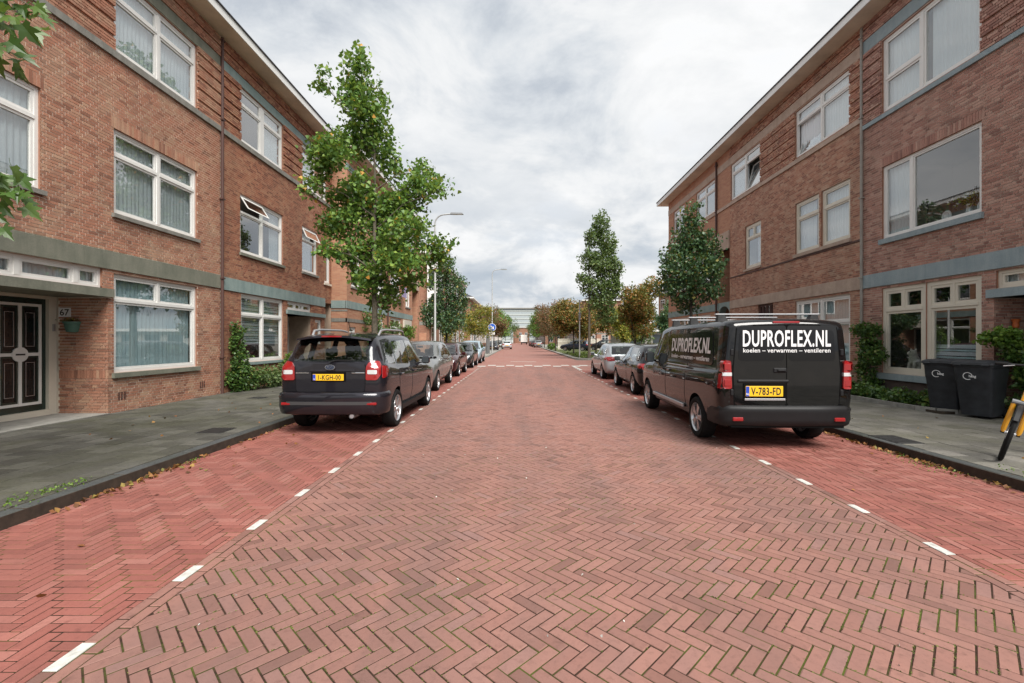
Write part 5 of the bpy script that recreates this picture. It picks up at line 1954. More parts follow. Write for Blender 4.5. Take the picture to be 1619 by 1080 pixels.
def estate_car():
    col = (.020, .019, .025)
    root = empty('parked_car', (-3.17, 7.62, 0), R(-0.6), 'dark charcoal sport estate car with silver roof rails seen from behind', 'car')
    st = [(0.0, .44, 1.12, 1.18, .66, .79, .66), (.03, .40, 1.155, 1.26, .72, .835, .69), (.08, .36, 1.18, 1.38, .76, .872, .70), (.15, .32, 1.19, 1.50, .80, .898, .70), (.22, .30, 1.19, 1.59, .81, .903, .695),
          (.32, .28, 1.18, 1.65, .82, .907, .685), (.5, .27, 1.15, 1.69, .83, .91, .68), (.9, .26, 1.11, 1.715, .83, .91, .69), (1.7, .25, 1.08, 1.725, .83, .91, .695), (2.4, .25, 1.06, 1.70, .83, .91, .69),
          (2.8, .25, 1.045, 1.60, .83, .91, .67), (3.2, .25, 1.04, 1.36, .83, .91, .68), (3.55, .26, 1.02, 1.13, .83, .905, .72), (3.75, .26, .98, 1.07, .83, .90, .74), (4.3, .28, .90, .99, .82, .87, .70),
          (4.5, .32, .80, .88, .75, .82, .62), (4.62, .42, .66, .74, .58, .68, .48)]
    WH, wx, wr = (.84, 3.56), .90, .345
    SIDE = [[(.40, 1.20), (.90, 1.165), (.90, 1.55), (.66, 1.57), (.50, 1.47)], [(.98, 1.155), (1.86, 1.13), (1.86, 1.60), (.98, 1.585)], [(1.95, 1.125), (3.0, 1.10), (2.62, 1.48), (2.38, 1.58), (1.95, 1.60)]]
    REAR = [(-.62, 1.245), (.62, 1.245), (.655, 1.32), (.585, 1.61), (-.585, 1.61), (-.655, 1.32)]
    FRONT = [(-.70, 1.14), (.70, 1.14), (.58, 1.60), (-.58, 1.60)]
    me, bvh = body_mesh(st, WH, wr * 1.16, wx, cabin=(.36, 3.05, .72), side=SIDE, rear=REAR, front=FRONT)
    cabin_fit(root, 2.05, 1.15, .66, dash=2.95)
    b = bpy.data.objects.new('body', me); attach(b, root); b.color = (*col, 1)
    tm, rm = make_wheel(wr, .225, 'twin')
    put_wheels(root, WH, wx, wr, tm, rm)
    # tailgate with glass
    w = MB(); patch(w, bvh, round_poly(REAR, .06), 'rear', .006, .02, .08)
    add_part('rear_window', w, 'carglass_dark', root)
    g = MB(); patch(g, bvh, round_poly([(-.585, .72), (.585, .72), (.60, 1.20), (-.60, 1.20)], .05), 'rear', .002, .02, .12); add_part('door_gap', g, 'gap', root)
    g = MB(); patch(g, bvh, round_poly([(-.577, .73), (.577, .73), (.592, 1.205), (-.592, 1.205)], .05), 'rear', .006, .02, .12); tg = add_part('tailgate', g, 'paint', root, col)
    mb = MB(); mb.tube([(-.02, -.035, 1.235), (.10, .0, 1.262), (.46, .03, 1.258)], .009, 6); add_part('rear_wiper', mb, 'plastic', root)
    # spoiler
    mb = MB()
    for i in range(8):
        x0, x1 = -.64 + .16 * i, -.64 + .16 * (i + 1)
        z = lambda x: 1.715 - .06 * (x / .64) ** 2
        y = lambda x: .045 + .07 * (x / .64) ** 2
        mb.hexa([(x0, y(x0), z(x0) - .065), (x1, y(x1), z(x1) - .065), (x1, .50, z(x1) - .05), (x0, .50, z(x0) - .05), (x0, y(x0) + .01, z(x0) - .03), (x1, y(x1) + .01, z(x1) - .03), (x1, .50, z(x1) + .012), (x0, .50, z(x0) + .012)])
    add_part('spoiler', mb, 'paint', root, col, sharp=30)
    mb = MB(); mb.box(-.17, .17, .038, .048, 1.652, 1.678); add_part('brake_light', mb, 'redreflect', root)
    # lights
    LP = [(.60, .93), (.79, .93), (.845, 1.02), (.838, 1.17), (.79, 1.255), (.65, 1.235), (.605, 1.15)]
    for s_, pl in ((1, LP), (-1, mir(LP))):
        l = MB(); patch(l, bvh, round_poly(pl, .03), 'rear', .022, .05, .05); t = add_part('tail_light', l, 'red', root)
        a, c = (.63, .79) if s_ > 0 else (-.79, -.63)
        l = MB(); patch(l, bvh, round_poly([(a, 1.03), (c, 1.03), (c, 1.10), (a, 1.10)], .02), 'rear', .026, .01, .05); add_part('lens', l, 'clear', t)
        pl2 = [(.06, .95), (.20, .99), (.30, 1.09), (.22, 1.16), (.08, 1.17)]
        l = MB(); patch(l, bvh, round_poly(pl2, .03), 'x+' if s_ > 0 else 'x-', .010, .05, .06); add_part('lens', l, 'red', t)
    # bumper
    mb = MB()
    prof = [(.0, .36), (-.03, .40), (-.055, .50), (-.05, .60), (-.06, .645), (-.045, .70), (.0, .725)]
    pts = [(-.90, .30), (-.895, .16), (-.84, .03), (-.72, -.035), (-.4, -.06), (0, -.068), (.4, -.06), (.72, -.035), (.84, .03), (.895, .16), (.90, .30)]
    vs = []
    for (x, y) in pts:
        nx, ny = (x / .9) * .6, -1.0
        if abs(x) > .83: nx, ny = math.copysign(1, x), -.3
        k = math.hypot(nx, ny)
        for d, z in prof: vs.append((x + nx / k * (-d) * .8, y + ny / k * (-d) * .8, z))
    m = len(prof)
    fs = [(i * m + j, (i + 1) * m + j, (i + 1) * m + j + 1, i * m + j + 1) for i in range(len(pts) - 1) for j in range(m - 1)]
    mb.add(vs, fs)
    add_part('bumper', mb, 'paint', root, col, sharp=50)
    mb = MB()
    for (x0, y0), (x1, y1) in zip(pts[1:-2], pts[2:-1]):
        pass
    ins = [(p[0] * .97, p[1] - .048) for p in pts[2:-2]]
    for (x0, y0), (x1, y1) in zip(ins[:-1], ins[1:]):
        mb.hexa([(x0, y0, .52), (x1, y1, .52), (x1, y1 + .08, .52), (x0, y0 + .08, .52), (x0, y0 - .002, .575), (x1, y1 - .002, .575), (x1, y1 + .08, .575), (x0, y0 + .08, .575)])
    add_part('bumper_strip', mb, 'bumper', root, smooth=False)
    for s_ in (-1, 1):
        mb = MB(); rbox(mb, s_ * .56, s_ * .80, -.088, -.03, .515, .56, .01); add_part('reflector', mb, 'redreflect', root, smooth=False)
    mb = MB(); mb.tube([(.38, -.06, .33), (.38, .3, .33)], .045, 14, cap=False); mb.tube([(.38, -.055, .33), (.38, .3, .33)], .036, 14); add_part('exhaust', mb, 'silver', root)
    # plate niche, plate, trim, emblem
    mb = MB(); rbox(mb, -.33, .27, -.012, .05, .90, 1.07, .01); add_part('plate_recess', mb, 'gap', root, smooth=False)
    plate(root, -.014, -.03, .975, '1-KGH-00')
    mb = MB(); rbox(mb, -.42, .42, -.02, .04, 1.075, 1.10, .006); add_part('plate_trim', mb, 'paint', root, col, smooth=False)
    for s_ in (-1, 1):
        mb = MB(); rbox(mb, s_ * .36, s_ * .585, -.018, .04, 1.04, 1.058, .005); add_part('chrome_strip', mb, 'chrome', root, smooth=False)
    mb = MB(); mb.prism([(.085 * math.cos(t * math.pi / 12), 1.145 + .045 * math.sin(t * math.pi / 12)) for t in range(24)], lambda a, b_, d: (a, d, b_), -.026, .04)
    e = add_part('emblem', mb, 'chrome', root, smooth=False)
    mb = MB(); mb.prism([(.076 * math.cos(t * math.pi / 12), 1.145 + .038 * math.sin(t * math.pi / 12)) for t in range(24)], lambda a, b_, d: (a, d, b_), -.028, -.02)
    add_part('emblem_field', mb, plain('emblem_blue', (.03, .04, .07), .3, coat=.5), e, smooth=False)
    mb = MB()
    for (a, c, r_) in ((-.03, 1.155, .016), (.0, 1.165, .008), (.03, 1.16, .008), (.012, 1.14, .008), (.04, 1.135, .008), (-.012, 1.127, .008)):
        pp = [(a + r_ * (1 if i % 2 == 0 else .4) * math.sin(i * math.pi / 5), c + r_ * (1 if i % 2 == 0 else .4) * math.cos(i * math.pi / 5)) for i in range(10)]
        mb.prism(pp, lambda p, q, d: (p, d, q), -.031, -.027)
    add_part('emblem_stars', mb, 'chrome', e, smooth=False)
    # sides
    door_set(root, bvh, [[(1.02, .42), (1.92, .40), (1.92, 1.05), (.98, 1.06), (.98, .85)], [(1.95, .40), (2.95, .42), (3.02, .9), (2.98, 1.03), (1.95, 1.05)]], col, [(1.12, .96), (2.12, .96)])
    windows_side(root, bvh, SIDE, 'carglass')
    w = MB(); patch(w, bvh, round_poly(FRONT, .06), 'front', .006, .02, .10); add_part('windscreen', w, 'carglass', root)
    for s_ in (-1, 1):
        mb = MB(); mb.tube([(s_ * .60, .62, 1.66), (s_ * .615, .74, 1.775), (s_ * .62, 1.0, 1.80), (s_ * .62, 2.0, 1.805), (s_ * .61, 2.25, 1.785), (s_ * .60, 2.42, 1.68)], .021, 8); add_part('roof_rail', mb, 'silver', root)
        mb = MB(); mb.box(*sorted((s_ * .80, s_ * .9)), 1.15, 3.2, .27, .36); add_part('sill_trim', mb, 'plastic', root, smooth=False)
    mb = MB(); mb.tube([(.12, .62, 1.72), (.14, .42, 1.93)], .006, 6); add_part('aerial', mb, 'plastic', root)
    mirrors(root, .88, 2.86, 1.07, col)
    for s_ in (-1, 1):
        l = MB(); patch(l, bvh, round_poly([(s_ * .45, .74), (s_ * .80, .80), (s_ * .78, .92), (s_ * .48, .86)] if s_ > 0 else [(s_ * .45, .74), (s_ * .48, .86), (s_ * .78, .92), (s_ * .80, .80)], .03), 'front', .01, .05, .06); add_part('headlight', l, 'clear', root)
    return root


def van():
    col = (.0075, .0075, .008)
    root = empty('parked_van', (3.86, 6.52, 0), R(-1.7), 'black panel van with white lettering on its rear doors and bars on the roof', 'van')
    st = [(0.0, .44, 1.16, 1.80, .80, .885, .775), (.02, .40, 1.16, 1.845, .85, .925, .805), (.06, .36, 1.16, 1.872, .88, .945, .825), (.14, .32, 1.15, 1.888, .895, .958, .835), (.5, .30, 1.14, 1.90, .90, .96, .84), (1.5, .28, 1.12, 1.905, .90, .96, .845),
          (2.7, .28, 1.10, 1.895, .90, .96, .84), (3.25, .28, 1.09, 1.86, .90, .96, .82), (3.55, .28, 1.085, 1.78, .90, .96, .79), (3.9, .28, 1.08, 1.55, .90, .955, .76), (4.2, .29, 1.07, 1.30, .90, .95, .78), (4.4, .30, 1.05, 1.17, .89, .94, .79),
          (4.75, .32, .98, 1.06, .86, .90, .72), (4.92, .36, .84, .93, .76, .82, .62), (5.0, .45, .68, .76, .58, .66, .48)]
    WH, wx, wr = (.95, 4.12), .95, .335
    me, bvh = body_mesh(st, WH, wr * 1.17, wx)
    b = bpy.data.objects.new('body', me); attach(b, root); b.color = (*col, 1)
    tm, rm = make_wheel(wr, .225, 'twin')
    put_wheels(root, WH, wx, wr, tm, rm)
    # two rear doors with blacked-out window zone
    for s_, nm in ((-1, 'left'), (1, 'right')):
        A = [(s_ * .008, .66), (s_ * .735, .66), (s_ * .755, 1.15), (s_ * .70, 1.80), (s_ * .008, 1.815)]
        if s_ < 0: A = A[::-1]
        g = MB(); patch(g, bvh, round_poly(A, .05), 'rear', .004, .02, .12); d = add_part('rear_door', g, 'paint', root, col)
        F = [(s_ * .03, 1.30), (s_ * .69, 1.30), (s_ * .665, 1.745), (s_ * .03, 1.76)]
        if s_ < 0: F = F[::-1]
        g = MB(); patch(g, bvh, round_poly(F, .07), 'rear', .007, .02, .12); add_part('window_film', g, 'film', d)
    g = MB(); patch(g, bvh, round_poly([(-.75, .648), (.75, .648), (.772, 1.15), (.715, 1.815), (0, 1.832), (-.715, 1.815), (-.772, 1.15)], .05), 'rear', .0015, .02, .12); add_part('door_gap', g, 'gap', root)
    yq = -.0095
    v, f = text_mb('DUPROFLEX.NL', .225, .60, .019, 1.08)
    k = 1.245 / (max(p[0] for p in v) - min(p[0] for p in v))
    mb = MB(); mb.add([(a * k + .0, yq, 1.515 + b_) for a, b_ in v], f); add_part('lettering', mb, 'letter', root, smooth=False)
    v, f = text_mb('koelen \u2013 verwarmen \u2013 ventileren', .060, .95, .010, 1.04)
    k = 1.235 / (max(p[0] for p in v) - min(p[0] for p in v))
    mb = MB(); mb.add([(a * k + .0, yq, 1.425 + b_) for a, b_ in v], f); add_part('lettering', mb, 'letter', root, smooth=False)
    # lamps
    for s_ in (-1, 1):
        A = [(s_ * .785, .90), (s_ * .905, .90), (s_ * .915, 1.30), (s_ * .80, 1.31)]
        if s_ < 0: A = A[::-1]
        l = MB(); patch(l, bvh, round_poly(A, .035), 'rear', .030, .08, .06); t = add_part('tail_light', l, 'red', root)
        B = [(s_ * .79, 1.085), (s_ * .91, 1.085), (s_ * .91, 1.135), (s_ * .79, 1.135)]
        if s_ < 0: B = B[::-1]
        l = MB(); patch(l, bvh, B, 'rear', .034, .01, .06); add_part('lens', l, 'clear', t)
        l = MB(); patch(l, bvh, round_poly([(.0, .90), (.085, .90), (.075, 1.31), (.0, 1.31)], .02), 'x+' if s_ > 0 else 'x-', .006, .03, .08); add_part('lens', l, 'red', t)
        for zz in (.985, 1.215):
            l = MB(); rbox(l, s_ * .80, s_ * .895, -.034, -.01, zz - .05, zz + .05, .008); add_part('lens', l, 'redreflect', t, smooth=False)
    mb = MB(); rbox(mb, -.19, .19, -.005, .05, 1.845, 1.875, .006); add_part('brake_light', mb, 'redreflect', root, smooth=False)
    # bumper
    mb = MB()
    prof = [(.0, .36), (-.03, .385), (-.05, .46), (-.045, .56), (-.055, .60), (-.035, .645), (.0, .66)]
    pts = [(-.93, .50), (-.935, .25), (-.905, .08), (-.81, .0), (-.4, -.015), (0, -.02), (.4, -.015), (.81, .0), (.905, .08), (.935, .25), (.93, .50)]
    vs = []
    for (x, y) in pts:
        nx, ny = (0, -1) if abs(x) < .83 else ((math.copysign(.75, x), -.6) if y < .1 else (math.copysign(1, x), 0))
        sc = 1 if y < .1 else .25
        for d, z in prof: vs.append((x - nx * d * sc, y - ny * d * sc, z))
    m = len(prof)
    mb.add(vs, [(i * m + j, (i + 1) * m + j, (i + 1) * m + j + 1, i * m + j + 1) for i in range(len(pts) - 1) for j in range(m - 1)])
    add_part('bumper', mb, 'plastic', root, sharp=50)
    mb = MB(); mb.box(-.8, .8, -.02, .4, .34, .42); add_part('underside', mb, 'gap', root, smooth=False)
    for s_ in (-1, 1):
        mb = MB(); rbox(mb, s_ * .64, s_ * .79, -.075, -.03, .44, .495, .01); add_part('reflector', mb, 'redreflect', root, smooth=False)
    mb = MB(); rbox(mb, -.70, .03, -.024, .03, .985, 1.03, .012); add_part('plate_trim', mb, 'plastic', root, smooth=False)
    mb = MB(); rbox(mb, -.62, .0, -.015, .02, .735, .98, .006); add_part('plate_recess', mb, 'gap', root, smooth=False)
    plate(root, -.017, -.325, .865, 'V-783-FD', .53, .15)
    mb = MB(); rbox(mb, -.60, -.02, -.02, .02, .728, .762, .006); add_part('plate_lip', mb, 'silver', root, smooth=False)
    mb = MB(); rbox(mb, -.19, .0, -.02, .02, 1.13, 1.20, .012); rbox(mb, -.14, -.02, -.04, -.01, 1.152, 1.178, .008); add_part('handle', mb, 'plastic', root, smooth=False)
    for s_ in (-1, 1):
        for zz in (.80, 1.30 + .08):
            mb = MB(); rbox(mb, s_ * .755, s_ * .80, -.02, .03, zz, zz + .09, .008); add_part('hinge', mb, 'plastic', root, smooth=False)
    # sides: sliding door, cab door, blacked windows with lettering
    door_set(root, bvh, [[(1.50, .42), (2.62, .42), (2.62, 1.80), (1.50, 1.80)], [(2.66, .42), (3.62, .45), (3.66, 1.02), (3.55, 1.15), (3.15, 1.72), (2.66, 1.78)]], col, [(2.45, 1.02), (2.86, 1.02)])
    P1 = [(.36, 1.22), (2.56, 1.18), (2.56, 1.72), (.46, 1.74)]
    P2 = [(2.76, 1.17), (3.60, 1.15), (3.18, 1.66), (2.76, 1.71)]
    for side in ('x-', 'x+'):
        g = MB(); patch(g, bvh, round_poly(P1, .08), side, .008, .02, .10); wf = add_part('side_window', g, 'film', root)
        g = MB(); patch(g, bvh, round_poly(P2, .06), side, .008, .02, .08); add_part('side_window', g, 'privacy', root)
        for body, z, hh, wd, bold in (('DUPROFLEX.NL', 1.40, .235, 1.95, .026), ('koelen \u2013 verwarmen \u2013 ventileren', 1.27, .075, 1.9, .02)):
            v, f = text_mb(body, hh, 1.0, bold, 1.03)
            k = wd / (max(p[0] for p in v) - min(p[0] for p in v))
            sg = 1 if side == 'x+' else -1
            vv = [(1.46 + sg * a * k, z + b_) for a, b_ in v]
            mb = MB(); patch(mb, bvh, None, side, .0105, 0, .3, verts=vv, faces=f)
            add_part('lettering', mb, 'letter', root, smooth=False)
    for s_ in (-1, 1):
        mb = MB(); rbox(mb, s_ * .935, s_ * .972, 1.55, 3.55, .40, .47, .01); add_part('side_strip', mb, 'silver', root, smooth=False)
        mb = MB(); rbox(mb, s_ * .94, s_ * .975, 1.3, 2.5, 1.135, 1.155, .005); add_part('door_track', mb, 'silver', root, smooth=False)
        l = [(s_ * .52, .80), (s_ * .82, .84), (s_ * .80, 1.0), (s_ * .56, .94)]
        if s_ < 0: l = l[::-1]
        q = MB(); patch(q, bvh, round_poly(l, .03), 'front', .01, .05, .06); add_part('headlight', q, 'clear', root)
    w = MB(); patch(w, bvh, round_poly([(-.74, 1.24), (.74, 1.24), (.66, 1.78), (-.66, 1.78)], .06), 'front', .006, .02, .10); add_part('windscreen', w, 'screen', root)
    mirrors(root, .93, 3.52, 1.12, (.012, .012, .012), 1.4)
    for y, z in ((.55, 1.99), (1.75, 2.0), (2.75, 1.995)):
        mb = MB(); rbox(mb, -.80, .80, y - .024, y + .024, z, z + .026, .010); bar = add_part('roof_bar', mb, 'silver', root, smooth=False)
        for s_ in (-1, 1):
            mb = MB(); mb.hexa([(s_ * .78, y - .06, 1.87), (s_ * .62, y - .06, 1.90), (s_ * .62, y + .06, 1.90), (s_ * .78, y + .06, 1.87), (s_ * .76, y - .04, z - .001), (s_ * .66, y - .04, z - .001), (s_ * .66, y + .04, z - .001), (s_ * .76, y + .04, z - .001)])
            add_part('foot', mb, 'plastic', bar, smooth=False)
    return root


def hatchback(kind, col, loc, rz, label, group, L=4.2, H=1.47):
    """kind: 'hatch' or 'mpv'"""
    root = empty('parked_car', loc, rz, label, 'car', group)
    k = L / 4.2
    hz = H / 1.47
    st = [(0.0, .40, .86, .96, .62, .74, .60), (.03, .36, .88, 1.00, .70, .80, .64), (.10, .30, .90, 1.08, .76, .85, .66), (.22, .26, .91, 1.22, .79, .87, .66), (.36, .25, .915, 1.35, .80, .875, .64), (.52, .24, .92, 1.42, .80, .88, .63),
          (.9, .23, .92, 1.455, .80, .88, .63), (1.6, .22, .91, 1.47, .80, .88, .635), (2.1, .22, .905, 1.44, .80, .88, .625), (2.5, .22, .90, 1.30, .80, .88, .62), (2.9, .22, .89, 1.08, .80, .88, .64), (3.1, .22, .875, .98, .80, .875, .68),
          (3.3, .23, .85, .945, .80, .87, .70), (3.8, .25, .77, .86, .79, .84, .66), (4.05, .28, .68, .76, .72, .78, .58), (4.2, .36, .55, .62, .54, .62, .44)]
    st = [(a * k, b * hz, c * hz, d * hz, e, f, g) for a, b, c, d, e, f, g in st]
    WH, wx, wr = (.78 * k, 3.32 * k), .88, .315
    Z = lambda z: z * hz
    SIDE = [[(.48 * k, Z(.99)), (.72 * k, Z(.97)), (.72 * k, Z(1.30)), (.62 * k, Z(1.28))], [(.76 * k, Z(.97)), (1.58 * k, Z(.96)), (1.58 * k, Z(1.38)), (.80 * k, Z(1.36))], [(1.64 * k, Z(.96)), (2.62 * k, Z(.94)), (2.2 * k, Z(1.30)), (2.0 * k, Z(1.37)), (1.64 * k, Z(1.39))]]
    REAR = [(-.60, Z(1.02)), (.60, Z(1.02)), (.54, Z(1.37)), (-.54, Z(1.37))]
    FRONT = [(-.66, Z(1.0)), (.66, Z(1.0)), (.54, Z(1.39)), (-.54, Z(1.39))]
    me, bvh = body_mesh(st, WH, wr * 1.15, wx, cabin=(.42 * k, 2.72 * k, .62), side=SIDE, rear=REAR, front=FRONT)
    cabin_fit(root, 1.75 * k, .98 * k, .48, .34, dash=2.62 * k)
    b = bpy.data.objects.new('body', me); attach(b, root); b.color = (*col, 1)
    tm, rm = make_wheel(wr, .205, 'single')
    put_wheels(root, WH, wx, wr, tm, rm)
    Z = lambda z: z * hz
    w = MB(); patch(w, bvh, round_poly(REAR, .06), 'rear', .006, .02, .10); add_part('rear_window', w, 'carglass_dark', root)
    w = MB(); patch(w, bvh, round_poly(FRONT, .06), 'front', .006, .02, .10); add_part('windscreen', w, 'carglass', root)
    windows_side(root, bvh, SIDE, 'carglass')
    door_set(root, bvh, [[(.92 * k, .36), (1.60 * k, .34), (1.60 * k, Z(.92)), (.82 * k, Z(.93)), (.86 * k, .7)], [(1.63 * k, .34), (2.62 * k, .36), (2.70 * k, Z(.88)), (1.63 * k, Z(.92))]], col, [(.98 * k, Z(.84)), (1.80 * k, Z(.83))])
    for s_ in (-1, 1):
        A = [(s_ * .46, Z(.78)), (s_ * .76, Z(.76)), (s_ * .82, Z(.94)), (s_ * .50, Z(.93))]
        if s_ < 0: A = A[::-1]
        l = MB(); patch(l, bvh, round_poly(A, .03), 'rear', .012, .05, .05); t = add_part('tail_light', l, 'red', root)
        l = MB(); patch(l, bvh, round_poly([(.05, Z(.80)), (.28, Z(.82)), (.30, Z(.93)), (.06, Z(.93))], .02), 'x+' if s_ > 0 else 'x-', .006, .03, .06); add_part('lens', l, 'red', t)
        A = [(s_ * .40, Z(.58)), (s_ * .72, Z(.64)), (s_ * .74, Z(.75)), (s_ * .46, Z(.68))]
        if s_ < 0: A = A[::-1]
        l = MB(); patch(l, bvh, round_poly(A, .03), 'front', .01, .05, .05); t = add_part('headlight', l, 'clear', root)
    g = MB(); patch(g, bvh, [(-.74, Z(.955)), (.74, Z(.955)), (.70, Z(1.01)), (-.70, Z(1.01))], 'front', .004, .02, .10); add_part('cowl', g, 'gap', root)
    for s_ in (-1, 1):
        A = [(s_ * .62, 2.95 * k), (s_ * .628, 2.95 * k), (s_ * .588, 4.0 * k), (s_ * .58, 4.0 * k)]
        if s_ < 0: A = A[::-1]
        g = MB(); patch(g, bvh, A, 'top', .002, 0, .12); add_part('bonnet_gap', g, 'gap', root)
    g = MB(); patch(g, bvh, round_poly([(-.36, Z(.52)), (.36, Z(.52)), (.38, Z(.64)), (-.38, Z(.64))], .03), 'front', .006, .03, .07); add_part('grille', g, 'plastic', root)
    g = MB(); patch(g, bvh, round_poly([(-.50, .30), (.50, .30), (.46, Z(.42)), (-.46, Z(.42))], .03), 'front', .006, .03, .07); add_part('lower_grille', g, 'gap', root)
    g = MB(); patch(g, bvh, round_poly([(-.5, .38), (.5, .38), (.5, .50), (-.5, .50)], .03), 'rear', .008, .03, .07); add_part('bumper_inset', g, 'plastic', root)
    plate(root, -.02, 0, Z(.70), None, .52, .11)
    plate(root, L + .012, 0, Z(.47), None, .52, .11, True)
    mirrors(root, .86, 2.56 * k, Z(.92), col, .9)
    mb = MB(); mb.tube([(0, .62 * k, Z(1.47)), (0, .45 * k, Z(1.60))], .006, 5); add_part('aerial', mb, 'plastic', root)
    return root


def recolor(root, col):
    for o in [root] + list(root.children_recursive):
        if o.type == 'MESH' and o.data.materials and o.data.materials[0] == M['paint']: o.color = (*col, 1)


def place_car(proto, loc, rz, col, label, group):
    c = copy_tree(proto)
    c.location = loc; c.rotation_euler = (0, 0, rz)
    tag(c, label, 'car', group)
    recolor(c, col)
    return c


def build_vehicles():
    estate_car()
    van()
    GL, GR, GF = 'cars parked along the left kerb', 'cars parked along the right kerb', 'cars parked far down the street'
    # right row, seen from behind
    h1 = hatchback('hatch', (.010, .010, .012), (4.24, 12.65, 0), R(-1.0), 'black hatchback parked nose-away in front of the van', GR)
    place_car(h1, (4.32, 18.1, 0), R(-.6), (.42, .44, .46), 'silver hatchback parked at the front end of the right row', GR)
    # left row, nose towards the camera
    mpv = hatchback('mpv', (.20, .205, .20), (-3.42, 13.45 + 4.35, 0), R(180), 'grey compact car with pale windscreen just beyond the charcoal estate', GL, 4.35, 1.56)
    place_car(h1, (-3.50, 19.2 + 4.2, 0), R(180), (.055, .014, .016), 'dark wine-red car third along the left kerb', GL)
    place_car(h1, (-3.50, 25.4 + 4.2, 0), R(180), (.03, .032, .036), 'dark grey car fourth along the left kerb', GL)
    place_car(mpv, (-3.45, 30.6 + 4.35, 0), R(180), (.34, .44, .50), 'pale blue upright car at the far end of the left row', GL)
    place_car(h1, (-2.05, 80, 0), R(4), (.62, .63, .64), 'white car driving away far down the road', GF)
    for i, (x, y, c, lab) in enumerate(((4.3, 98, (.28, .29, .30), 'grey car nearest in the distant right-hand row'), (4.1, 106, (.02, .02, .022), 'black car second in the distant right-hand row'),
                                        (4.0, 114, (.07, .075, .085), 'slate car third in the distant right-hand row'), (3.9, 123, (.10, .03, .03), 'dark red car fourth in the distant right-hand row'),
                                        (3.9, 131, (.02, .02, .025), 'black car last before the distant white truck'), (-4.0, 72, (.03, .035, .05), 'dark blue car parked beyond the far left lamp post'),
                                        (-4.2, 96, (.03, .03, .03), 'black car parked beyond the white driving car'))):
        place_car(h1 if i % 2 else mpv, (x, y, 0), R(0 if x > 0 else 180), c, lab, GF)
    place_car(h1, (9.8, 62, PAVE), R(62), (.022, .028, .045), 'navy car parked on the square behind the orange trees', GF)
    place_car(mpv, (14.5, 66, PAVE), R(70), (.03, .03, .032), 'black car parked on the square by the low white building', GF)
    # distant lorry
    t = empty('lorry', (2.0, 168, 0), 0, 'small white box lorry at the far end of the street', 'lorry')
    mb = MB(); rbox(mb, -1.2, 1.2, 0, 5.2, .9, 3.6, .06); mb.build('box_body', M['white'], t)
    mb = MB(); rbox(mb, -1.1, 1.1, 5.25, 7.0, .6, 2.7, .15); mb.build('cab', M['white'], t)
    mb = MB(); mb.box(-1.0, 1.0, 6.995, 7.02, 1.6, 2.4); mb.build('windscreen', M['privacy'], t)
    mb = MB(); rbox(mb, -1.05, 1.05, .1, 6.8, .45, .85, .03); mb.build('chassis', M['plastic'], t)
    wm = MB(); wm.lathe([(.001, -.13), (.42, -.13), (.45, -.08), (.45, .08), (.42, .13), (.001, .13)], 18, (0, 0, 0), 'x')
    me = wm.mesh('wheel', M['rubber'])
    for y in (1.2, 6.0):
        for x in (-.98, .98):
            o = bpy.data.objects.new('wheel', me); o.location = (x, y, .45); attach(o, t)


build_vehicles()
# ------------------------------------------------------------------ trees, shrubs
def clump_points(blobs, n, twigs=9, seed=0, shell=.55, spread=.16):
    """leaf positions in little sprays inside ellipsoids (x,y,z,rx,ry,rz)"""
    r = np.random.RandomState(seed)
    B = np.array(blobs, float)
    vol = B[:, 3] * B[:, 4] * B[:, 5]
    p = vol ** .8; p /= p.sum()
    m = max(1, n // twigs)
    k = r.choice(len(B), m, p=p)
    d = r.normal(size=(m, 3)); d /= np.linalg.norm(d, axis=1)[:, None]
    rad = r.uniform(0, 1, m) ** (1 / 3.0)
    rad = shell + (1 - shell) * rad if False else np.where(r.uniform(size=m) < .7, .55 + .5 * r.uniform(size=m), rad)
    c = B[k, :3] + d * rad[:, None] * B[k, 3:6]
    axis = d * .8 + r.normal(size=(m, 3)) * .5 + np.array([0, 0, .25])
    axis /= np.linalg.norm(axis, axis=1)[:, None]
    t = r.uniform(-1, 1, (m, twigs))
    P = c[:, None, :] + axis[:, None, :] * t[:, :, None] * spread * 1.5 + r.normal(size=(m, twigs, 3)) * spread * .55
    return P.reshape(-1, 3), axis


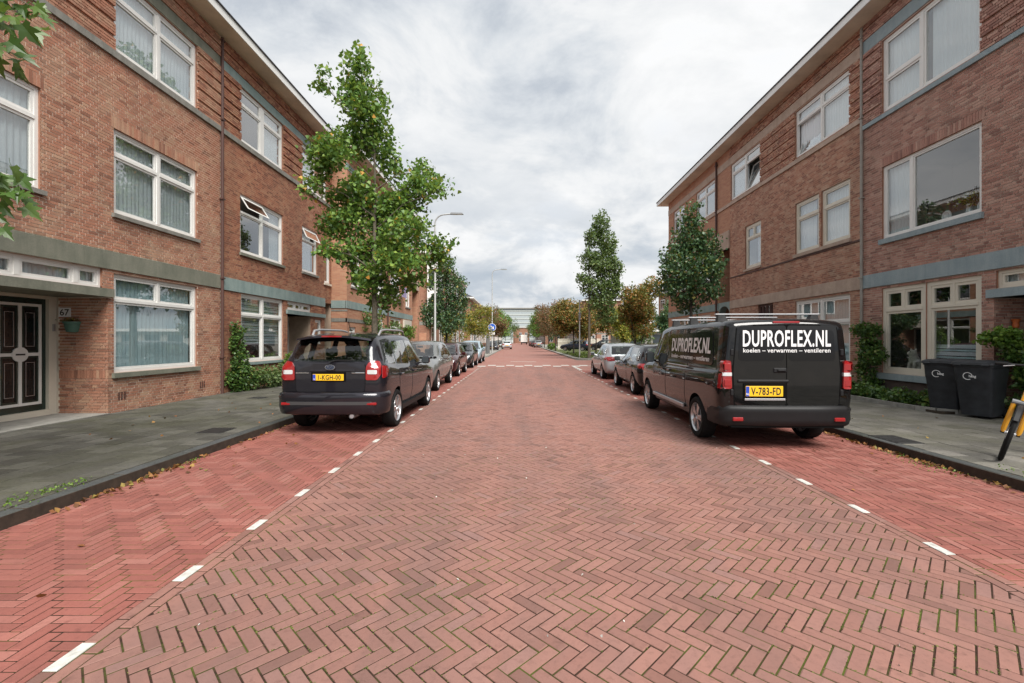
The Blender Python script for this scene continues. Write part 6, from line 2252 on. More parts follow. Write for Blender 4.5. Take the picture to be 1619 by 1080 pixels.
def tree(name, label, base, trunk_h, trunk_r, blobs, nleaf, size, mat, group, top=None, bark='bark', shape='kite', seed=0, twigs=9, spread=.16, lean=(0, 0), stems=1, extra=None):
    t = thing_at(name, base, label, 'tree', group)
    b = Vector(base)
    mb = MB()
    rr = random.Random(seed)
    top = top or (max(q[2] + q[5] * .6 for q in blobs) - b[2])
    axes = []
    for s_ in range(stems):
        pts, rad = [], []
        ox, oy = (0, 0) if stems == 1 else (math.cos(s_ * 2.1 + seed) * .5, math.sin(s_ * 2.1 + seed) * .5)
        n = 9
        for i in range(n + 1):
            f = i / n
            pts.append(b + Vector((lean[0] * f + ox * f * top * .5 + rr.gauss(0, .012) * top * .3 * f, lean[1] * f + oy * f * top * .5 + rr.gauss(0, .012) * top * .3 * f, -.05 + (top + .05) * f)))
            rad.append(trunk_r * ((1.18 if i == 0 else 1.0) - .86 * f ** .9) / (1 if stems == 1 else 1.5))
        mb.tube(pts, rad, 9)
        axes.append(pts)
    mb.build('trunk', M[bark], t, smooth=True)
    lm = MB()
    for q in blobs:
        c = Vector(q[:3])
        ax = axes[rr.randrange(len(axes))]
        hz = (c[2] - b[2]) - .45 * math.hypot(c[0] - b[0], c[1] - b[1]) - .25 * q[5]
        hz = min(max(hz, trunk_h * .85), top * .92)
        f = hz / top * 9
        i = min(int(f), 8)
        s0 = ax[i].lerp(ax[i + 1], f - i)
        if (c - s0).length < .25: continue
        r0 = max(.012, trunk_r * (.42 - .32 * hz / top))
        mid = s0.lerp(c, .5) + Vector((0, 0, .10 * (c - s0).length)) + Vector((rr.gauss(0, .05), rr.gauss(0, .05), 0))
        lm.tube([s0, s0.lerp(mid, .5), mid, mid.lerp(c, .6), c], [r0, r0 * .8, r0 * .62, r0 * .45, r0 * .28], 6)
        for k in range(5):
            d = Vector((rr.gauss(0, 1), rr.gauss(0, 1), rr.gauss(.4, .8))).normalized()
            e = c + Vector((d[0] * q[3], d[1] * q[4], d[2] * q[5])) * .85
            s1 = mid.lerp(c, rr.random())
            lm.tube([s1, s1.lerp(e, .5) + Vector((0, 0, .04)), e], [r0 * .35, r0 * .25, .005], 5)
    if lm.v: lm.build('limbs', M[bark], t, smooth=True)
    P, _ = clump_points(blobs, nleaf, twigs, seed + 1, spread=spread)
    o = leaves_np('crown', M[mat], P, size, t, shape=shape)
    return t


def px_blobs(cx, Y, spec, squash=.9, seed=3, dy=.35):
    """ellipsoids read off the photograph at the tree's own distance"""
    rr = random.Random(seed)
    out = []
    for (px, py, rx, ry) in spec:
        k = Y / FPX
        out.append(((px - 820) * k, Y + rr.uniform(-1, 1) * dy, EYE + (538 - py) * k, rx * k, (rx + ry) / 2 * k * squash, ry * k))
    return out


def build_trees():
    G = 'street trees along the kerbs'
    Y1 = 14.3
    sp = [(572, 112, 19, 26), (552, 150, 24, 30), (585, 172, 30, 38), (598, 222, 24, 32), (560, 215, 30, 34), (524, 148, 9, 20), (545, 252, 28, 26), (612, 255, 14, 26),
          (518, 258, 24, 26), (508, 298, 22, 22), (540, 305, 34, 30), (575, 300, 22, 30), (660, 262, 14, 18), (672, 290, 24, 20), (645, 305, 28, 26), (697, 312, 20, 11), (620, 325, 30, 24), (590, 335, 32, 28),
          (548, 350, 40, 22), (518, 355, 22, 18), (690, 385, 26, 14), (650, 375, 38, 24), (605, 392, 38, 30), (560, 398, 30, 20), (533, 398, 22, 14), (645, 418, 40, 20), (680, 405, 28, 16), (590, 440, 32, 24), (650, 440, 26, 16), (562, 432, 22, 16), (606, 474, 18, 18), (576, 470, 13, 13), (625, 462, 20, 14)]
    tree('maple_tree', 'tall uneven maple with a spire top and wide lower boughs beyond the charcoal estate', ((592 - 820) * Y1 / FPX, Y1, PAVE), 2.4, .125, px_blobs(0, Y1, sp, dy=.8), 18000, .118, 'leaf_maple', G, top=7.8, shape='maple', seed=4, twigs=8, spread=.15)
    Y = 28.9
    sp = [(705, 425, 15, 20), (690, 450, 16, 18), (722, 452, 16, 20), (700, 480, 26, 20), (725, 490, 17, 22), (683, 500, 15, 16), (708, 512, 28, 16), (672, 490, 8, 12), (733, 475, 8, 12), (712, 408, 6, 10)]
    tree('street_tree', 'dark green bushy tree beside the first left lamp post', (-4.62, Y, PAVE), 1.3, .10, px_blobs(0, Y, sp), 8000, .13, 'leaf_dark', G, top=6.0, bark='bark_dark', seed=8, twigs=9, spread=.15)
    Y = 15.0
    sp = [(1092, 345, 15, 22), (1088, 380, 26, 24), (1112, 385, 22, 20), (1070, 405, 26, 22), (1120, 412, 28, 20), (1060, 428, 20, 22), (1100, 430, 34, 26), (1132, 425, 18, 18), (1072, 458, 28, 20), (1112, 460, 28, 18), (1090, 480, 24, 13), (1055, 452, 14, 14)]
    tree('street_tree', 'dark round-crowned tree close behind the black van roof bars', (5.72, Y, PAVE), 2.2, .085, px_blobs(0, Y, sp), 8200, .10, 'leaf_dark', G, top=5.4, bark='bark_dark', seed=12, twigs=8, spread=.10)
    Y = 30.5
    sp = [(950, 355, 13, 20), (938, 378, 12, 16), (960, 385, 16, 22), (930, 410, 14, 18), (952, 420, 24, 22), (972, 425, 11, 18), (922, 440, 11, 10), (940, 452, 24, 16), (966, 455, 18, 16), (950, 478, 24, 16), (958, 500, 16, 14), (932, 372, 5, 12), (975, 445, 8, 14)]
    tree('street_tree', 'tall slender olive-green tree on the right beyond the side street', (5.78, Y + 6.5, PAVE), 2.4, .12, [(a * (Y + 6.5) / Y, Y + 6.5, EYE + (c - EYE) * (Y + 6.5) / Y, d * 1.2, e * 1.2, f * 1.2) for a, _, c, d, e, f in px_blobs(0, Y, sp)], 12500, .17, 'leaf_olive', G, top=10.5, seed=21, twigs=9, spread=.17)
    GO = 'autumn trees along the far verge'

    def round_tree(label, x, y, h, w, mat, n, seed, stems=1, name='autumn_tree', size=.14, bark='bark_dark', z=PAVE, low=.28):
        rr = random.Random(seed)
        bl = []
        for i in range(13):
            a = rr.uniform(0, 6.28); q = math.sqrt(rr.random()) * .62
            zz = rr.uniform(low + .12, .86)
            k = math.sqrt(max(.1, 1 - ((zz - .58) / .45) ** 2))
            bl.append((x + math.cos(a) * q * w * k, y + math.sin(a) * q * w * k, z + zz * h, w * .34 * rr.uniform(.8, 1.2), w * .34, h * .14 * rr.uniform(.8, 1.2)))
        return tree(name, label, (x, y, z), h * low, .09, bl, n, size, mat, GO, top=h * .72, bark=bark, seed=seed, stems=stems, twigs=9, spread=.15)
    round_tree('round orange-brown crab tree with several stems behind the silver hatchback', 9.75, 37.2, 6.7, 2.7, 'leaf_orange', 16000, 31, 3, low=.26, size=.16)
    round_tree('broad orange and green tree on the verge left of the slender tree', 5.6, 46, 6.1, 2.7, 'leaf_orange', 13000, 33, size=.16)
    round_tree('rust-red tree on the far verge behind the broad orange tree', 4.9, 60, 7.0, 2.7, 'leaf_rust', 6500, 35)
    round_tree('rust-tinged tree further along the far right verge', 4.9, 74, 7.8, 3.0, 'leaf_rust', 5500, 37, size=.17)
    round_tree('olive tree far along the right verge before the slim green tree', 5.0, 88, 8.0, 3.2, 'leaf_olive', 5000, 39, size=.18)
    round_tree('yellow-green tree between the two left lamp posts', -4.6, 47.5, 5.7, 2.2, 'leaf_yellow', 5200, 41)
    round_tree('lower yellowing tree on the left pavement beside the blue car', -6.4, 45.5, 4.4, 1.9, 'leaf_yellow', 3400, 43)
    round_tree('rust-brown tree just past the second left lamp post', -3.6, 66, 7.2, 2.5, 'leaf_rust', 5000, 45, size=.17)
    round_tree('green tree further down the left pavement past the rust-brown tree', -3.7, 82, 7.6, 2.8, 'leaf_maple', 4500, 47, size=.18)
    for i, (x, y, h, w, m, l) in enumerate(((-3.7, 100, 8.6, 2.7, 'leaf_maple', 'green tree far down the left pavement'), (-3.6, 122, 9.0, 2.9, 'leaf_fresh', 'fresh green tree far down the left pavement behind the plain green one'),
                                            (-4.4, 150, 10, 3.2, 'leaf_dark', 'dark tree at the far left end of the street'), (4.6, 112, 8.6, 2.6, 'leaf_fresh', 'slim bright green tree far down the right side'),
                                            (4.8, 136, 9.5, 3.0, 'leaf_olive', 'olive tree far down the right side'), (5.4, 165, 9.5, 3.2, 'leaf_maple', 'green tree at the far right end of the street'), (-3.6, 215, 13, 4.4, 'leaf_olive', 'tall olive tree at the end of the street left of the red terrace'), (-2.2, 242, 10.5, 3.6, 'leaf_olive', 'olive tree before the left end of the red terrace at the street end'), (7.2, 242, 11, 3.8, 'leaf_olive', 'olive tree before the right end of the red terrace at the street end'), (9.6, 215, 13.5, 4.4, 'leaf_maple', 'tall green tree at the end of the street right of the red terrace'))):
        round_tree(l, x, y, h, w, m, 3600, 60 + i, size=.22, name='distant_tree', low=.2)
    for i, (x, y, h, w, m, l) in enumerate(((13.5, 52, 6.0, 2.6, 'leaf_olive', 'olive tree on the square left of the low white building'), (10.5, 70, 7.5, 3.0, 'leaf_orange', 'orange tree deep on the square behind the broad orange tree'),
                                            (16.5, 52, 6.6, 2.8, 'leaf_dark', 'dark tree on the square behind the round crab tree'), (8.9, 52, 6.4, 2.7, 'leaf_orange', 'orange-green tree directly behind the slender olive-green tree'), (10.9, 47, 5.6, 2.3, 'leaf_yellow', 'yellowing tree on the square between the slender tree and the crab tree'), (8.4, 98, 8, 3.2, 'leaf_olive', 'olive tree behind the far verge trees'))):
        round_tree(l, x, y, h, w, m, 8000, 80 + i, size=.18, name='distant_tree', low=.2)


def blob_list(pts, r, sq=1.0):
    return [(p[0], p[1], p[2], r * rnd.uniform(.85, 1.15), r * sq, r * rnd.uniform(.8, 1.1)) for p in pts]


def shrub(name, label, base, blobs, n, size, mats, stems, group=None, cat='shrub', seed=1, spread=.05):
    t = thing_at(name, base, label, cat, group)
    mb = MB()
    for pts, r in stems: mb.tube(pts, [r * (1 - .6 * i / (len(pts) - 1)) for i in range(len(pts))], 6)
    if mb.v: mb.build('stems', M['bark'], t, smooth=True)
    if not isinstance(mats, list): mats = [(mats, blobs, n)]
    for i, (m, bl, k) in enumerate(mats):
        P, _ = clump_points(bl, k, 8, seed + i, spread=spread)
        leaves_np('foliage', M[m], P, size, t, up=.5)
    return t


def build_shrubs():
    x = XL + .18
    shrub('climbing_plant', 'tall dark green climber on the brick between the downpipe and striped-blind window', (x, 13.05, PAVE),
          [(x, 13.05, .45, .22, .42, .36), (x + .02, 13.1, .95, .18, .36, .36), (x, 13.05, 1.45, .15, .28, .36), (x - .02, 13.08, 1.88, .13, .25, .24), (x + .1, 13.3, .5, .25, .4, .35)], 3400, .075,
          'leaf_shrub', [([(x, 13.05, PAVE), (x - .06, 13.02, .8), (x - .08, 13.08, 1.9)], .03)], seed=51)
    shrub('hedge', 'low spreading bush under the striped-blind window beside the charcoal estate', (x + .25, 14.6, PAVE),
          [(x + .25, 13.6 + .36 * i, .42 + .10 * math.sin(i * 1.7), .30, .3, .30) for i in range(8)] + [(x + .1, 15.9, .75, .28, .3, .35), (x + .15, 16.1, 1.0, .2, .25, .2)], 4600, .07,
          [('leaf_olive', [(x + .25, 13.6 + .36 * i, .42 + .10 * math.sin(i * 1.7), .30, .3, .30) for i in range(8)], 3600), ('leaf_fresh', [(x + .1, 15.9, .75, .28, .3, .35), (x + .15, 16.1, 1.0, .2, .25, .2)], 1200)],
          [([(x + .2, 14 + i * .5, PAVE), (x + .25, 14.05 + i * .5, .5)], .02) for i in range(4)], cat='bush', seed=53)
    # shrubs in front of the far left row
    xf = XL + .68 + .5
    for i, (y, h, w, m, l) in enumerate(((22.6, 2.7, .9, 'leaf_shrub', 'leafy shrub against the far brick row behind the maple trunk'), (25.2, 2.3, .7, 'leaf_olive', 'smaller olive shrub along the far brick row'),
                                         (28.0, 2.2, .8, 'leaf_fresh', 'bright green shrub under the estate agent board'))):
        shrub('shrub', l, (xf, y, PAVE), [(xf + rnd.uniform(-.2, .2), y + rnd.uniform(-.5, .5), .4 + h * k / 6, w * .6, w * .7, h * .16) for k in range(6)], 2200, .10, m, [([(xf, y, PAVE), (xf, y, h * .7)], .03)], seed=70 + i, spread=.08)
    # right: cloud-cut climber left of the cream window, low planting strip with its edging
    x = XR - .22
    c1 = [(x, 12.05, 1.88, .22, .42, .20), (x + .02, 11.98, 1.50, .2, .36, .18), (x - .05, 11.85, 1.18, .26, .42, .22), (x, 12.1, .78, .2, .26, .2), (x, 11.95, .50, .2, .25, .18)]
    shrub('climbing_plant', 'cloud-pruned climber on the brick left of the cream ground-floor window', (x, 12.0, PAVE), c1, 3300, .07, 'leaf_shrub',
          [([(x, 12.0, PAVE), (x + .03, 11.93, .6), (x, 11.97, 1.1), (x + .05, 12.02, 1.9)], .035)], seed=81)
    e = thing_at('planter_edging', (8.4, 10.4, PAVE), 'low concrete edging round the planting strip beside the bins', 'edging')
    pts = [(8.42, 15.0 - .5 * i) for i in range(11)] + [(8.44, 9.6), (8.55, 9.25), (8.8, 9.05), (9.1, 9.0), (9.5, 9.0)]
    for (a, b_) in zip(pts[:-1], pts[1:]):
        mb = MB()
        dx, dy = b_[0] - a[0], b_[1] - a[1]
        l = math.hypot(dx, dy); nx, ny = -dy / l * .04, dx / l * .04
        dx, dy = dx / l * .004, dy / l * .004
        mb.hexa([(a[0] - nx + dx, a[1] - ny + dy, PAVE - .03), (b_[0] - nx - dx, b_[1] - ny - dy, PAVE - .03), (b_[0] + nx - dx, b_[1] + ny - dy, PAVE - .03), (a[0] + nx + dx, a[1] + ny + dy, PAVE - .03),
                 (a[0] - nx + dx, a[1] - ny + dy, PAVE + .09), (b_[0] - nx - dx, b_[1] - ny - dy, PAVE + .09), (b_[0] + nx - dx, b_[1] + ny - dy, PAVE + .09), (a[0] + nx + dx, a[1] + ny + dy, PAVE + .09)])
        mb.build('edging_block', M['concrete'], e)
    mb = MB(); mb.box(8.46, XR - .02, 9.05, 15, PAVE - .02, PAVE + .05); mb.build('planting_soil', M['soil'], e)
    gl = [(8.85 + .2 * math.sin(i * 2.3), 9.55 + .33 * i, .30 + .05 * math.sin(i * 1.3), .30, .26, .17) for i in range(14)]
    shrub('ground_cover', 'low green ground cover in the strip under the cream window', (8.8, 11, PAVE), gl, 5200, .075, 'leaf_shrub', [([(8.8, 10 + i * .6, PAVE + .04), (8.8, 10.05 + i * .6, .35)], .012) for i in range(6)], cat='plant', seed=85)
    # layered shrub by the right-hand doorway
    y = 8.35
    top = [(9.25, 8.72, 1.64, .30, .24, .16), (9.45, 8.68, 1.62, .25, .2, .16)]
    mid = [(9.55, 8.60, 1.32, .26, .24, .18), (9.72, 8.5, 1.12, .30, .26, .24), (9.62, 8.45, .86, .28, .26, .2), (9.70, 8.35, 1.35, .2, .2, .2)]
    low = [(9.45, 8.4, .38, .26, .26, .22), (9.65, 8.3, .55, .22, .22, .2)]
    shrub('shrub', 'layered shrub with bright green top on the brick behind the yellow bicycle', (9.5, 8.45, PAVE), None, 0, .075,
          [('leaf_fresh', top, 1500), ('leaf_shrub', mid, 2600), ('leaf_olive', low, 1200)], [([(9.5, 8.45, PAVE), (9.55, 8.5, .6), (9.6, 8.55, 1.2), (9.4, 8.68, 1.55)], .03)], seed=91)
    # square: hedge
    hb = [(10 + i * .9, 41 + rnd.uniform(-.2, .2), .75, .65, .5, .5) for i in range(14)]
    shrub('hedge', 'long clipped hedge along the square behind the silver hatchback', (14, 41, PAVE), hb, 8000, .11, 'leaf_olive', [([(10 + i, 41, PAVE), (10 + i, 41, .9)], .03) for i in range(12)], cat='hedge', seed=95, spread=.1)
    pts = [(rnd.uniform(5.1, 11.5), 37.3 + abs(rnd.gauss(0, 6)), PAVE + .04 + rnd.random() * .12) for _ in range(9000)]
    o = leaves_np('verge_grass', M['grass'], pts, .13, None, up=-1.6)
    tag(o, 'rough green grass on the verge beyond the side street', None, None, 'stuff')
    # yellow flowering clump far on the verge
    shrub('shrub', 'small yellow-green clump at the end of the far verge', (4.9, 68, PAVE), [(5.0, 68, .7, .7, .6, .5)], 900, .16, 'leaf_fresh', [([(5, 68, PAVE), (5, 68, .7)], .02)], seed=97)


def near_branches():
    """a street tree just outside the picture on the left; its boughs reach into the corner"""
    t = thing_at('maple_tree', (-5.15, 3.1, PAVE), 'maple at the left edge whose leafy twigs hang into the corner', 'tree', 'street trees along the kerbs')
    mb = MB()
    b = Vector((-5.15, 3.1, PAVE))
    pts = [b + Vector((0, 0, -.05)), b + Vector((.02, 0, 1.2)), b + Vector((-.02, .03, 2.6)), b + Vector((.03, 0, 4.0)), b + Vector((0, .05, 5.4)), b + Vector((.05, 0, 6.8))]
    mb.tube(pts, [.13, .105, .095, .08, .05, .02], 10)
    mb.build('trunk', M['bark'], t, smooth=True)
    rr = random.Random(5)
    lm = MB()
    uv = lambda px, py, Y: Vector(((px - 820) * Y / FPX, Y, EYE + (538 - py) * Y / FPX))
    ends = []
    Y = 3.35
    for tip, s0, n in ((uv(12, 22, Y), pts[3], 34), (uv(45, 8, Y + .25), pts[3].lerp(pts[4], .3), 26), (uv(-8, 62, Y - .1), pts[3].lerp(pts[2], .2), 22), (uv(6, 285, Y), pts[2].lerp(pts[3], .2), 26), (uv(-20, 330, Y), pts[2], 16), (uv(-60, -40, Y), pts[4], 14)):
        mid = s0.lerp(tip, .5) + Vector((0, 0, .22))
        lm.tube([s0, s0.lerp(mid, .5), mid, mid.lerp(tip, .6), tip], [.03, .022, .015, .009, .004], 7)
        ends.append((mid, tip, n))
    lm.build('limbs', M['bark'], t, smooth=True)
    # each leaf its own piece: a lobed maple leaf with a stalk
    lobes = [(0, 0), (-.12, .0), (-.34, -.06), (-.46, .14), (-.30, .20), (-.44, .36), (-.60, .62), (-.36, .56), (-.22, .50), (-.24, .70), (-.12, .78), (0, 1.12), (.12, .78), (.24, .70), (.22, .50), (.36, .56), (.60, .62), (.44, .36), (.30, .20), (.46, .14), (.34, -.06), (.12, .0)]
    lf = MB()
    vs = [(x * .92, y, .30 * abs(x) - .16 * y * y) for x, y in lobes] + [(0, .35, -.02)]
    n = len(lobes)
    lf.add(vs, [(n, i, (i + 1) % n) for i in range(n)])
    lf.tube([(0, 0, 0), (0, -.22, .03), (0, -.42, .10)], .010, 4)
    me = lf.mesh('leaf', M['leaf_near'])
    o0 = ORG[t]
    for mid, tip, k in ends:
        for i in range(k):
            f = rr.random() ** .6
            p = mid.lerp(tip, .25 + .85 * f) + Vector((rr.gauss(0, .06), rr.gauss(0, .10), rr.gauss(-.03, .06)))
            o = bpy.data.objects.new('leaf', me)
            s = rr.uniform(.10, .16)
            d = Vector((rr.gauss(.5, .4), rr.gauss(-.1, .5), rr.gauss(-.75, .3))).normalized()
            z = Vector((rr.gauss(0, .5), rr.gauss(-.5, .5), rr.gauss(.8, .3)))
            x = d.cross(z).normalized(); z = x.cross(d)
            Mx = Matrix((x, d, z)).transposed().to_4x4()
            o.matrix_basis = Matrix.Translation(p - o0) @ Mx @ Matrix.Scale(s, 4)
            attach(o, t)
    P, _ = clump_points([(-5.3, 2.6, 5.6, 1.4, 1.4, 1.2), (-5.7, 3.0, 4.6, 1.1, 1.3, .9), (-5.1, 2.9, 6.8, 1.0, 1.0, .9), (-5.6, 2.2, 3.9, .9, .9, .6)], 2600, 8, 7, spread=.15)
    P = P[[not in_view(p, 40) for p in P]]
    leaves_np('crown', M['leaf_maple'], P, .15, t, shape='maple')


# ------------------------------------------------------------------ street furniture
def lamp_post(x, y, h, arm, label, sign=False):
    t = thing_at('street_lamp', (x, y, PAVE), label, 'street lamp', 'tall street lamps on the left pavement')
    mb = MB()
    mb.tube([(x, y, PAVE - .02), (x, y, PAVE + 1.1), (x, y, PAVE + 1.15), (x, y, h - .5)], [.085, .085, .062, .045], 14)
    n = 8
    mb.tube([(x, y, h - .52)] + [(x + .55 * (1 - math.cos(i / n * math.pi / 2)), y, h - .5 + .5 * math.sin(i / n * math.pi / 2)) for i in range(n + 1)] + [(x + arm - .5, y, h + .04)], .038, 10)
    mb.build('pole', M['pole'], t, smooth=True)
    mb = MB(); mb.hexa([(x + arm - .62, y - .07, h - .0), (x + arm + .12, y - .10, h + .0), (x + arm + .12, y + .10, h + .0), (x + arm - .62, y + .07, h - .0), (x + arm - .58, y - .05, h + .10), (x + arm + .05, y - .07, h + .085), (x + arm + .05, y + .07, h + .085), (x + arm - .58, y + .05, h + .10)])
    hd = mb.build('lamp_head', M['lamp_head'], t)
    mb = MB(); mb.box(x + arm - .45, x + arm + .06, y - .06, y + .06, h - .012, h + .002); mb.build('lens', M['clear'], hd)
    mb = MB(); rbox(mb, x - .03, x + .03, y - .092, y - .08, PAVE + .5, PAVE + .9, .004); mb.build('service_door', M['pole'], t)


def pole_sign():
    x, y = -2.98, 50.9
    t = thing_at('road_sign', (x, y - .15, 1.9), 'round blue traffic sign on the second left lamp post', 'traffic sign')
    mb = MB(); c = (x, y - .12, 3.05)
    mb.lathe([(.001, -.02), (.42, -.02), (.42, .0), (.001, .0)], 28, c, 'y')
    mb.build('disc', M['sign_blue'], t)
    mb = MB(); mb.lathe([(.40, -.023), (.44, -.023), (.44, .004), (.40, .004)], 28, c, 'y'); mb.build('rim', M['letter'], t)
    # white arrow pointing down to the right
    mb = MB()
    ar = [(-.22, .14), (-.14, .22), (.06, .02), (.17, .13), (.2, -.2), (-.13, -.17), (-.02, -.06)]
    mb.prism(ar, lambda a, b, d: (c[0] + a, c[1] + d, c[2] + b), -.027, -.021); mb.build('arrow', M['letter'], t)
    mb = MB(); rbox(mb, x - .3, x + .3, y - .14, y - .12, 2.22, 2.5, .005); mb.build('lower_plate', M['letter'], t)
    mb = MB(); mb.box(x - .05, x + .05, y - .12, y - .04, 2.3, 3.2); mb.build('bracket', M['silver'], t)
    # low grey cabinet beside the pole
    o = MB(); rbox(o, -3.65, -3.25, 50.6, 50.95, PAVE, PAVE + 2.0, .03)
    o2 = o.build('post_panel', M['lamp_head'], None); tag(o2, 'dark upright panel beside the second left lamp post', 'panel')
    for i, (px, py) in enumerate(((-3.9, 54), (-4.3, 57), (-4.6, 60.5))):
        p = MB(); p.tube([(px, py, PAVE), (px, py, 1.05)], .05, 8); p.lathe([(.05, 1.05), (.035, 1.09), (.001, 1.1)], 8, (px, py, 0))
        q = p.build('bollard', M['blackiron'], None, smooth=True); tag(q, ('nearest dark bollard past the second left lamp post', 'middle dark bollard past the second left lamp post', 'farthest dark bollard past the second left lamp post')[i], 'bollard', 'bollards on the left build-out')


def short_pole():
    x, y = 5.15, 38.2
    mb = MB(); mb.tube([(x, y, PAVE), (x, y, 5.0)], .05, 8)
    t = thing_at('sign_pole', (x, y, PAVE), 'pale pole with a small dark box on the green verge', 'pole')
    mb.build('pole', M['pole'], t, smooth=True)
    mb = MB(); rbox(mb, x - .09, x + .09, y - .12, y - .05, 3.3, 3.9, .01); mb.build('box', M['lamp_head'], t)


def wheelie_bin(x, y, rz, label, s=1.0):
    t = empty('wheelie_bin', (x, y, PAVE), rz, label, 'wheelie bin', 'dark wheelie bins by the cream window')
    # tapered tub, front faces -y
    mb = MB()
    def ring(w, d, z, r=.05, y0=0):
        pts = []
        for sx, sy in ((1, -1), (1, 1), (-1, 1), (-1, -1)):
            for k in range(4):
                a = {(1, -1): -90, (1, 1): 0, (-1, 1): 90, (-1, -1): 180}[sx, sy] + 30 * k
                pts.append((sx * (w - r) + r * math.cos(R(a)), y0 + sy * (d - r) + r * math.sin(R(a)), z))
        return pts
    R_ = [ring(.225, .255, .05, .05, .04), ring(.232, .265, .12, .05, .035), ring(.265, .315, .70, .05), ring(.272, .325, .72, .05), ring(.285, .345, .97, .05), ring(.30, .36, .975, .05), ring(.30, .36, 1.01, .05)]
    n = len(R_[0])
    mb.add([p for r_ in R_ for p in r_], [(i * n + k, i * n + (k + 1) % n, (i + 1) * n + (k + 1) % n, (i + 1) * n + k) for i in range(len(R_) - 1) for k in range(n)] + [tuple(reversed(range(n)))])
    mb.build('tub', M['binplastic'], t, smooth=True, sharp=30)
    mb = MB()
    L_ = [ring(.305, .375, 1.005, .05, -.01), ring(.315, .385, 1.02, .05, -.01), ring(.31, .38, 1.055, .06, -.01), ring(.27, .33, 1.085, .08, .0), ring(.12, .2, 1.10, .08, .0)]
    mb.add([p for r_ in L_ for p in r_], [(i * n + k, i * n + (k + 1) % n, (i + 1) * n + (k + 1) % n, (i + 1) * n + k) for i in range(len(L_) - 1) for k in range(n)] + [tuple(reversed(range(n))), tuple((len(L_) - 1) * n + k for k in range(n))])
    for sx in (-.2, .2): rbox(mb, sx - .05, sx + .05, -.42, -.36, 1.0, 1.03, .008)
    mb.build('lid', M['binplastic'], t, smooth=True, sharp=30)
    mb = MB(); mb.tube([(-.26, .40, .99), (-.24, .45, 1.0), (.24, .45, 1.0), (.26, .40, .99)], .016, 8); mb.build('handle', M['binplastic'], t, smooth=True)
    for sx in (-1, 1):
        mb = MB(); mb.lathe([(.001, -.03), (.085, -.03), (.1, -.02), (.1, .02), (.085, .03), (.001, .03)], 18, (sx * .25, .28, .10), 'x'); mb.build('wheel', M['rubber'], t, smooth=True)
    # printed mark: ring with letters, on the tapering front
    fy = lambda z: -(.255 + (z - .05) / .65 * .06) + .04 * max(0, (.70 - z) / .65) - .004 if z < .7 else -(.325 + (z - .72) / .25 * .02) - .004
    z0 = .80
    mb = MB()
    m = 26
    for k in range(m):
        if 7 < k < 12: continue
        a0, a1 = 2 * math.pi * (k - 12) / m, 2 * math.pi * (k - 11) / m
        q = [(-.07 + r_ * math.cos(a), z0 + r_ * math.sin(a)) for r_, a in ((.060, a0), (.072, a0), (.072, a1), (.060, a1))]
        mb.quad(*[(a, fy(b), b) for a, b in q])
    v, f = text_mb('haag', .045, .9, .03)
    mb.add([(a + .0, fy(z0 - .02 + b) - .001, z0 - .02 + b) for a, b in v], f)
    mb.build('printed_mark', M['letter'], t, fix=False)
    return t


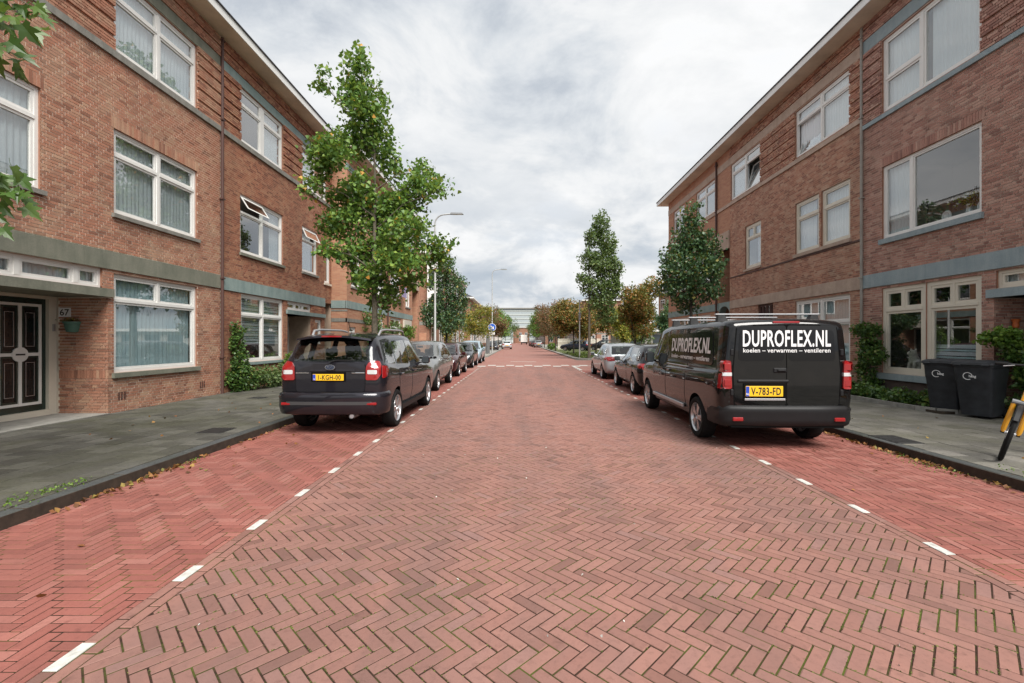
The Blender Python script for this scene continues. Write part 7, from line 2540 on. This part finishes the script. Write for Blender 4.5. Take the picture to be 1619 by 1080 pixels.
def bicycle():
    """yellow bicycle leaning at the right edge: only its front wheel, fork and bar end show"""
    t = empty('bicycle', (5.98, 5.62, PAVE), 0, 'yellow bicycle at the right edge with front wheel turned towards the street', 'bicycle')
    # front assembly: the wheel plane leans to the right, steered to face the street
    tilt = R(14.5)
    hx = Vector((.66, -.75, 0)).normalized()
    ax = (hx * math.cos(tilt) + Vector((0, 0, -math.sin(tilt)))).normalized()      # axle direction
    up = hx * math.sin(tilt) + Vector((0, 0, math.cos(tilt)))
    up = (up - ax * up.dot(ax)).normalized()
    fw = ax.cross(up)
    C = up * .345

    def wheel(parent, c, ax_, up_, fw_, r=.335):
        mb = MB(); n = 40
        ring = [c + (up_ * math.cos(2 * math.pi * k / n) + fw_ * math.sin(2 * math.pi * k / n)) * r for k in range(n)]
        def torus(mbx, rad, tr, m_=8):
            vs = []
            for k in range(n):
                d = up_ * math.cos(2 * math.pi * k / n) + fw_ * math.sin(2 * math.pi * k / n)
                for j in range(m_):
                    a = 2 * math.pi * j / m_
                    vs.append(c + d * (rad + tr * math.cos(a)) + ax_ * tr * math.sin(a))
            mbx.add(vs, [(k * m_ + j, k * m_ + (j + 1) % m_, ((k + 1) % n) * m_ + (j + 1) % m_, ((k + 1) % n) * m_ + j) for k in range(n) for j in range(m_)])
        torus(mb, r - .005, .026)
        o = mb.build('wheel', M['rubber'], parent, smooth=True)
        m2 = MB(); torus(m2, r - .04, .012, 6); m2.build('rim', M['alloy'], o, smooth=True)
        m3 = MB()
        for k in range(28):
            a = 2 * math.pi * k / 28
            d = up_ * math.cos(a) + fw_ * math.sin(a)
            m3.tube([c + ax_ * (.03 if k % 2 else -.03), c + d * (r - .045)], .0015, 3, cap=False)
        m3.tube([c - ax_ * .05, c + ax_ * .05], .022, 10)
        m3.build('spokes', M['alloy'], o)
    wheel(t, C, ax, up, fw)
    crown = C + up * .42 - fw * .0
    rake = fw * -.06
    for s_ in (-1, 1):
        mb = MB(); mb.tube([C + ax * s_ * .065, C + ax * s_ * .068 + up * .05, crown + ax * s_ * .062 + rake * .4 - up * .05], [.020, .026, .026], 10); mb.build('fork_leg', M['yellow'], t, smooth=True)
        mb = MB(); mb.tube([C + ax * s_ * .05, C + ax * s_ * .085], .018, 8); mb.build('axle_nut', M['plastic'], t, smooth=True)
    mb = MB(); mb.tube([crown - ax * .085 + rake * .4 - up * .03, crown + ax * .085 + rake * .4 - up * .03], .032, 10); mb.build('fork_crown', M['lamp_head'], t, smooth=True)
    head = crown + up * .32 + rake * 1.6
    mb = MB(); mb.tube([crown + rake * .4, head], .022, 10); mb.tube([head, head + up * .12 + fw * .05], .017, 10); mb.build('head_tube', M['yellow'], t, smooth=True)
    mb = MB()
    n = 24
    vs = []
    for k in range(9):
        a = R(-55 + 14 * k)
        d = up * math.cos(a) + fw * math.sin(a)
        for w_, dr in ((-.032, -.008), (-.02, .006), (.02, .006), (.032, -.008)): vs.append(C + d * (.375 + dr) + ax * w_)
    mb.add(vs, [(k * 4 + j, k * 4 + j + 1, (k + 1) * 4 + j + 1, (k + 1) * 4 + j) for k in range(8) for j in range(3)])
    mb.build('mudguard', M['plastic'], t, smooth=True)
    bc = head + up * .12 + fw * .05
    bar = (hx + Vector((0, 0, -.08))).normalized()
    mb = MB(); mb.tube([bc - bar * .33, bc - bar * .12, bc + bar * .12, bc + bar * .33], .013, 8); mb.build('handlebar', M['plastic'], t, smooth=True)
    for s_ in (-1, 1):
        mb = MB(); mb.tube([bc + bar * s_ * .23, bc + bar * s_ * .345], .019, 10); mb.build('grip', M['rubber'], t, smooth=True)
        mb = MB(); mb.tube([bc + bar * s_ * .2 + Vector((0, -.03, -.01)), bc + bar * s_ * .32 + Vector((0, -.06, -.03))], .006, 6); mb.build('brake_lever', M['silver'], t, smooth=True)
    # frame runs off to the right
    F = Vector((1, .18, 0)).normalized()
    lean = Vector((-.18, 1, 0)).normalized() * .10 + Vector((.0, 0, 1))
    lean.normalize()
    RC = Vector((0, 0, 0)) + F * 1.12 + lean * .345
    wheel(t, RC, Vector((-.18, 1, -.1)).normalized(), lean, F)
    BB = F * .70 + lean * .30
    seat = F * .86 + lean * .82
    ht = head - up * .08
    mb = MB()
    for a, b_ in ((ht, BB), (head, seat), (BB, seat), (BB, RC), (seat, RC)): mb.tube([a, b_], .018, 8)
    mb.build('frame', M['yellow'], t, smooth=True)
    mb = MB(); mb.tube([seat, seat + lean * .14 + F * .02], .013, 8); mb.build('seat_post', M['silver'], t, smooth=True)
    mb = MB(); sc = seat + lean * .17 + F * .02; pr = Vector((-F[1], F[0], 0))
    mb.add([sc - F * .14 - pr * .02, sc - F * .14 + pr * .02, sc + F * .02 + pr * .05, sc + F * .11 + pr * .085, sc + F * .12 - pr * .085, sc + F * .02 - pr * .05] + [q - lean * .045 for q in (sc - F * .14 - pr * .02, sc - F * .14 + pr * .02, sc + F * .02 + pr * .05, sc + F * .11 + pr * .085, sc + F * .12 - pr * .085, sc + F * .02 - pr * .05)],
           [(0, 1, 2, 3, 4, 5), (11, 10, 9, 8, 7, 6)] + [(i, i + 6, (i + 1) % 6 + 6, (i + 1) % 6) for i in range(6)])
    mb.build('saddle', M['plastic'], t)
    mb = MB(); mb.tube([BB - pr * .05, BB + pr * .09], .02, 8); mb.tube([BB + pr * .07, BB + pr * .07 + F * .12 - lean * .12], .009, 6); mb.tube([BB + pr * .07 + F * .12 - lean * .12, BB + pr * .17 + F * .12 - lean * .12], .012, 6)
    mb.tube([BB - pr * .07, BB - pr * .07 - F * .12 + lean * .12], .009, 6); mb.tube([BB - pr * .07 - F * .12 + lean * .12, BB - pr * .17 - F * .12 + lean * .12], .012, 6)
    mb.build('cranks', M['silver'], t, smooth=True)
    mb = MB(); mb.tube([BB + F * .06, BB + F * .12 + Vector((0, 0, -BB[2] + .005)) + Vector((-.18, 1, 0)) * .22], .009, 6); mb.build('kickstand', M['silver'], t, smooth=True)


# ------------------------------------------------------------------ buildings further off
def far_block(label, X, sgn, y0, y1, h, wins, over=.5, mat='btexD', depth=9, fasc='white', floors=((1.0, 2.9), (4.1, 5.9), (7.2, 8.9)), bandz=(3.05, 3.4), gable=False):
    f = Fac((X, 0, 0), (0, 1, 0), (sgn, 0, 0))
    e = Fac((X, y0, 0), (-sgn, 0, 0), (0, -1, 0))
    t = thing_at('brick_building', (X, (y0 + y1) / 2, PAVE), label, 'building')
    mb = MB()
    f.box(mb, y0, y1, -.05, h, -depth, 0)
    mb.build('wall', M[mat], t)
    n = max(1, int((y1 - y0) / 4.2))

    def win(ff, a, b, z0, z1):
        m = MB()
        frame4(ff, m, a, b, z0, z1, .08, .0, .045)
        ff.box(m, (a + b) / 2 - .04, (a + b) / 2 + .04, z0 + .08, z1 - .08, .002, .044)
        ff.box(m, a + .08, b - .08, z0 + (z1 - z0) * .7 - .03, z0 + (z1 - z0) * .7 + .03, .003, .042)
        w = m.build('window', M['white'], t)
        m = MB(); ff.box(m, a + .07, b - .07, z0 + .07, z1 - .07, .004, .02); m.build('pane', M['privacy'], w)
    for (z0, z1) in floors:
        if z1 > h - .4: continue
        for i in range(n):
            u = y0 + (i + .5) * (y1 - y0) / n
            win(f, u - 1.15, u + 1.15, z0, z1)
        for u in (1.8, 5.0): win(e, u - .8, u + .8, z0, z1)
    mb = MB(); f.box(mb, y0 - .02, y1 + .02, bandz[0], bandz[1], -depth, .03); mb.build('stone_band', M['stone_grey'], t)
    mb = MB(); f.box(mb, y0 - over, y1 + over, h, h + .22, -depth - .3, over); mb.build('fascia', M[fasc], t)
    mb = MB()
    if gable:
        a = [(y0 - over, h + .22), (y1 + over, h + .22), (y1 + over, h + .3), (y0 - over, h + .3)]
        c = [f.P(y0 - over, h + .225, over), f.P(y1 + over, h + .225, over), f.P(y1 + over, h + .225, -depth), f.P(y0 - over, h + .225, -depth),
             f.P(y0 + 2, h + 2.2, -depth * .4), f.P(y1 - 2, h + 2.2, -depth * .4), f.P(y1 - 2, h + 2.2, -depth * .6), f.P(y0 + 2, h + 2.2, -depth * .6)]
        mb.hexa(c)
    else:
        f.box(mb, y0 - over, y1 + over, h + .222, h + .27, -depth - .3, over + .03)
    mb.build('roof', M['roof'], t)
    return t


def build_far():
    far_block('brick row with overhanging roof past the left side street', -8.6, 1, 43.5, 70, 9.9, None, .6, 'btexD')
    far_block('lower white-eaved brick block further along the left side', -8.2, 1, 76, 118, 8.6, None, .7, 'btexD', gable=True)
    far_block('distant brick row at the far left of the street', -9, 1, 126, 250, 10, None, .5)
    far_block('brick row with brown gable roof behind the orange trees on the right', 16.0, -1, 110, 165, 11.2, None, .6, gable=True)
    far_block('far brick row closing the square at the right', 26, -1, 74, 84, 9.8, None, .5)
    far_block('distant brick row at the far right of the street', 9.5, -1, 160, 260, 9.5, None, .5)
    # orange brick wall by the side street on the left
    mb = MB(); mb.box(-14, -8.7, 42.6, 42.85, -.05, 2.3); o = mb.build('garden_wall', M['btexL'], None); tag(o, 'low orange brick wall beside the left side street', 'wall')
    # white bay fronted house at the corner
    t = thing_at('corner_shopfront', (-8.4, 43.2, PAVE), 'white painted bay front at the corner of the left side street', 'bay front')
    mb = MB(); mb.box(-8.7, -7.75, 43.0, 45.2, 3.1, 8.9); mb.build('bay', M['white'], t)
    for z0, z1 in ((3.8, 5.6), (6.6, 8.4)):
        mb = MB(); mb.box(-8.55, -7.95, 42.985, 43.01, z0, z1); mb.build('pane', M['privacy'], t)
        mb = MB(); mb.box(-7.76, -7.735, 43.3, 44.9, z0, z1); mb.build('pane', M['privacy'], t)
    mb = MB(); mb.box(-8.8, -7.6, 42.9, 45.3, 8.9, 9.1); mb.build('cornice', M['white'], t)
    # low white building on the square
    t = thing_at('pavilion', (20, 58, PAVE), 'long low building with a white flat roof across the square', 'building')
    mb = MB(); mb.box(13, 40, 57, 64, -.05, 2.7); mb.build('wall', plain('pale_render', (.34, .32, .29), .8, vary=.2, scale=.8), t)
    mb = MB(); mb.box(12.5, 40.5, 56.5, 64.5, 2.7, 3.05); mb.build('roof', M['white'], t)
    for i in range(9):
        mb = MB(); mb.box(14 + i * 2.9, 15.9 + i * 2.9, 56.98, 57.02, .9, 2.3); mb.build('window', M['privacy'], t)
    t = thing_at('garden_fence', (9.5, 72, PAVE), 'pale paling fence along the back of the square', 'fence')
    mb = MB(); mb.box(6.2, 13, 72.0, 72.05, .5, .6); mb.box(6.2, 13, 72.0, 72.05, 1.4, 1.5); mb.build('rail', M['white'], t)
    pm = MB(); pm.box(-.05, .05, -.03, 0, 0, 1.75); me = pm.mesh('paling', M['cream'])
    for i in range(44):
        o = bpy.data.objects.new('paling', me); o.location = Vector((6.3 + i * .155, 72.0, PAVE)) - ORG[t]; attach(o, t)
    # gallery flats closing the street; distance haze is painted into their colours
    t = thing_at('apartment_block', (5, 330, 0), 'long pale gallery apartment block closing the far end of the street', 'building')
    mb = MB(); mb.box(-16, 45, 330, 342, 0, 24.5); mb.build('wall', plain('block_hazed', (.40, .43, .425), .8, vary=.1, scale=.2), t)
    for k in range(8):
        mb = MB(); mb.box(-16, 45, 329.7, 330, 2.6 + k * 2.85, 3.5 + k * 2.85); mb.build('gallery', plain('gallery_green_hazed', (.39, .425, .415), .7) if k == 0 else bpy.data.materials['gallery_green_hazed'], t)
        mb = MB(); mb.box(-15, 44, 329.93, 329.98, 3.8 + k * 2.85, 5.0 + k * 2.85); mb.build('window_row', plain('far_window_hazed', (.33, .375, .39), .6) if k == 0 else bpy.data.materials['far_window_hazed'], t)
    mb = MB(); mb.box(-16.5, 45.5, 328.8, 342.5, 24.5, 25.2); mb.build('roof', M['stone_grey'], t)
    far_block('red brick terrace below the gallery flats at the street end', 6, 1, 250, 262, 8.5, None, .4)


build_trees()
build_shrubs()
near_branches()
lamp_post(-4.62, 25.0, 8.55, 1.45, 'grey street lamp with curved arm behind the grey compact car')
lamp_post(-2.98, 51.0, 9.55, 1.55, 'grey street lamp with curved arm carrying a blue round sign')
pole_sign()
short_pole()
wheelie_bin(8.86, 8.66, R(-66), 'nearer dark wheelie bin beside the shrub, its white mark facing the street')
wheelie_bin(8.86, 9.32, R(-64), 'further dark wheelie bin against the cream window frame')
bicycle()
build_far()
